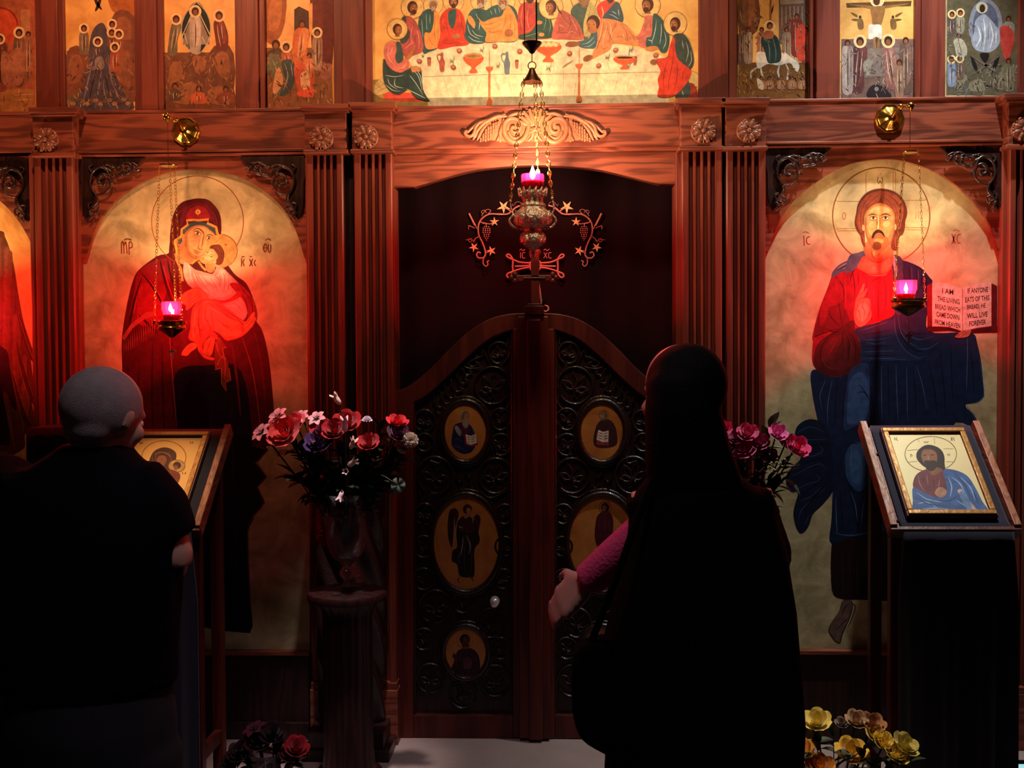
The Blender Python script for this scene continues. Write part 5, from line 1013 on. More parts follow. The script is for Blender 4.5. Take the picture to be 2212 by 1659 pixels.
# A
T, p = small('narrow icon at the far left of the top row with a red dome', -90, -150, 73, 238)
p.tf(0, 0, S3)
p.hard([(-250, -400), (222, -400), (222, 710), (-250, 710)], '#a85a3c'); p.poly([(-100, 130), (-60, 70), (20, 50), (90, 80), (120, 150), (110, 260), (-100, 260)], '#c8502e'); p.ring(0, 160, 110, 12, '#8a3020', 180, 360)
p.hard([(130, 60), (190, 60), (190, 320), (140, 320)], '#b87a50'); p.hard([(-200, 560), (210, 560), (215, 700), (-200, 700)], '#a8703e'); p.sts([[(90, 600), (210, 590)], [(80, 630), (205, 625)], [(120, 560), (120, 590)]], 5, '#d8a070')
sil(120, 205, 26, 330, '#6a4a38', '#8a5a44'); sil(0, 245, 24, 320, '#8a4a38', '#6a3a2c', w=3.4); sil(178, 215, 20, 300, '#9a6048', halo=False)
p.poly([(10, 330), (70, 340), (100, 300), (150, 330), (140, 520), (20, 530)], '#a86a50'); dabs(-60, 300, 215, 680, ['#8a4a30', '#b8704a', '#6e3828'], 1); p.build('painting', T)
# B
T, p = small('second narrow icon from the left in the top row with a dark robed central figure', 138, -150, 288, 238)
p.tf(0, 0, S3)
p.hard([(420, 320), (830, 320), (840, 690), (415, 690)], '#6a5440'); p.poly([(690, -40), (840, -60), (850, 120), (760, 90), (700, 60)], '#a86030')
rocks([[(400, 420), (440, 300), (520, 300), (560, 420), (520, 560), (400, 600)], [(680, 340), (760, 250), (850, 300), (850, 640), (720, 560)], [(700, 120), (760, 60), (850, 110), (850, 300), (700, 280)]], '#7a4a36', '#92583e')
p.poly([(580, 200), (620, 150), (660, 160), (700, 300), (720, 460), (790, 600), (830, 690), (480, 690), (520, 560), (560, 420), (560, 300)], '#4e4552'); p.sts([[(600, 300), (560, 480), (520, 660)], [(640, 440), (620, 560), (600, 680)], [(680, 340), (700, 500), (760, 640)], [(650, 500), (660, 600), (700, 680)]], 9, '#7a7080'); p.sts([[(610, 420), (580, 540), (560, 650)], [(660, 460), (690, 600)]], 7, '#2a242c')
p.poly([(600, 370), (640, 355), (655, 420), (625, 440), (600, 420)], '#8a7a74')
for x, y, h, c in ((528, 178, 160, '#7a6450'), (615, 262, 90, '#5a4a50'), (705, 152, 110, '#8a5a44'), (703, 205, 90, '#7a4a3a'), (748, 215, 120, '#8a5240'), (722, 297, 150, '#a0543c')): sil(x, y, 23, h, c)
for i in range(14): p.ell(430+i*29, 640+14*math.sin(i*2), 18, 13, ['#8a6a54', '#a07a62', '#6a4c3c'][i % 3])
p.sts([[(590, -40), (610, 20), (640, 60)], [(640, -40), (620, 30), (600, 70)]], 20, '#2e1c18'); dabs(420, 330, 835, 660, ['#8a6450', '#4a382e', '#a8846a', '#6a5a5c'], 2, 260); p.build('painting', T)
# C
T, p = small('narrow top-row icon, third from left, white figure in a pointed oval', 352, -150, 505, 238)
p.tf(0, 0, S3)
p.hard([(1030, 330), (1460, 330), (1475, 690), (1040, 690)], '#7a5238')
rocks([[(1030, 420), (1100, 330), (1170, 380), (1200, 520), (1120, 600), (1040, 600)], [(1180, 340), (1240, 320), (1320, 360), (1300, 480), (1220, 500)], [(1310, 340), (1400, 270), (1470, 340), (1470, 560), (1360, 520)], [(1040, 570), (1180, 480), (1280, 500), (1300, 690), (1040, 690)], [(1260, 560), (1380, 500), (1470, 560), (1475, 690), (1300, 690)]], '#6e4430', '#96603e')
p.poly([(1235, 10), (1300, 80), (1325, 180), (1300, 280), (1240, 340), (1170, 290), (1140, 190), (1165, 90)], '#182420'); p.st([(1235, 10), (1300, 80), (1325, 180), (1300, 280), (1240, 340), (1170, 290), (1140, 190), (1165, 90), (1235, 10)], 7, '#b0a890', False)
p.hard([(1228, 40), (1310, 230), (1320, 280), (1150, 280), (1160, 220)], '#8a7e70'); p.sts([[(1228, 40), (1145, 230)], [(1232, 40), (1325, 230)], [(1160, 210), (1185, 300), (1210, 230)], [(1270, 230), (1300, 290), (1320, 220)]], 6, '#c4b8a4', False, 0)
sil(1228, 72, 28, 255, '#a89c90', '#c4b8ac'); sil(1108, 120, 26, 220, '#6a6048', '#7a6e58', lean=-24); sil(1378, 98, 28, 210, '#6e3028', '#8a4438', lean=20)
sil(1100, 540, 22, 90, '#5a4434', halo=False, w=3); sil(1250, 560, 22, 90, '#b85a38', halo=False, w=4); sil(1420, 560, 22, 90, '#8a4a34', halo=False, w=4); dabs(1040, 330, 1465, 660, ['#a86e48', '#5c3a28', '#8a5a3e', '#b8805a'], 3, 260); p.build('painting', T)
# D
T, p = small('fourth narrow icon from the left in the top row with a crowd and orange robes', 572, -150, 718, 236)
p.tf(0, 0, S3)
p.hard([(1655, 300), (2080, 300), (2095, 680), (1668, 680)], '#8a5a34'); rocks([[(1660, 40), (1720, -100), (1800, -60), (1790, 150), (1740, 260), (1670, 260)]], '#9a5c34', '#b87444')
p.poly([(1960, -200), (2090, -200), (2090, 400), (2000, 440), (1960, 300)], '#6a2c24'); p.hard([(1850, 60), (1880, 40), (1960, 80), (1960, 200), (1850, 200)], '#4a3428'); p.hard([(1940, 20), (1965, 20), (1965, 220), (1945, 220)], '#d8a060')
sil(1900, 150, 28, 250, '#c86a3c', '#d98a54', halo=False, w=3, lean=-20); sil(1735, 280, 32, 170, '#4a3828', '#5a4634', halo=False, w=3); sil(1800, 295, 26, 200, '#a85a3c', '#b86a48', lean=20)
p.poly([(1690, 340), (1760, 360), (1790, 480), (1770, 580), (1720, 610), (1720, 500), (1680, 450)], '#6a6a50'); p.poly([(1770, 390), (1840, 380), (1860, 480), (1820, 580), (1760, 600), (1790, 500)], '#3c4c4c'); p.sts([[(1790, 400), (1810, 480), (1780, 570)], [(1830, 400), (1840, 480)], [(1710, 370), (1740, 450), (1730, 560)]], 6, '#9aa09a')
p.poly([(1740, 430), (1765, 440), (1780, 520), (1735, 590), (1715, 560)], '#d8a070'); p.poly([(1850, 420), (1900, 390), (1970, 400), (1970, 560), (1900, 600), (1860, 520)], '#c8583a'); sil(1995, 205, 24, 230, '#9a7a64', '#7a5a48'); sil(1945, 350, 20, 130, '#c87a50', halo=False); p.poly([(2010, 420), (2080, 400), (2085, 480), (2030, 500)], '#a86a54')
p.poly([(1870, 600), (1900, 550), (1960, 540), (1970, 610)], '#e2583a'); p.poly([(1900, 560), (1890, 470), (1930, 450), (1950, 540)], '#e8b888'); dabs(1670, 300, 2085, 650, ['#a86a3e', '#6a3c26', '#c08a5c', '#4c4438'], 4, 240); p.build('painting', T)
# E
S4 = 2.962
T, p = small('narrow icon right of the supper panel with a rider on a white donkey', 1595, -150, 1748, 213)
p.tf(1500, 0, S4)
p.hard([(285, 400), (730, 400), (728, 640), (275, 640)], '#7a4e24'); rocks([[(285, -60), (380, -100), (420, 60), (400, 200), (290, 240)]], '#6a4028', '#8a5434')
p.poly([(540, -80), (740, -90), (735, 320), (540, 280)], '#6a5448', 0); p.sts([[(560+i*26, 40), (560+i*26, 180)] for i in range(6)], 8, '#9a8070', False, 0); p.hard([(550, -10), (700, -20), (700, 20), (550, 30)], '#9a8474')
p.sts([[(480, -40), (500, 40), (480, 120)], [(410, -20), (450, 60), (480, 130)], [(430, -60), (480, 50), (490, 120)], [(530, -20), (500, 60), (490, 120)]], 12, '#d8a058'); p.sts([[(490, -60), (486, 60), (484, 200)]], 14, '#8a5a30')
for x, y, c in ((300, 200, '#6a4a40'), (345, 190, '#9a8274'), (430, 190, '#a06a50'), (590, 190, '#8a7a68'), (640, 200, '#a8987e'), (712, 190, '#8a4038')): sil(x, y, 18, 210, c, halo=False, w=2.6)
sil(655, 105, 20, 250, '#7a2c24', halo=False, w=3); p.poly([(655, 180), (710, 175), (705, 340), (690, 390), (655, 360)], '#c8402c')
p.poly([(395, 350), (420, 330), (520, 350), (575, 335), (620, 370), (660, 395), (672, 430), (660, 460), (640, 445), (620, 410), (590, 405), (540, 420), (470, 410), (410, 440), (395, 400)], '#ddd2c4')
p.sts([[(405, 430), (365, 460), (362, 505)], [(425, 430), (430, 470), (445, 505)], [(545, 415), (535, 460), (548, 510)], [(580, 400), (600, 450), (595, 500), (590, 512)]], 13, '#d2c6b6')
p.poly([(440, 230), (480, 215), (530, 240), (555, 330), (550, 390), (510, 405), (470, 400), (450, 330), (425, 270)], '#243838'); p.sts([[(460, 240), (480, 310), (480, 390)], [(500, 240), (520, 320), (520, 390)], [(440, 250), (490, 270)]], 7, '#5a7474')
p.ell(482, 168, 34, 36, '#d8b070'); p.ring(482, 168, 34, 5, '#f0d8a0'); p.ell(482, 165, 20, 24, '#3e2012'); p.ell(484, 172, 13, 17, '#8a5434'); p.poly([(455, 200), (500, 200), (505, 240), (470, 250), (440, 240)], '#a05a3c')
for x in (430, 480, 555, 625, 690): sil(x, 500, 15, 70, '#a87050', halo=False, w=3)
p.poly([(400, 500), (440, 530), (440, 575), (410, 560)], '#d8c0a0'); dabs(285, 430, 725, 610, ['#96683a', '#5a381c', '#a8804e'], 5, 180); dabs(285, 20, 420, 330, ['#8a5c3c', '#5a3624', '#a07858'], 6, 100); dabs(560, 60, 730, 330, ['#8a7460', '#5c463c', '#a85040'], 7, 80); p.build('painting', T)
# F
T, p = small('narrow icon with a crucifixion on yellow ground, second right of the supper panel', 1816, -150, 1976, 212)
p.tf(1500, 0, S4)
p.hard([(940, 250), (1405, 250), (1402, 635), (935, 635)], '#6e5650')
p.hard([(970, 20), (1390, 5), (1385, 40), (975, 50)], '#5a3c1c'); p.hard([(1155, -60), (1190, -60), (1190, 500), (1160, 500)], '#54391e'); p.hard([(1120, 375), (1215, 360), (1212, 395), (1120, 400)], '#54391e')
p.ell(1170, 0, 44, 44, '#e2c080'); p.ring(1170, 0, 42, 6, '#f2e0b0'); p.ell(1166, 6, 22, 28, '#4a2614'); p.sts([[(990, 28), (1080, 40), (1150, 50), (1260, 40), (1370, 24)]], 20, '#8a6034'); p.poly([(1130, 50), (1215, 50), (1210, 110), (1190, 165), (1145, 165), (1135, 110)], '#8a6034'); p.poly([(1115, 165), (1150, 158), (1195, 165), (1195, 250), (1160, 235), (1118, 250)], '#d8d0c8'); p.sts([[(1150, 240), (1155, 320), (1150, 390)], [(1180, 240), (1178, 320), (1180, 390)]], 20, '#8a6a4a')
for s_ in (-1, 1): x = 1165+s_*105; p.sts([[(x, 115), (x+s_*60, 80)], [(x, 130), (x+s_*55, 125)]], 16, '#6a4a24'); p.ell(x, 110, 16, 17, '#d8b060'); p.ell(x, 110, 9, 12, '#4a2816'); p.poly([(x-16, 125), (x+16, 125), (x+22, 180), (x-10, 185)], '#7a5830')
p.hard([(940, 320), (1400, 300), (1400, 480), (940, 500)], '#7a6c66')
sil(1060, 265, 30, 320, '#5a3034', '#6a3a3c', lean=-20, w=2.6); sil(980, 275, 22, 320, '#a89894', '#8a7a78', halo=False, w=2.6); sil(1240, 262, 32, 300, '#8a5a54', '#9a6e64', lean=30); sil(1352, 260, 24, 330, '#5e4a44', '#7a5e54', halo=False, w=2.8); sil(1310, 400, 22, 220, '#8a6a58', halo=False)
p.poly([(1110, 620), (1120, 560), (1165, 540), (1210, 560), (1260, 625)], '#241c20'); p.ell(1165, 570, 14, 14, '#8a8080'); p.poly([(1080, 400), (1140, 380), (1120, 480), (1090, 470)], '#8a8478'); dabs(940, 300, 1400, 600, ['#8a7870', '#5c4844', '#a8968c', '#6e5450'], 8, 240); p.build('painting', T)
# G
T, p = small('rightmost icon of the top row with a white robed figure in a pale arch', 2045, -150, 2200, 210, GOLD)
p.tf(1500, 0, S4)
p.hard([(1620, -300), (2075, -300), (2070, 610), (1612, 610)], '#5e5642')
p.poly([(1755, 200), (1770, 80), (1820, 10), (1870, -10), (1930, 30), (1965, 110), (1968, 240), (1900, 320), (1800, 320)], '#8a8ea0'); p.poly([(1780, 200), (1795, 90), (1840, 30), (1890, 25), (1935, 90), (1940, 220), (1880, 300), (1810, 290)], '#5a6078')
rocks([[(1640, 480), (1720, 420), (1780, 500), (1740, 600), (1640, 600)], [(1880, 500), (1960, 420), (2060, 460), (2065, 600), (1880, 605)], [(1730, 520), (1850, 480), (1900, 600), (1740, 605)]], '#5a5444', '#7e7662')
p.poly([(1800, 130), (1850, 90), (1900, 130), (1950, 200), (1950, 280), (1900, 330), (1830, 330), (1780, 290), (1790, 200)], '#9aa4b8'); p.sts([[(1810, 160), (1830, 240), (1800, 300)], [(1850, 120), (1860, 220), (1850, 320)], [(1890, 140), (1910, 230), (1890, 310)], [(1930, 200), (1930, 280)]], 9, '#d8dee8'); p.sts([[(1830, 160), (1845, 240), (1830, 310)], [(1880, 160), (1880, 260)]], 5, '#5a6478')
p.ell(1840, 50, 34, 36, '#b8b49a'); p.ring(1840, 50, 33, 5, '#e0dcc0'); p.ell(1842, 54, 18, 26, '#3a241a')
for x, y, h, c in ((1648, 92, 130, '#5a4a48'), (1702, 82, 130, '#8a8470'), (1645, 380, 170, '#7a86a4'), (1698, 375, 130, '#6a544c')): sil(x, y, 20, h, c)
sil(1690, 230, 18, 130, '#a8a494', halo=False, w=3, lean=20); sil(2010, 120, 20, 120, '#8a8476', halo=False, w=3); p.poly([(1955, 180), (2010, 170), (2045, 220), (2040, 300), (2000, 390), (1970, 330)], '#b23c34'); sil(2010, 390, 20, 190, '#6a6450', halo=False, w=3)
p.sts([[(1770, 360), (1810, 460)], [(1950, 350), (1900, 470)]], 26, '#1c1818'); p.poly([(1825, 345), (1885, 345), (1860, 400)], '#1c1818'); p.sts([[(1760, 350), (1960, 480)], [(1960, 350), (1780, 480)]], 16, '#6a5a58'); dabs(1620, 120, 1780, 590, ['#7e7866', '#46443a', '#9a9484', '#5c6678'], 9, 160); dabs(1780, 400, 2065, 590, ['#7e7866', '#46443a', '#9a9484'], 10, 140); p.build('painting', T)
# ------------------------------------------------------------------ hanging lamps and their brackets
def link_chain(mb, a, b, sag=0, pitch=.011, w=.0034, r=.0009):
    a, b = Vector(a), Vector(b); n = max(2, int((b-a).length/pitch)); t = (b-a).normalized()
    u = Vector((1, 0, 0)); u = (u-t*u.dot(t)).normalized(); v = t.cross(u)
    for i in range(n):
        c = a+(b-a)*((i+.5)/n); s_ = u if i % 2 else v; s_ = (s_+ (v if i % 2 else u)*.35).normalized()
        mb.tube([c+t*(pitch*.62*math.cos(q))+s_*(w*math.sin(q)) for q in (2*PI*k/8 for k in range(8))], r, 4, closed=True)
def flame(c, h, parent, power, col, warm=(1, .72, .42)):
    mb = MB(); mb.lathe([(.0004, 0), (h*.16, h*.12), (h*.22, h*.3), (h*.17, h*.55), (h*.08, h*.8), (.0003, h)], c, 12)
    mb.build('flame', FLAME, parent, smooth=180)
    d = bpy.data.lights.new('flame_light', 'POINT'); d.energy = power; d.color = col; d.shadow_soft_size = .007
    o = bpy.data.objects.new('flame_light', d); COL.objects.link(o); o.location = Vector(c)+Vector((0, 0, h*.5))
WAXM = mat('lamp_oil', '#7a1020', .2)

def votive(px, label, hook, rim, gl, flm, top, crs, cords, power, crcol, bar, fc=(1, .56, .28)):
    """px centre, brass pan lamp on three chains hung from a wall bracket"""
    Y = 3.80; k = sc(Y); c = P(px, rim[0], Y); zc = lambda y: P(px, y, Y).z
    T = thing('hanging_lamp', label, 'lamp', (c.x, Y, zc(crs)))
    R = rim[2]*k; z0, z1 = zc(rim[1]), zc(rim[0])
    hh = z1-z0
    mb = MB().lathe([(.003, z0-.028-c.z), (.012, z0-.024-c.z), (R*.55, z0-.012-c.z), (R*.88, z0-.002-c.z), (R*.97, z0-c.z), (R, z0+hh*.2-c.z), (R*.93, z0+hh*.35-c.z), (R*.93, z0+hh*.6-c.z), (R*1.04, z0+hh*.8-c.z), (R*1.04, z1-c.z), (R*.9, z1-c.z), (R*.88, z1-.004-c.z), (.002, z1-.004-c.z)], (c.x, Y, c.z), 40)
    mb.build('pan', BRASS, T, smooth=45)
    gx, gy0, gy1, gr = gl; g = P(gx, gy1, Y); zb, zt = zc(gy1), zc(gy0); gr = gr*k
    H = zt-zb
    mb = MB(); prof = [(gr*.72, 0), (gr*.80, H*.15), (gr*.9, H*.45), (gr, H*.55), (gr, H), (gr-.0022, H), (gr-.0022, H*.56), (gr*.9-.0022, H*.44), (gr*.72-.002, .003), (.001, .003)]
    mb.lathe(prof, (g.x, Y, zb), 28, flutes=14, fd=.02); mb.build('glass_cup', REDGLASS, T, smooth=60)
    MB().lathe([(gr*.70, .003), (gr*.8, H*.32), (.001, H*.32)], (g.x, Y, zb), 24).build('oil', WAXM, T, smooth=60)
    fz = zc(flm[1]); fx = P(flm[0], flm[1], Y).x
    flame((fx, Y, fz-.014), .032, T, power, fc)
    # chains
    tops = []
    for (bx, tx, ty), dy in zip(cords, (-.035, .05, -.035)):
        a = P(bx, rim[0], Y); a = Vector((a.x, Y+dy*.9, z1)); b = P(tx, ty, Y); b = Vector((b.x, Y+dy*.3, b.z)); tops.append(b)
        mb = MB(); link_chain(mb, a, b); mb.build('chain', BRASS, T, smooth=180)
        mb = MB().ball(a, .006, 8, 6); mb.tube([a, a+Vector((0, 0, -.012))], .003, 6); mb.build('chain_lug', BRASS, T, smooth=180)
    b0 = P(bar[0], bar[2], Y); b1 = P(bar[1], bar[2], Y); rr = (b1.x-b0.x)/2
    MB().lathe([(.002, -.002), (rr, -.002), (rr*1.02, 0), (rr, .003), (.002, .004)], ((b0.x+b1.x)/2, Y, b0.z), 24).build('spreader_disc', BRASS, T, smooth=50)
    tp = Vector(((b0.x+b1.x)/2, Y, b0.z)); hk = P(hook[0], hook[1], Y); hk = Vector((hk.x, Y, hk.z))
    mb = MB(); mb.tube([tp, hk+Vector((0, 0, -.004))], .0011, 5); mb.build('cord', BRONZE, T, smooth=180)
    # pendant cross
    pc = P(px+4, crs, Y); pc = Vector((P(px+1, crs, Y).x, Y, zc(crs)))
    mb = MB(); link_chain(mb, (c.x, Y, z0-.028), (pc.x, Y, pc.z+.042), pitch=.012); mb.build('pendant_chain', BRASS, T)
    mb = MB(); x, z = pc.x, pc.z
    mb.prism([(x-.0035, z), (x+.0035, z), (x+.003, z+.022), (x+.010, z+.021), (x+.012, z+.0255), (x+.010, z+.030), (x+.003, z+.029), (x+.0035, z+.036), (x, z+.040), (x-.0035, z+.036), (x-.003, z+.029), (x-.010, z+.030), (x-.012, z+.0255), (x-.010, z+.021), (x-.003, z+.022)], Y-.0015, Y+.0015)
    mb.build('pendant_cross', mat('cross_'+crcol, crcol, .25, .6), T, bevel=.0006)
    return T, hk

L1, hk1 = votive(371, 'red glass oil lamp on brass chains before the mother and child icon', (362, 262), (694, 712, 31), (371, 652, 692, 21), (368, 665), 0, 775, [(340, 347, 358), (372, 363, 358), (400, 379, 360)], 14, '#e8e0d0', (345, 382, 358), (1, .49, .23))
L2, hk2 = votive(1962, 'red glass oil lamp on brass chains before the bearded man icon', (1966, 238), (646, 665, 36), (1957, 606, 648, 22), (1957, 622), 0, 741, [(1926, 1950, 330), (1938, 1958, 330), (1992, 1982, 328)], 16, '#b07048', (1950, 1981, 329))

L0, hk0 = votive(-190, 'red glass oil lamp before the winged figure, beyond the left edge', (-196, 270), (700, 718, 31), (-190, 658, 698, 21), (-192, 671), 0, 780, [(-221, -214, 364), (-189, -198, 364), (-161, -182, 364)], 20, '#d8d0c0', (-216, -179, 364))

def bracket(px, py, hk, lab):
    Y = 3.985; c = P(px, py, Y); T = thing('lamp_bracket', lab, 'bracket', c)
    T.location = (c.x, 3.985, c.z-.04); s = 31*sc(Y)
    mb = MB(); n = 40; vs = []
    M = Matrix.Rotation(PI/2, 3, 'X')
    prof = [(s*1.0, 0), (s*1.0, .004), (s*.92, .010), (s*.8, .009), (s*.7, .014), (s*.45, .020), (s*.3, .030), (.012, .034), (.001, .036)]
    b = MB().lathe(prof, (0, 0, 0), n, flutes=10, fd=.03); mb.add([Vector((v.x+c.x, Y-v.z, v.y+c.z)) for v in b.v], b.f)
    mb.build('rosette_plate', BRASS, T, smooth=50)
    mb = MB(); st = c+Vector((0, -.03, 0)); d = hk-st
    pth = cr([tuple(st), tuple(st+Vector((d.x*.3, -.04, .018))), tuple(st+Vector((d.x*.6, d.y*.6, d.z*.4+.022))), tuple(hk+Vector((0, .02, .016))), tuple(hk+Vector((0, -.012, .012))), tuple(hk+Vector((0, -.010, -.004))), tuple(hk+Vector((0, .002, -.006)))], 6, False)
    mb.tube(pth, [.006, .0055, .005, .0045, .004, .003, .0025], 8)
    for f_, r_ in ((.28, .010), (.5, .008), (.66, .011)): q = Vector(pth[int(f_*(len(pth)-1))]); mb.ball(q, r_, 12, 8)
    for k in range(5): a = k*1.3; q = Vector(pth[int(.66*(len(pth)-1))]); mb.tube([q, q+Vector((.014*math.cos(a), -.004, .014*math.sin(a)))], [.005, .002], 6)
    mb.build('arm', BRASS, T, smooth=60)
bracket(402, 285, hk1, 'brass lamp bracket above the mother and child icon')
bracket(-165, 291, hk0, 'brass lamp bracket above the winged figure icon')
bracket(1921, 257, hk2, 'brass lamp bracket above the bearded man icon')

# ornate lamp before the doors
def centre_lamp():
    Y = 3.68; k = sc(Y); zc = lambda y: P(1151, y, Y).z; X0 = P(1151, 480, Y).x
    T = thing('sanctuary_lamp', 'large chased silver-gilt hanging lamp with red glass before the royal doors', 'lamp', (X0, Y, zc(560)))
    pr = [(560, 2), (556, 7), (548, 8), (543, 5), (538, 9), (532, 18), (524, 27), (514, 28), (505, 24), (499, 18), (496, 19), (493, 27), (487, 36), (478, 41), (468, 41), (460, 36), (452, 28), (448, 26), (445, 28), (441, 26), (438, 22), (430, 22), (424, 25), (418, 28), (413, 27)]
    pr2 = [(r*k, zc(y)-zc(560)) for y, r in pr]
    mb = MB(); n = 64; pp = []
    for i in range(len(pr2)-1):
        for t in range(3): pp.append((pr2[i][0]+(pr2[i+1][0]-pr2[i][0])*t/3, pr2[i][1]+(pr2[i+1][1]-pr2[i][1])*t/3))
    pp.append(pr2[-1]); mb.lathe(pp, (X0, Y, zc(560)), n, flutes=12, fd=.035, twist=9)
    mb.build('lamp_body', SILVER, T, smooth=50)
    # chased ribs and leaves round the bulges
    mb = MB()
    for yb, yt, rb_, rt_, nn in ((494, 456, 24, 34, 14), (532, 506, 17, 25, 12)):
        for j in range(nn):
            a = 2*PI*j/nn; pts = []
            for t in range(7):
                u = t/6; y = yb+(yt-yb)*u; r = (rb_+(rt_-rb_)*u+ (17 if nn == 14 else 7)*math.sin(PI*u)*.62)*k+.0012; aa = a+u*.5
                pts.append((X0+r*math.cos(aa), Y+r*math.sin(aa), zc(y)))
            mb.tube(pts, [.001, .0022, .003, .0035, .003, .002, .001], 5)
    for j in range(14):
        a = 2*PI*j/14; r = 27*k
        mb.tube([(X0+r*math.cos(a), Y+r*math.sin(a), zc(424)), (X0+(r+.003)*math.cos(a), Y+(r+.003)*math.sin(a), zc(414)), (X0+(r+.007)*math.cos(a+.06), Y+(r+.007)*math.sin(a+.06), zc(406))], [.006, .006, .001], 6)
    mb.build('chased_leaves', SILVER, T, smooth=60)
    # red cup
    g0, g1 = zc(411), zc(377); r = 24.5*k; H = g1-g0
    prof = [(r*.85, 0), (r, H*.12), (r, H*.9), (r*.97, H), (r*.97-.002, H), (r-.002, H*.88), (r-.002, H*.12), (r*.85-.002, .003), (.001, .003)]
    mb = MB().lathe(prof, (X0, Y, g0), 32); mb.build('glass_cup', REDGLASS, T, smooth=50)
    MB().lathe([(r*.82, .003), (r*.93, H*.55), (.001, H*.55)], (X0, Y, g0), 24).build('oil', WAXM, T, smooth=60)
    flame((X0, Y, zc(388)), .046, T, 32, (1, .58, .32))
    # three scrolled arms
    tops = [(1103, 436, 1131, 172, -.02), (1193, 430, 1167, 172, -.02), (1163, 418, 1156, 172, .05)]
    for (ax, ay, tx, ty, dy) in tops:
        a = P(ax, ay, Y); a = Vector((a.x, Y+dy, a.z)); s = 1 if ax > 1151 else -1
        if dy < 0:
            pts = [(X0+s*24*k, Y+dy*.5, zc(494)), (X0+s*40*k, Y+dy*.8, zc(492)), (X0+s*50*k, Y+dy, zc(478)), (X0+s*42*k, Y+dy, zc(464)), (X0+s*46*k, Y+dy, zc(452)), (a.x, Y+dy, a.z)]
            c2 = [(X0+s*42*k, Y+dy, zc(464)), (X0+s*36*k, Y+dy, zc(470)), (X0+s*32*k, Y+dy, zc(462)), (X0+s*38*k, Y+dy, zc(456))]
        else:
            pts = [(X0, Y+24*k, zc(494)), (X0, Y+44*k, zc(488)), (X0, Y+50*k, zc(470)), (X0+4*k, Y+dy, zc(445)), (a.x, Y+dy, a.z)]; c2 = [(X0, Y+40*k, zc(468)), (X0, Y+36*k, zc(462)), (X0, Y+40*k, zc(456))]
        mb = MB().tube(cr(pts, 5, False), [.003, .0045, .004, .0035, .003, .002], 7); mb.tube(cr(c2, 4, False), [.003, .002], 6); mb.ball(pts[0], .006, 8, 6); mb.ball(a, .005, 8, 6); mb.build('scroll_arm', SILVER, T, smooth=60)
        b = P(tx, ty, Y); b = Vector((b.x, Y+dy*.3, b.z)); mb = MB(); m_ = 12; t = (b-a).normalized()
        for i in range(m_):
            c = a+(b-a)*((i+.5)/m_); L_ = (b-a).length/m_; s0 = Vector((1, 0, 0)); s0 = (s0-t*s0.dot(t)).normalized()
            rng = [2*PI*q/10 for q in range(10)]
            mb.tube([c+t*(L_*.30*math.cos(q))+s0*(.0062*math.sin(q)) for q in rng], .0011, 4, closed=True)
            for q in range(4): e = q*PI/2+PI/4; mb.tube([c+(t*math.cos(e)+s0*math.sin(e))*.0035+(t*math.cos(h)+s0*math.sin(h))*.0024 for h in (2*PI*z/6 for z in range(6))], .0009, 4, closed=True)
            e0 = c+t*L_*.30; e1 = c+t*L_*.70; mb.tube([e0+(e1-e0)*.5+t*(L_*.2*math.cos(q))+Vector((0, 1, 0))*(.0028*math.sin(q)) for q in (2*PI*z/8 for z in range(8))], .0010, 4, closed=True)
        mb.build('ornate_chain', BRASS, T, smooth=180)
    # bell cap, ring, hook rod and counterweight
    z = zc(178); MB().lathe([(22*k, 0), (21*k, .003), (15*k, zc(168)-z), (9*k, zc(158)-z), (6*k, zc(150)-z), (4*k, zc(147)-z), (.001, zc(146)-z)], (X0, Y, z), 32).build('bell_cap', BRONZE, T, smooth=50)
    for tx in (1131, 1156, 1167): pass
    mb = MB(); c = Vector((X0, Y, zc(142))); mb.tube([c+Vector((8.5*k*math.cos(a), 0, 8.5*k*math.sin(a))) for a in (2*PI*q/20 for q in range(20))], .0018, 6, closed=True); mb.build('ring', BRONZE, T, smooth=180)
    mb = MB().tube([(X0, Y, zc(134)), (X0, Y, zc(112))], .0016, 6); mb.build('rod', BLACKM, T)
    z = zc(117); MB().lathe([(.001, 0), (5*k, .004), (9*k, zc(108)-z), (16*k, zc(101)-z), (21*k, zc(95)-z), (21*k, zc(92)-z), (.001, zc(92)-z)], (X0, Y, z), 32).build('pulley_cup', BLACKM, T, smooth=50)
    for x in (1133, 1159):
        a = P(x, 95, Y); a = Vector((a.x, Y, a.z)); mb = MB().tube([a, Vector((a.x+.01*(1 if x < 1150 else -1)*0, Y, 4.2))], .0016 if x < 1150 else .0028, 6); mb.build('suspension_cord', BLACKM, T)
centre_lamp()

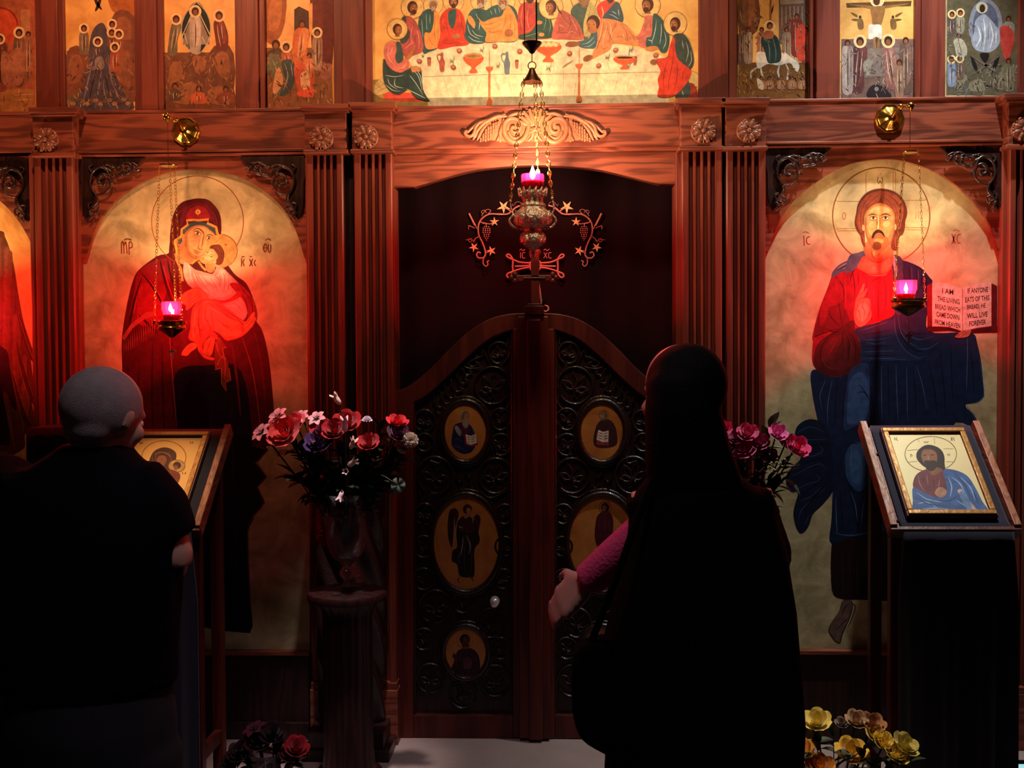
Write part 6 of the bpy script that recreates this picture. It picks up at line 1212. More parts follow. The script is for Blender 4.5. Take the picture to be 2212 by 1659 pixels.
# ------------------------------------------------------------------ lecterns with framed icons
CLOTH = mat('navy_velvet', '#14142e', .92, sheen=.25)
FRM = mat('gilt_wood_frame', '#a8763a', .35, .35, bump=.15, bscale=60); FRD = mat('mahogany_frame_side', '#5a2418', .4)
PALE = mat('pale_gold_print', '#d8c890', .45, .1, var=.05, vscale=12)
PALE2 = mat('amber_gold_print', '#dcae5c', .45, .1, var=.05, vscale=12)
def lectern(tl, tr, bl, br, side, lab, clab, ilab, framepx):
    Db, Dt = 3.30, 3.63
    A, B, Cc, D_ = P(*bl, Db), P(*br, Db), P(*tl, Dt), P(*tr, Dt)
    cx = (A.x+B.x+Cc.x+D_.x)/4; hw = (B.x-A.x+D_.x-Cc.x)/4; zb = (A.z+B.z)/2; zt = (Cc.z+D_.z)/2
    T = thing('lectern', lab, 'lectern', (cx, (Db+Dt)/2, SOLZ))
    s = Vector((0, Dt-Db, zt-zb)); Ls = s.length; s.normalize(); n = Vector((0, -s.z, s.y))   # n points up and to the viewer
    o0 = Vector((cx, Db, zb))
    def pt(u, v, h): return o0+Vector((u, 0, 0))+s*v+n*h
    def slab(u0, u1, v0, v1, h0, h1, name, m, par=T, bev=.002):
        vs = [pt(u, v, h) for h in (h0, h1) for u, v in ((u0, v0), (u1, v0), (u1, v1), (u0, v1))]
        return MB().add(vs, [(0, 3, 2, 1), (4, 5, 6, 7), (0, 1, 5, 4), (1, 2, 6, 5), (2, 3, 7, 6), (3, 0, 4, 7)]).build(name, m, par, bevel=bev)
    slab(-hw+.018, hw-.018, 0, Ls, -.035, -.018, 'board', WZ)
    slab(-hw, -hw+.021, -.005, Ls, -.035, .012, 'side_rail', WEDGE); slab(hw-.021, hw, -.005, Ls, -.035, .012, 'side_rail', WEDGE)
    slab(-hw, hw, -.018, -.004, -.035, .004, 'book_stop', WRAIL)
    for u, y0, nm in ((-hw+.032, Db+.05, 'leg'), (hw-.032, Db+.05, 'leg'), (-hw+.032, Dt-.07, 'leg'), (hw-.032, Dt-.07, 'leg')):
        zz = zb+(y0-Db)*(s.z/s.y)-.03
        MB().box(cx+u-.018, cx+u+.018, y0-.018, y0+.018, SOLZ, zz).build('leg', WRAIL, T, bevel=.003)
    for u in (-hw+.032, hw-.032): MB().box(cx+u-.012, cx+u+.012, Db+.05, Dt-.07, SOLZ+.15, SOLZ+.19).build('stretcher', WRAIL, T, bevel=.002)
    # velvet cover: runs over the board and hangs down the front
    mb = MB(); cw = hw-.025
    cl = -cw+(.0 if side < 0 else .012)
    def cfn(u, v):
        x = cl+(cw-cl)*u
        if v < .3: return pt(x, Ls*(1-v/.3), -.014)
        t = (v-.3)/.7; fold = .012*math.sin(u*19+1)*t+.006*math.sin(u*43)*t
        p_ = pt(x*(1+.10*min(1, t*4)), 0, -.014); 
        return Vector((p_.x+fold*.3, p_.y-.022-fold, p_.z-.006-(p_.z-SOLZ-.05)*t))
    mb.grid(cfn, 48, 40); cl_ = mb.build('lectern_cover', CLOTH, None, smooth=180, solid=.004)
    tag(cl_, clab, 'cloth')
    # framed icon, laid on the velvet; traced on the slope
    pl = pt(0, 0, .004)
    def on(px, py, h=0): return PP(px, py, pt(0, 0, .0+h), n)
    q = [on(*f) for f in framepx]       # tl, tr, br, bl of the outer frame
    uu = [(v-o0).x for v in q]; vv = [(v-o0).dot(s) for v in q]
    u0, u1 = (uu[0]+uu[3])/2, (uu[1]+uu[2])/2; v0, v1 = (vv[2]+vv[3])/2, (vv[0]+vv[1])/2
    F = thing('framed_icon', ilab, 'icon', tuple(pt((u0+u1)/2, v0, -.008)))
    b = .021
    for a in ((u0, u1, v0, v0+b), (u0, u1, v1-b, v1), (u0, u0+b, v0+b, v1-b), (u1-b, u1, v0+b, v1-b)):
        slab(*a, -.008, .008, 'frame_side', FRD, F, .002); 
        e = .004; a2 = (a[0]+(e if a[0] == u0 else 0), a[1]-(e if a[1] == u1 else 0), a[2]+(e if a[2] == v0 else 0), a[3]-(e if a[3] == v1 else 0))
        slab(*a2, .008, .014, 'gilt_moulding', FRM, F, .0025)
        i0 = .006
    slab(u0+b-.003, u1-b+.003, v0+b-.003, v1-b+.003, -.006, .003, 'print', PALE if side > 0 else PALE2, F, 0)
    p = Paint(pt(0, 0, .0031), n)
    return T, F, p, (lambda u, v: (u0+b+(u1-u0-2*b)*u, v0+b+(v1-v0-2*b)*v)), pt

T, F, p, uv, pt = lectern((1850, 915), (2112, 913), (1928, 1138), (2206, 1134), 1, 'wooden slope-top lectern in front of the bearded man icon', 'navy velvet cover hanging over the lectern at the right edge', 'gilt-framed icon of a bearded man on the right-hand lectern, lit pale', [(1898, 929), (2081, 926), (2157, 1117), (1962, 1119)])
p.tf(1640, 850, 2.766)
p.ring(1025, 362, 154, 5, '#8a7448', ry=105); p.sts([[(955, 290), (950, 268)], [(1050, 300), (1045, 265)], [(890, 410), (945, 405)], [(1115, 408), (1170, 408)], [(950, 335), (885, 340)], [(1100, 330), (1160, 330)]], 3, '#9a8450', False, 0)
p.poly([(940, 385), (945, 345), (985, 312), (1030, 308), (1080, 330), (1105, 370), (1108, 420), (1110, 455), (1080, 462), (1040, 450), (1000, 445), (965, 420)], '#2c1810')
p.poly([(1000, 440), (1060, 440), (1100, 460), (1080, 490), (1030, 500), (1000, 480)], '#7a4c34'); p.poly([(968, 370), (985, 335), (1030, 335), (1060, 360), (1062, 410), (1040, 445), (1010, 440), (985, 420)], '#8a5a3c')
p.poly([(985, 405), (1020, 400), (1058, 405), (1060, 440), (1035, 462), (1005, 455)], '#2e1a12'); p.sts([[(978, 370), (1000, 368)], [(1022, 366), (1048, 368)]], 6, '#2a1610'); p.st([(1012, 370), (1010, 395)], 4, '#b88a60'); p.st([(995, 405), (1035, 403)], 5, '#5a2a20')
p.poly([(920, 560), (925, 510), (950, 475), (1000, 455), (1040, 490), (1100, 460), (1150, 470), (1150, 560), (1120, 610), (1050, 620), (960, 600)], '#6e2c34')
p.sts([[(950, 490), (960, 540), (990, 590)], [(1000, 480), (1010, 550)], [(1080, 500), (1070, 570)]], 5, '#a86a70'); p.sts([[(975, 480), (985, 550)], [(1040, 500), (1045, 560)]], 5, '#3e1018')
p.poly([(1100, 460), (1160, 455), (1240, 490), (1290, 560), (1330, 640), (1362, 716), (1150, 720), (935, 716), (918, 640), (920, 560), (980, 590), (1060, 620), (1120, 600), (1115, 530)], '#3c5e96')
p.sts([[(940, 590), (1000, 630), (1090, 650)], [(945, 660), (1000, 650), (1060, 680)], [(1150, 500), (1200, 540), (1230, 600)], [(1200, 500), (1260, 560), (1290, 640)], [(980, 690), (1060, 685), (1140, 695)], [(1130, 500), (1150, 560), (1140, 620)], [(1180, 640), (1250, 680), (1330, 700)]], 8, '#8aa8d0'); p.sts([[(930, 620), (1010, 660), (1120, 670)], [(1170, 480), (1230, 550), (1260, 620)], [(1060, 640), (1140, 640), (1180, 610)], [(1280, 580), (1310, 660)]], 6, '#1c3466')
p.poly([(1050, 600), (1060, 570), (1090, 560), (1120, 580), (1110, 610), (1080, 622)], '#b08068'); p.poly([(1185, 580), (1210, 572), (1230, 610), (1290, 680), (1280, 690), (1230, 650), (1200, 610)], '#c8a088'); p.poly([(1195, 600), (1230, 590), (1270, 680), (1240, 690)], '#6888b8')
p.sts([[(808, 262), (812, 280)], [(822, 262), (818, 272), (828, 282)], [(1145, 262), (1155, 282)], [(1155, 262), (1145, 282)], [(1165, 262), (1160, 272), (1168, 282)], [(985, 285), (990, 295), (998, 288), (1006, 295), (1010, 285)], [(905, 362), (915, 372), (905, 380), (905, 362)], [(1125, 372), (1125, 360), (1138, 372), (1138, 360)]], 4, '#6a5a38', False, 0)
p.build('picture', F)

# the left lectern; its left half is behind the man
T, F, p, uv, pt = lectern((238, 922), (497, 922), (165, 1138), (437, 1138), -1, 'wooden slope-top lectern in front of the mother and child icon', 'navy velvet cover hanging over the lectern behind the grey-haired man', 'gilt-framed icon of a mother and child on the left-hand lectern, lit amber', [(287, 937), (455, 935), (398, 1122), (212, 1124)])
p.tf(0, 760, 2.593)
p.hard([(772, 492), (1118, 490), (1118, 492), (772, 494)], '#a07a40')
p.ring(918, 590, 124, 5, '#a8703a', -250, 40, ry=92)
p.poly([(825, 660), (835, 610), (860, 560), (905, 537), (950, 540), (985, 565), (985, 605), (965, 650), (945, 690), (900, 720), (860, 720), (830, 700)], '#4a2418')
p.poly([(880, 600), (900, 580), (930, 590), (930, 620), (910, 645), (885, 640)], '#8a5638'); p.sts([[(850, 580), (860, 640), (850, 700)], [(870, 560), (875, 620)], [(940, 560), (960, 600), (950, 650)]], 4, '#7a4a34'); p.st([(870, 575), (900, 562), (935, 570), (955, 590)], 4, '#b88a58')
p.ell(990, 640, 46, 34, '#c8a060'); p.ring(990, 640, 46, 4, '#8a5a30', ry=34); p.ell(992, 636, 22, 20, '#3a1a12'); p.ell(985, 648, 12, 15, '#8a5236')
p.poly([(880, 710), (920, 680), (960, 660), (1005, 680), (1008, 710), (990, 750), (975, 780), (990, 810), (985, 880), (950, 920), (930, 900), (925, 850), (910, 760)], '#7a3020'); p.sts([[(950, 690), (970, 740), (950, 780)], [(930, 720), (950, 760)], [(960, 800), (955, 860)]], 5, '#b06040'); p.poly([(875, 715), (905, 705), (950, 700), (945, 720), (900, 740)], '#9a6a4a')
p.poly([(825, 700), (880, 740), (920, 790), (930, 920), (780, 920), (760, 780)], '#4a2418'); p.sts([[(780, 505), (790, 515)], [(795, 503), (798, 515)], [(1068, 503), (1068, 514)], [(1080, 503), (1078, 514)], [(1022, 675), (1024, 685)], [(1040, 675), (1036, 685)]], 5, '#6a4020', False, 0)
p.build('picture', F)
# ------------------------------------------------------------------ pedestals, vases, flowers
def pedestal(cx, Y, lab):
    c = P(cx, 1275, Y); T = thing('pedestal', lab, 'pedestal', (c.x, Y, SOLZ)); zt = c.z
    MB().lathe([(.122, -.030), (.130, -.026), (.132, -.012), (.128, -.003), (.120, 0), (.001, 0)], (c.x, Y, zt), 48).build('round_top', WD, T, smooth=40)
    H = zt-.03-SOLZ-.05
    MB().lathe([(.085, 0), (.083, .03), (.080, .05), (.080, H-.05), (.084, H-.03), (.100, H-.01), (.105, H)], (c.x, Y, SOLZ+.05), 80, flutes=20, fd=.03).build('fluted_shaft', WD, T, smooth=60)
    MB().lathe([(.105, 0), (.110, .01), (.110, .03), (.095, .045), (.088, .05)], (c.x, Y, SOLZ), 48).build('foot', WD, T, smooth=40)
    return Vector((c.x, Y, zt))
ped1 = pedestal(750, 3.62, 'dark round fluted pedestal under the mixed bouquet left of the doors')
ped2 = pedestal(1612, 3.62, 'dark round pedestal behind the woman in black, under pink roses')
def vase(c, s, lab, water=True):
    T = thing('glass_vase', lab, 'vase', c)
    pr = [(.056, 0), (.058, .004), (.040, .012), (.014, .022), (.011, .036), (.022, .050), (.027, .062), (.022, .074), (.012, .086), (.020, .096), (.048, .118), (.064, .150), (.072, .190), (.070, .235), (.065, .275), (.070, .315), (.083, .345)]
    inn = [(r-.004, z) for r, z in pr[10:]][::-1]
    pr = [(r*s, z*s) for r, z in pr+inn]+[(.001, .104*s)]
    sm = []
    for i in range(len(pr)-1):
        for t in range(3): sm.append((pr[i][0]+(pr[i+1][0]-pr[i][0])*t/3, pr[i][1]+(pr[i+1][1]-pr[i][1])*t/3))
    sm.append(pr[-1])
    b = MB().lathe(sm, c, 96, flutes=24, fd=.018, twist=7/s); b.build('glass', GLS, T, smooth=60)
    if water: MB().lathe([(.001, .106*s), (.040*s, .118*s), (.058*s, .150*s), (.066*s, .190*s), (.064*s, .235*s), (.061*s, .26*s), (.001, .26*s)], c, 32).build('water', CLEAR, T, smooth=60)
    return T
def real_glass():
    m = bpy.data.materials.new('swirled_crystal'); m.use_nodes = True; nt = m.node_tree; nt.nodes.clear()
    o = nt.nodes.new('ShaderNodeOutputMaterial'); t = nt.nodes.new('ShaderNodeBsdfTransparent'); t.inputs[0].default_value = (.9, .88, .9, 1); df = nt.nodes.new('ShaderNodeBsdfTranslucent'); df.inputs[0].default_value = (.7, .66, .7, 1)
    g = nt.nodes.new('ShaderNodeBsdfGlossy'); g.inputs['Roughness'].default_value = .08; fr = nt.nodes.new('ShaderNodeFresnel'); fr.inputs[0].default_value = 1.5
    gl = nt.nodes.new('ShaderNodeBsdfGlass'); gl.inputs['Roughness'].default_value = .02; gl.inputs['IOR'].default_value = 1.3
    m1 = nt.nodes.new('ShaderNodeMixShader'); m1.inputs[0].default_value = .35; L(nt, t.outputs[0], m1.inputs[1]); L(nt, gl.outputs[0], m1.inputs[2])
    m2 = nt.nodes.new('ShaderNodeMixShader'); L(nt, fr.outputs[0], m2.inputs[0]); L(nt, m1.outputs[0], m2.inputs[1]); L(nt, g.outputs[0], m2.inputs[2]); m3 = nt.nodes.new('ShaderNodeMixShader'); m3.inputs[0].default_value = .13; L(nt, m2.outputs[0], m3.inputs[1]); L(nt, df.outputs[0], m3.inputs[2]); L(nt, m3.outputs[0], o.inputs[0]); return m
GLS = real_glass()
vase(ped1, .93, 'swirled glass footed vase on the pedestal left of the doors')
vase(ped2, .93, 'glass vase of pink roses, half hidden by the woman')

STEM = mat('flower_stem_green', '#2c3a22', .6); LEAF = mat('dark_rose_leaf', '#26331f', .5, bump=.2, bscale=60, var=.25, vscale=20); LEAF2 = mat('pale_eucalyptus_leaf', '#5a6a58', .55, var=.15)
FM = {}
def fm(c):
    if c not in FM: FM[c] = mat('petal_'+c.strip('#'), c, .55, spec=.25, var=.14, vscale=30, sheen=.2)
    return FM[c]
def frame_of(d):
    d = Vector(d).normalized(); u = Vector((0, 0, 1)).cross(d); u = u.normalized() if u.length > .01 else Vector((1, 0, 0)); v = d.cross(u); return Matrix((u, v, d)).transposed()
def petal(mb, c, M, r0, w, h, ang, open_, curl, n=5):
    """one petal: a curved patch rising along local z, leaning outwards by open_"""
    def f(u, v):
        t = v; a = ang+(u-.5)*w*(1-.25*(2*t-1)**2)*math.sin(PI*min(1, .15+.80*t))**.4
        r = r0*(.35+.65*math.sin(min(1, t*1.15)*PI/2))+open_*t**1.6+curl*max(0, t-.72)*2.2
        z = h*(t-.35*curl*8*max(0, t-.8)**1.5) - .12*h*(2*u-1)**2*t
        return c+M @ Vector((r*math.cos(a), r*math.sin(a), z))
    mb.grid(f, n, n+1)
def bloom_rose(c, d, R, m, par, tight=.5, nm='bloom'):
    M = frame_of(d); mb = MB(); rnd = random.Random(int(abs(c[0]*9173+c[2]*7919)*1000))
    lays = [(3, .12, .62, 0), (4, .25, .70, .06), (5, .42, .72, .16), (5, .62, .66, .30), (6, .80, .55, .5)]
    for k, (n_, r, h, op) in enumerate(lays):
        for j in range(n_):
            petal(mb, Vector(c), M, R*r*1.15, 2*PI/n_*1.45, R*h*1.7, 2*PI*j/n_+k*.7+rnd.uniform(-.15, .15), R*op*(1.2-tight), R*.10*k/3)
    return mb.build(nm, m, par, smooth=180)
def bloom_bell(c, d, R, m, par):
    M = frame_of(d); mb = MB(); prof = [(0, .15), (.25, .42), (.6, .48), (.9, .44), (1.15, .52), (1.35, .72)]
    def f(u, v):
        t = v*(len(prof)-1); i = min(len(prof)-2, int(t)); q = t-i; z = prof[i][0]+(prof[i+1][0]-prof[i][0])*q; r = prof[i][1]+(prof[i+1][1]-prof[i][1])*q
        a = 2*PI*u; k = 1+.28*max(0, v-.7)/.3*math.cos(5*a); z2 = z+.22*max(0, v-.7)/.3*math.cos(5*a)
        return Vector(c)+M @ Vector((R*r*k*math.cos(a), R*r*k*math.sin(a), R*1.5*(z2-.3)))
    mb.grid(f, 30, 12); return mb.build('bloom', m, par, smooth=180)
def bloom_lily(c, d, R, m, par):
    M = frame_of(d); mb = MB()
    for j in range(6):
        a = 2*PI*j/6
        def f(u, v, a=a):
            w = math.sin(PI*min(1, v*.92+.08))**.7*R*.34; x = R*(.1+1.0*v); z = R*(.75*v-.35*v*v*1.6)
            y = (u-.5)*2*w; return Vector(c)+M @ (Matrix.Rotation(a, 3, 'Z') @ Vector((x, y, z+.25*abs(y))))
        mb.grid(f, 4, 7)
    for j in range(5): a = j*1.25; mb.tube([Vector(c), Vector(c)+M @ Vector((R*.3*math.cos(a), R*.3*math.sin(a), R*.7))], R*.03, 4)
    return mb.build('bloom', m, par, smooth=180)
def bloom_carnation(c, d, R, m, par):
    M = frame_of(d); mb = MB(); rnd = random.Random(int(abs(c[0])*99999))
    for k in range(5):
        n_ = 4+k*2
        for j in range(n_):
            a = 2*PI*j/n_+k*.5; rr = R*(.2+.17*k)
            def f(u, v, a=a, rr=rr, k=k):
                aa = a+(u-.5)*1.1; r = rr*v+R*.05*v*math.sin(u*25+k); z = R*(.75-.10*k*k*.4)*v+R*.10*v*math.cos(u*31+k*2)
                return Vector(c)+M @ Vector((r*math.cos(aa), r*math.sin(aa), z))
            mb.grid(f, 7, 3)
    return mb.build('bloom', m, par, smooth=180)
def leaf(mb, c, d, L_, w, bend=.2):
    d = Vector(d).normalized(); M = frame_of(d)
    def f(u, v):
        ww = w*math.sin(PI*min(1, v*.95+.05))**.8*(1 if v < .6 else 1-.3*(v-.6)); x = (u-.5)*2*ww
        return Vector(c)+M @ Vector((x, -bend*L_*v*v+abs(x)*.35, L_*v))
    mb.grid(f, 4, 8)

def flower(kind, px, py, Y, Rpx, col, base, lab, nm, cat='flower', d=None, grp=None, leaves=True):
    c = P(px, py, Y); R = Rpx*sc(Y); T = thing(nm, lab, cat, tuple(base), grp)
    c0 = Vector(c); d = Vector(d) if d else (Vector((c.x-base[0], -.06, .10+max(0, c.z-base[2])*.3)))
    d = d.normalized(); fn = {'rose': bloom_rose, 'bell': bloom_bell, 'lily': bloom_lily, 'carn': bloom_carnation}[kind]
    off = d*(R*(.55 if kind in ('rose', 'carn') else .3))
    fn(tuple(c0-off), d, R, fm(col), T)
    b = Vector(base)+Vector((0, 0, .02)); s0 = c0-off; mid = b*.45+s0*.55+Vector((0, .01, 0))-d*.02
    MB().tube(cr([tuple(b), tuple(b*.75+mid*.25), tuple(mid), tuple(s0-d*R*.3), tuple(s0)], 4, False), [.0022, .0022, .0022, .0028, .004], 6).build('stem', STEM, T, smooth=180)
    mb = MB()
    for j in range(5): a = j*2*PI/5; M = frame_of(d); leaf(mb, s0, d*.5+M @ Vector((math.cos(a), math.sin(a), 0))*.6, R*.55, R*.12, .3)
    mb.build('sepals', STEM, T, smooth=180)
    if leaves:
        rnd = random.Random(px*7+py); mb = MB()
        for j in range(3):
            q = s0*(.8-.2*j)+b*(.2+.2*j); a = rnd.uniform(0, 6.28); leaf(mb, q, (math.cos(a), math.sin(a)*.6-.2, .25), .045+.02*rnd.random(), .015, .25)
        mb.build('stem_leaves', LEAF, T, smooth=180)
    return T
vb1 = ped1+Vector((0, 0, .12)); vb2 = ped2+Vector((0, 0, .12))
FL1 = [('rose', 614, 934, 3.55, 30, '#d8403c', 'coral rose at the far left of the mixed bouquet', 'rose'), ('rose', 636, 915, 3.60, 22, '#e05a60', 'pink rose tucked behind the coral rose', 'rose'),
 ('lily', 598, 898, 3.58, 24, '#e88a90', 'pink lily highest on the left of the bouquet', 'lily'), ('lily', 562, 932, 3.55, 24, '#e89090', 'pale pink lily at the bouquet tip, farthest left', 'lily'),
 ('lily', 650, 898, 3.62, 18, '#d8989c', 'dusty pink lily right of the highest lily', 'lily'), ('lily', 683, 902, 3.60, 20, '#e0a0a4', 'dusty pink lily against the pilaster', 'lily'),
 ('rose', 700, 935, 3.58, 26, '#b01c28', 'crimson rose behind the purple bloom', 'rose'), ('rose', 722, 930, 3.56, 22, '#a81824', 'crimson rose touching the pink bellflower', 'rose'), ('rose', 750, 912, 3.62, 24, '#b81c24', 'red rose behind the upper pink bellflower', 'rose'),
 ('rose', 690, 955, 3.55, 26, '#3a1850', 'dark purple rose left of the white buds', 'rose'), ('rose', 796, 956, 3.54, 19, '#b8202c', 'small round red rose right of centre', 'rose'),
 ('rose', 858, 912, 3.58, 19, '#e8303c', 'bright red rose at the upper right of the bouquet', 'rose'), ('rose', 860, 935, 3.55, 20, '#5c1838', 'plum rose just below the bright red rose', 'rose'),
 ('carn', 888, 950, 3.53, 20, '#f0e2cc', 'large cream carnation at the right end of the bouquet', 'carnation'), ('carn', 872, 965, 3.55, 15, '#a8906c', 'tan carnation below the cream one', 'carnation'),
 ('carn', 793, 902, 3.56, 13, '#e8dce8', 'flat white carnation seen edge on, upper right of centre', 'carnation'),
 ('bell', 730, 866, 3.57, 13, '#f2d4c0', 'cream bellflower on the tallest stem', 'bellflower'), ('bell', 745, 922, 3.52, 15, '#f4c4cc', 'pink bellflower in the middle, upright', 'bellflower'), ('bell', 760, 962, 3.51, 12, '#f0c8bc', 'small pale bellflower below the upright one', 'bellflower'),
 ('bell', 757, 1002, 3.51, 11, '#b08a80', 'faded bellflower leaning right at the vase top', 'bellflower'), ('bell', 748, 1018, 3.50, 9, '#f2c8c4', 'round pale bud facing out above the vase rim', 'bellflower'), ('bell', 737, 1068, 3.49, 11, '#f4d0d0', 'drooping pink bellflower hanging over the vase rim', 'bellflower')]
DIRS = {745: (0, -.1, 1), 730: (-.5, -.2, .8), 760: (.4, -.3, .8), 757: (.7, -.2, .5), 748: (0, -1, .1), 737: (-.35, -.3, -.9), 793: (.05, -.15, 1), 888: (.3, -1, .2), 614: (-.2, -.8, .5), 796: (0, -.6, .6), 858: (.2, -.4, .9)}
for k, px, py, Y, R, col, lab, nm in FL1: flower(k, px, py, Y, R, col, vb1, lab, nm, d=DIRS.get(px, (0.0+(px-740)*.003, -.7, .7)), grp='flowers of the mixed bouquet', leaves=px % 2 == 0)
# foliage of the bouquet, each sprig a thing
def sprig(pts, vb, lab, m=LEAF, grp='leafy sprigs of the bouquets', Y=3.6, L_=.05, w=.017, n_=5):
    T = thing('leafy_sprig', lab, 'foliage', tuple(vb), grp); a = Vector(vb)+Vector((0, 0, .03)); b = P(*pts, Y); mid = (a+b)/2+Vector((0, 0, .03))
    path = cr([tuple(a), tuple(mid), tuple(b)], 6, False); MB().tube(path, [.0022, .0012], 5).build('stem', STEM, T, smooth=180)
    rnd = random.Random(pts[0]*3+pts[1])
    for j in range(n_):
        q = Vector(path[-1-int(j*(len(path)*.6)/n_)]); dr = (b-mid).normalized(); a_ = rnd.uniform(-1.6, 1.6)*(0 if j == 0 else 1); dd = Vector((dr.x*math.cos(a_)-dr.z*math.sin(a_), -.25+rnd.uniform(-.3, .1), dr.x*math.sin(a_)+dr.z*math.cos(a_)))
        mb = MB(); leaf(mb, q, dd, L_*rnd.uniform(.8, 1.25), w*rnd.uniform(.8, 1.2), .2); mb.build('leaf', m, T, smooth=180)
SP1 = [(640, 1030, 'dark leafy sprig pointing left below the coral rose'), (670, 1060, 'dark leafy sprig hanging left of the vase rim'), (660, 985, 'leafy sprig below the purple rose'), (700, 1010, 'leafy sprig in the left heart of the bouquet'), (740, 985, 'pale stalk cluster below the pink bellflower'),
       (780, 1000, 'leafy sprig above the vase centre'), (815, 985, 'leafy sprig below the small red rose'), (845, 1000, 'leafy sprig right of centre, low'), (870, 985, 'leafy sprig under the cream carnation'), (720, 1040, 'leafy sprig over the left vase rim'), (790, 1045, 'leafy sprig over the right vase rim'), (830, 1035, 'leafy sprig drooping toward the round leaf'), (820, 935, 'upright sprig with tiny buds beside the bright red rose'), (640, 960, 'leafy sprig behind the coral rose')]
for x, y, lab in SP1: sprig((x, y), vb1, lab, w=.025 if y > 1000 else .019, L_=.062, n_=13)
T = thing('round_leaf', 'pale round grey-green leaf hanging right of the vase', 'foliage', tuple(vb1)); b = P(860, 1048, 3.52); mb = MB()
mb.grid(lambda u, v: b+Vector((16*sc(3.52)*v*math.cos(u*2*PI*.93+1.8), -.004*math.sin(v*3)+.004*math.cos(u*30)*v, 17*sc(3.52)*v*math.sin(u*2*PI*.93+1.8))), 24, 5); mb.build('leaf', LEAF2, T, smooth=180)
MB().tube(cr([tuple(vb1+Vector((0, 0, .05))), tuple(P(800, 1030, 3.58)), tuple(b)], 6, False), .0016, 5).build('stem', STEM, T)
# pink roses on the right
PK = [(1563, 927, 16, '#e8508c', 'small pink rose nearest the woman, behind her head'), (1615, 935, 18, '#e86090', 'pink rose at the top middle of the rose vase'), (1604, 968, 23, '#f060a0', 'largest pink rose facing forward, front of the rose vase'), (1640, 955, 17, '#b84a74', 'duller pink rose right of the largest one'),
      (1680, 935, 17, '#f078b8', 'light pink rose at upper right of the rose vase'), (1722, 965, 22, '#e83878', 'magenta rose farthest right, over the blue drapery'), (1700, 955, 15, '#d84080', 'deep pink rose between the light and magenta ones'), (1566, 968, 18, '#6a3448', 'dark mauve rose beside the woman'), (1660, 985, 16, '#8a3858', 'dark rose under the light pink one'), (1590, 945, 14, '#a83e68', 'half hidden rose behind the largest one')]
for x, y, R, col, lab in PK: flower('rose', x, y, 3.56, R, col, vb2, lab, 'rose', grp='pink roses in the right vase', d=((x-1640)*.004, -.75, .6))
for x, y, lab in ((1690, 1005, 'pale leafy sprig under the magenta rose'), (1640, 1010, 'leafy sprig in the middle of the rose vase'), (1660, 1040, 'leafy sprig drooping at the right of the rose vase'), (1665, 925, 'upright dark sprig behind the pink roses'), (1600, 1020, 'leafy sprig at the woman side of the rose vase'), (1700, 1030, 'leafy sprig against the blue drapery'), (1625, 1060, 'low leafy sprig at the rose vase rim')): sprig((x, y), vb2, lab, LEAF2 if x in (1690, 1665) else LEAF, n_=7, L_=.055, w=.018)
T = thing('filler_flowers', 'spray of tiny white filler blossoms under the pink roses', 'flower', tuple(vb2)); T['kind'] = 'stuff'; mb = MB(); rnd = random.Random(3)
for k in range(60):
    q = P(rnd.gauss(1672, 22), rnd.gauss(1003, 14), 3.55+rnd.uniform(-.03, .03)); mb.ball(q, rnd.uniform(.0018, .0038), 6, 4)
mb.build('blossoms', fm('#c8c4b8'), T)
# yellow roses low at the right, in a vase on the floor
yv = P(1805, 1700, 3.12); yb = Vector((yv.x, 3.12, SOLZ)); vase(yb, .72, 'low glass vase holding the yellow roses at bottom right', True)
YL = [(1765, 1558, 24, '#e8cf6a', 'tall pale yellow rose at the top of the yellow bunch'), (1683, 1578, 14, '#7a6a58', 'dim wilted bud at the left of the yellow bunch'), (1700, 1608, 26, '#dcae48', 'ruffled yellow rose on the left of the yellow bunch'), (1728, 1622, 26, '#eab13c', 'golden rose beside the ruffled yellow one'),
      (1695, 1648, 26, '#d9954a', 'orange-yellow rose at the lower left of the yellow bunch'), (1772, 1656, 24, '#e89a40', 'orange rose cut off by the bottom edge'), (1838, 1625, 28, '#ecc04c', 'round golden rose in the middle of the yellow bunch'), (1850, 1556, 20, '#b8906c', 'peach rose at the back of the yellow bunch'), (1886, 1562, 21, '#a8704a', 'brownish peach rose behind the right yellow roses'), (1818, 1562, 12, '#8a7468', 'small dim bud left of the peach rose'),
      (1893, 1588, 20, '#e8c85a', 'yellow rose just below the brownish peach one'), (1912, 1606, 22, '#e6c455', 'yellow rose overlapping its neighbour on the right'), (1935, 1630, 22, '#e6c860', 'low yellow rose at the right of the bunch'), (1955, 1610, 24, '#c8b458', 'pale olive yellow rose farthest right')]
for x, y, R, col, lab in YL: flower('rose', x, y, 3.12+(1640-y)*.0012, R, col, yb, lab, 'rose', grp='yellow roses in the low vase', d=((x-1820)*.003, -.5, .85))
for x, y, lab in ((1760, 1600, 'dark leafy sprig under the tall yellow rose'), (1870, 1620, 'dark leafy sprig in the yellow bunch, right of centre'), (1960, 1650, 'leafy sprig below the olive yellow rose'), (1900, 1650, 'leafy sprig low in the yellow bunch'), (1800, 1590, 'leafy sprig behind the round golden rose'), (1660, 1635, 'dark sprig at the left end of the yellow bunch')): sprig((x, y), yb, lab, LEAF, Y=3.12, n_=7)
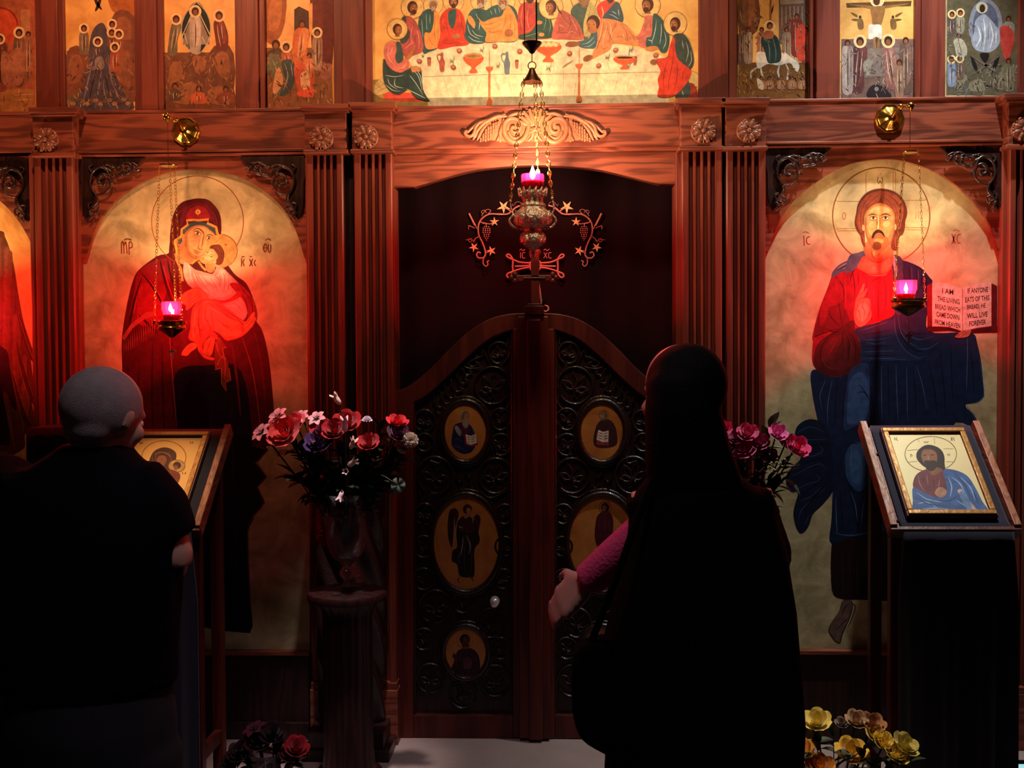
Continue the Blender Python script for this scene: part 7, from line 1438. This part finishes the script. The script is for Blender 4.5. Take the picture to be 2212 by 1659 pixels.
# dark red bunch at the lower left
rv = P(575, 1700, 3.25); rbv = Vector((rv.x, 3.25, SOLZ)); vase(rbv, .66, 'low glass vase with dark red flowers at bottom left', True)
RD = [(640, 1615, 22, '#c02430', 'red rosebud at the right of the dark red bunch'), (625, 1630, 18, '#8a1820', 'dark red rose beside the red rosebud'), (560, 1600, 26, '#3c0c18', 'nearly black red rose at the top of the low bunch'), (520, 1625, 24, '#34101a', 'dark maroon rose at the left of the low bunch'), (590, 1585, 24, '#300a12', 'maroon rose at the back of the low bunch'), (500, 1650, 22, '#2c0c16', 'maroon rose farthest left in the low bunch')]
for x, y, R, col, lab in RD: flower('rose', x, y, 3.25, R, col, rbv, lab, 'rose', grp='dark red roses in the low vase', d=((x-575)*.004, -.5, .8))
flower('lily', 548, 1572, 3.25, 26, '#5a2034', rbv, 'dusky purple lily above the dark red bunch', 'lily', d=(-.3, -.3, .9))
for x, y, lab in ((600, 1620, 'dark sprig in the low red bunch'), (540, 1650, 'dark sprig at the left of the low red vase'), (650, 1640, 'dark sprig beside the red rosebud')): sprig((x, y), rbv, lab, LEAF, Y=3.25, n_=6)
# little lit screen of a device on the floor at the right edge
c = P(2206, 1652, 3.45); T = thing('tablet', 'small device with a lit pale cyan screen at the bottom right corner', 'device', (c.x, 3.45, SOLZ))
h = c.z-SOLZ; MB().box(c.x-.017, c.x+.16, 3.45, 3.462, SOLZ, SOLZ+h+.012).build('case', BLACKM, T, bevel=.003)
MB().box(c.x-.012, c.x+.155, 3.4485, 3.45, SOLZ+.01, SOLZ+h+.002).build('screen', emis('screen_glow', (.42, .85, .9), .9), T)

# draped stand between the winged figure and the grey-haired man
q0 = P(62, 926, 3.72); q1 = P(215, 926, 3.72); T = thing('draped_stand', 'small dark stand under a black cloth at the left edge, beyond the man', 'stand', ((q0.x+q1.x)/2, 3.80, SOLZ))
for xx in (q0.x+.02, q1.x-.02):
    for yy in (3.74, 3.86): MB().box(xx-.014, xx+.014, yy-.014, yy+.014, SOLZ, q0.z-.03).build('leg', WD, T, bevel=.002)
MB().box(q0.x, q1.x, 3.72, 3.88, q0.z-.03, q0.z-.006).build('top', WD, T, bevel=.003)
def dcl(u, v):
    x = q0.x-.004+(q1.x-q0.x+.008)*u
    if v < .25: return Vector((x, 3.885-(.170)*v/.25, q0.z))
    t = (v-.25)/.75; return Vector((x+.006*math.sin(u*21)*t, 3.712-.012*t*(1+math.sin(u*26)), q0.z-(q0.z-SOLZ-.06)*t))
MB().grid(dcl, 40, 24).build('drape', mat('black_cloth', '#0c0708', .95), T, smooth=180, solid=.003)

# ------------------------------------------------------------------ people
def fused(mb, name, m, parent, voxel=.010, it=6):
    o = mb.build(name, m, parent); r = o.modifiers.new('r', 'REMESH'); r.mode = 'VOXEL'; r.voxel_size = voxel; r.use_smooth_shade = True
    s = o.modifiers.new('s', 'CORRECTIVE_SMOOTH' if False else 'SMOOTH'); s.factor = .5; s.iterations = it; return o
def loft(mb, rings, n=24):
    """rings: (centre, rx, ry, power)"""
    vs = []
    for c, rx, ry in rings:
        for k in range(n):
            a = 2*PI*k/n; vs.append((c[0]+rx*math.cos(a), c[1]+ry*math.sin(a), c[2]))
    fs = [(i*n+k, i*n+(k+1) % n, (i+1)*n+(k+1) % n, (i+1)*n+k) for i in range(len(rings)-1) for k in range(n)]
    fs += [tuple(range(n))[::-1], tuple((len(rings)-1)*n+k for k in range(n))]; mb.add(vs, fs)
def hand(mb, wr, d, up, s=1.0, curl=.5):
    """palm with four unequal fingers and a side thumb; d along the hand, up = back of the hand"""
    d = Vector(d).normalized(); up = Vector(up); up = (up-d*up.dot(d)).normalized(); sd = d.cross(up); wr = Vector(wr)
    for i in range(5):
        t = i/4; mb.tube([wr+sd*(t-.5)*.05*s, wr+d*.085*s+sd*(t-.5)*.072*s], [.015*s, .0125*s], 8)
    for i, Lf in enumerate((.062, .074, .080, .072)):
        k = (i+.5)/4-.5; b = wr+d*.085*s+sd*(-k)*.076*s; pts = [b]; dr = d.copy()
        for j, f in enumerate((.42, .33, .25)): dr = (dr-up*curl*(.5+.35*j)).normalized(); pts.append(pts[-1]+dr*Lf*f*s)
        mb.tube(pts, [.0092*s, .0085*s, .0078*s, .0062*s], 8); mb.ball(pts[-1], .0064*s, 8, 6)
    b = wr+d*.02*s+sd*.036*s; pts = [b, b+(d*.5+sd*.75-up*.2).normalized()*.034*s]; pts.append(pts[-1]+(d*.85+sd*.3-up*.3).normalized()*.030*s); pts.append(pts[-1]+(d-up*.4).normalized()*.022*s)
    mb.tube(pts, [.014*s, .0115*s, .0095*s, .0075*s], 8); mb.ball(pts[-1], .0076*s, 8, 6)
def head(mb, c, fwd, s=1.0, neck=None):
    """skull, jaw, nose, brow, lips, ears; fwd is where the face looks"""
    f = Vector(fwd).normalized(); u = Vector((0, 0, 1)); u = (u-f*u.dot(f)).normalized(); r = f.cross(u); M = Matrix((r, f, u)).transposed(); c = Vector(c)
    def at(x, y, z): return c+M @ Vector((x*s, y*s, z*s))
    mb.ball(at(0, -.012, .022), (.076*s, .094*s, .086*s), 24, 16, M); mb.ball(at(0, .030, -.045), (.056*s, .058*s, .062*s), 18, 12, M); mb.ball(at(0, .062, -.085), (.026*s, .022*s, .020*s), 12, 8, M)
    mb.ball(at(0, .075, .018), (.050*s, .018*s, .014*s), 12, 8, M)
    mb.tube([at(0, .080, .012), at(0, .096, -.012), at(0, .106, -.032), at(0, .088, -.040)], [.009*s, .011*s, .014*s, .010*s], 8)
    mb.ball(at(0, .086, -.058), (.022*s, .010*s, .006*s), 12, 8, M); mb.ball(at(0, .084, -.068), (.019*s, .010*s, .007*s), 12, 8, M)
    for q in (-1, 1):
        mb.ball(at(q*.077, -.005, -.008), (.010*s, .020*s, .032*s), 12, 10, M); mb.ball(at(q*.042, .058, -.028), (.024*s, .022*s, .024*s), 12, 8, M)
    if neck: mb.tube([at(0, -.022, -.05), neck], [.055*s, .062*s], 18)
    return at, M
SKM = mat('fair_skin', '#b88a78', .55, var=.06, vscale=14); GREY = mat('grey_hair', '#8c7d7a', .9, bump=.5, bscale=500, var=.12, vscale=40); NAVY = mat('dark_navy_shirt', '#050409', .95, spec=.1, bump=.2, bscale=60); TRS = mat('charcoal_trousers', '#15121a', .9)
EYEM = mat('eye_white', '#d8d0c8', .3); BLK = mat('black_coat', '#020203', .95, spec=.08, bump=.2, bscale=50); HAIRB = mat('black_hair', '#040303', .8, spec=.12, bump=.25, bscale=160); PINKS = mat('pink_knit_sleeve', '#c83868', .85, bump=.4, bscale=120)
def eyes(at, M, par):
    mb = MB()
    for q in (-1, 1): mb.ball(at(q*.031, .070, -.002), .012, 12, 8)
    mb.build('eyes', EYEM, par, smooth=180)

# the grey-haired man at the left, seen from behind
Ym = 2.40; k = sc(Ym); hc = P(230, 896, Ym); nk = P(228, 985, Ym)
T = thing('person', 'grey-haired person in dark short-sleeved shirt seen from behind, head bowed to the lectern', 'person', (P(190, 1200, Ym).x, Ym, 0))
body = MB(); fwd = Vector((.42, .85, -.32)); nb = Vector((nk.x-.015, Ym+.01, nk.z))
at, M = head(body, hc, fwd, .95, tuple(nb))
bx = P(185, 1200, Ym).x
def pz(y, Y=Ym): return P(185, y, Y).z
# legs, arms
for s_ in (-1, 1):
    body.tube([(bx+s_*.10, Ym, .86), (bx+s_*.11, Ym+.01, .48), (bx+s_*.12, Ym, .08)], [.085, .060, .042], 14); body.tube([(bx+s_*.12, Ym-.05, .05), (bx+s_*.13, Ym+.16, .04)], [.045, .038], 12)
elb = P(374, 1222, Ym); elb = Vector((elb.x, Ym, elb.z)); sh = P(318, 1060, Ym); sh = Vector((sh.x, Ym, sh.z))
wr_ = elb+Vector((-.20, .20, .0)); body.tube([tuple(sh), tuple(elb+Vector((.0, 0, .02))), tuple(elb)], [.055, .046, .042], 14); body.tube([tuple(elb), tuple((elb+wr_)/2), tuple(wr_)], [.042, .038, .028], 14); hand(body, wr_, (-.65, .75, .02), (0, 0, 1), 1.05, .35)
elb2 = Vector((bx-.27, Ym+.02, pz(1230))); sh2 = Vector((bx-.18, Ym, pz(1040))); wr2 = elb2+Vector((.17, .20, .02)); body.tube([tuple(sh2), tuple(elb2)], [.055, .045], 14); body.tube([tuple(elb2), tuple(wr2)], [.042, .028], 14); hand(body, wr2, (.65, .75, .02), (0, 0, 1), 1.05, .35)
loft(body, [((bx, Ym, z), a, b) for z, a, b in ((.84, .165, .12), (1.0, .155, .115), (1.2, .175, .12), (pz(1060), .185, .11), (pz(1010), .12, .085), (pz(990), .075, .07))])
fused(body, 'body', SKM, T, .008, 5); eyes(at, M, T)
hair = MB(); hair.ball(at(0, -.022, .014), (.081, .092, .088), 28, 18, M); hair.ball(at(0, -.040, -.040), (.062, .050, .050), 18, 12, M)
for q in (-1, 1): hair.ball(at(q*.058, -.012, .004), (.024, .046, .050), 12, 10, M)
fused(hair, 'hair', GREY, T, .007, 3)
shirt = MB(); loft(shirt, [((bx+dx, Ym+dy, z), a, b) for z, a, b, dx, dy in ((pz(1480), .198, .150, 0, 0), (pz(1400), .200, .150, 0, 0), (pz(1280), .212, .150, 0, 0), (pz(1160), .222, .148, 0, 0), (pz(1090), .222, .135, 0, 0), (pz(1040), .185, .115, .005, 0), (pz(1005), .130, .095, .012, 0), (pz(975), .088, .082, .022, 0), (pz(958), .074, .074, .028, 0))])
shirt.tube([tuple(sh+Vector((-.04, 0, .02))), tuple(sh+Vector((.02, 0, -.05))), tuple(elb+Vector((-.006, 0, .055)))], [.078, .078, .066], 16); shirt.tube([tuple(sh2+Vector((.04, 0, .02))), tuple(elb2+Vector((.0, 0, .05)))], [.08, .068], 16)
fused(shirt, 'shirt', NAVY, T, .011, 6)
tr = MB(); loft(tr, [((bx, Ym, z), a, b) for z, a, b in ((.80, .19, .145), (.92, .195, .15), (1.02, .185, .142), (pz(1440), .18, .138))])
for s_ in (-1, 1): tr.tube([(bx+s_*.10, Ym, .86), (bx+s_*.11, Ym, .48), (bx+s_*.12, Ym-.005, .09)], [.108, .085, .075], 16)
fused(tr, 'trousers', TRS, T, .014, 4)
for s_ in (-1, 1):
    b_ = MB().ball((bx+s_*.125, Ym+.06, .045), (.052, .15, .045), 16, 10); b_.build('shoe', BLACKM, T, smooth=180)

# the woman in black at the right of the doors
Yw = 2.45; T = thing('person', 'dark-haired woman in a black coat, pink sleeve reaching left, back turned', 'person', (P(1475, 1200, Yw).x, Yw, 0))
hc = P(1468, 848, Yw); cx = P(1508, 1100, Yw).x; body = MB(); at, M = head(body, hc, (-.45, .85, -.15), .98, (cx, Yw, P(1470, 960, Yw).z))
zz = lambda y: P(1478, y, Yw).z
loft(body, [((cx, Yw, z), a, b) for z, a, b in ((.84, .15, .11), (1.0, .14, .10), (1.2, .13, .10), (zz(1060), .12, .08), (zz(1010), .08, .07), (zz(975), .06, .06))])
for s_ in (-1, 1): body.tube([(cx+s_*.09, Yw, .86), (cx+s_*.10, Yw, .48), (cx+s_*.10, Yw, .08)], [.082, .056, .038], 12); body.tube([(cx+s_*.10, Yw-.04, .05), (cx+s_*.11, Yw+.15, .035)], [.04, .034], 10)
wl = P(1262, 1262, Yw); wl = Vector((wl.x, Yw+.10, P(1262, 1262, Yw+.10).z)); el = P(1405, 1150, Yw); el = Vector((el.x, Yw+.02, el.z)); shl = Vector((cx-.105, Yw, zz(1065)))
body.tube([tuple(shl), tuple(el)], [.045, .038], 12); body.tube([tuple(el), tuple(wl)], [.036, .025], 12); hand(body, wl, (wl-el).normalized()+Vector((0, .1, -.1)), (.35, -.6, .7), .98, .3)
elr = Vector((cx+.155, Yw+.03, zz(1200))); body.tube([(cx+.12, Yw, zz(1065)), tuple(elr)], [.045, .038], 12); wrr = elr+Vector((-.10, .2, .02)); body.tube([tuple(elr), tuple(wrr)], [.036, .025], 12); hand(body, wrr, (-.4, .9, 0), (0, 0, 1), .95, .4)
fused(body, 'body', SKM, T, .008, 5); eyes(at, M, T)
hair = MB(); hair.ball(at(0, -.03, .015), (.084, .100, .090), 24, 16, M)
loft(hair, [((cx+dx, Yw-.045, zz(y)), a, b) for y, a, b, dx in ((1120, .105, .05, -.005), (1040, .105, .06, -.012), (960, .092, .075, -.028), (880, .082, .085, -.038), (820, .074, .08, -.04), (785, .05, .05, -.04))])
fused(hair, 'hair', HAIRB, T, .009, 4)
coat = MB(); loft(coat, [((cx+dx, Yw, zz(y)), a, b) for y, a, b, dx in ((1640, .21, .18, .02), (1560, .235, .18, .0), (1440, .225, .17, .0), (1320, .205, .16, .01), (1200, .180, .145, .015), (1110, .160, .13, .01), (1060, .135, .11, 0), (1020, .095, .09, -.01), (985, .07, .075, -.03))])
loft(coat, [((cx+.01, Yw, z), a, b) for z, a, b in ((.42, .24, .19), (.7, .225, .18), (zz(1600), .215, .175))])
coat.tube([tuple(shl), tuple(el+Vector((.025, 0, -.005)))], [.062, .056], 14); coat.tube([(cx+.10, Yw, zz(1075)), tuple(elr), tuple((elr+wrr)/2)], [.065, .060, .05], 14)
fused(coat, 'coat', BLK, T, .012, 5)
sl = MB(); e2 = el+(wl-el)*.02; sl.tube([tuple(e2), tuple(el+(wl-el)*.5), tuple(el+(wl-el)*.93)], [.052, .047, .040], 16); fused(sl, 'pink_sleeve', PINKS, T, .007, 3)
for s_ in (-1, 1): MB().ball((cx+s_*.105, Yw+.05, .04), (.045, .13, .04), 14, 8).build('shoe', BLACKM, T, smooth=180)
# dark bag on her left side
bg = P(1330, 1560, 2.42); T2 = thing('shoulder_bag', 'black shoulder bag hanging at the left side of the woman', 'bag', (bg.x, 2.42, P(1330, 1650, 2.42).z))
b_ = MB(); q = [P(x, y, 2.38) for x, y in cr([(1255, 1400), (1400, 1395), (1470, 1500), (1450, 1655), (1380, 1662), (1300, 1630), (1250, 1590), (1235, 1500)], 4)]
b_.prism([(v.x, v.z) for v in q], 2.38, 2.46); b_.build('bag_body', BLK, T2, smooth=50, bevel=.012)
b_ = MB().tube(cr([tuple(P(1270, 1405, 2.42)), tuple(P(1330, 1250, 2.34)), tuple(P(1400, 1060, 2.36)), tuple(P(1430, 1010, 2.42))], 6, False), .008, 8); b_.build('strap', BLK, T2, smooth=180)
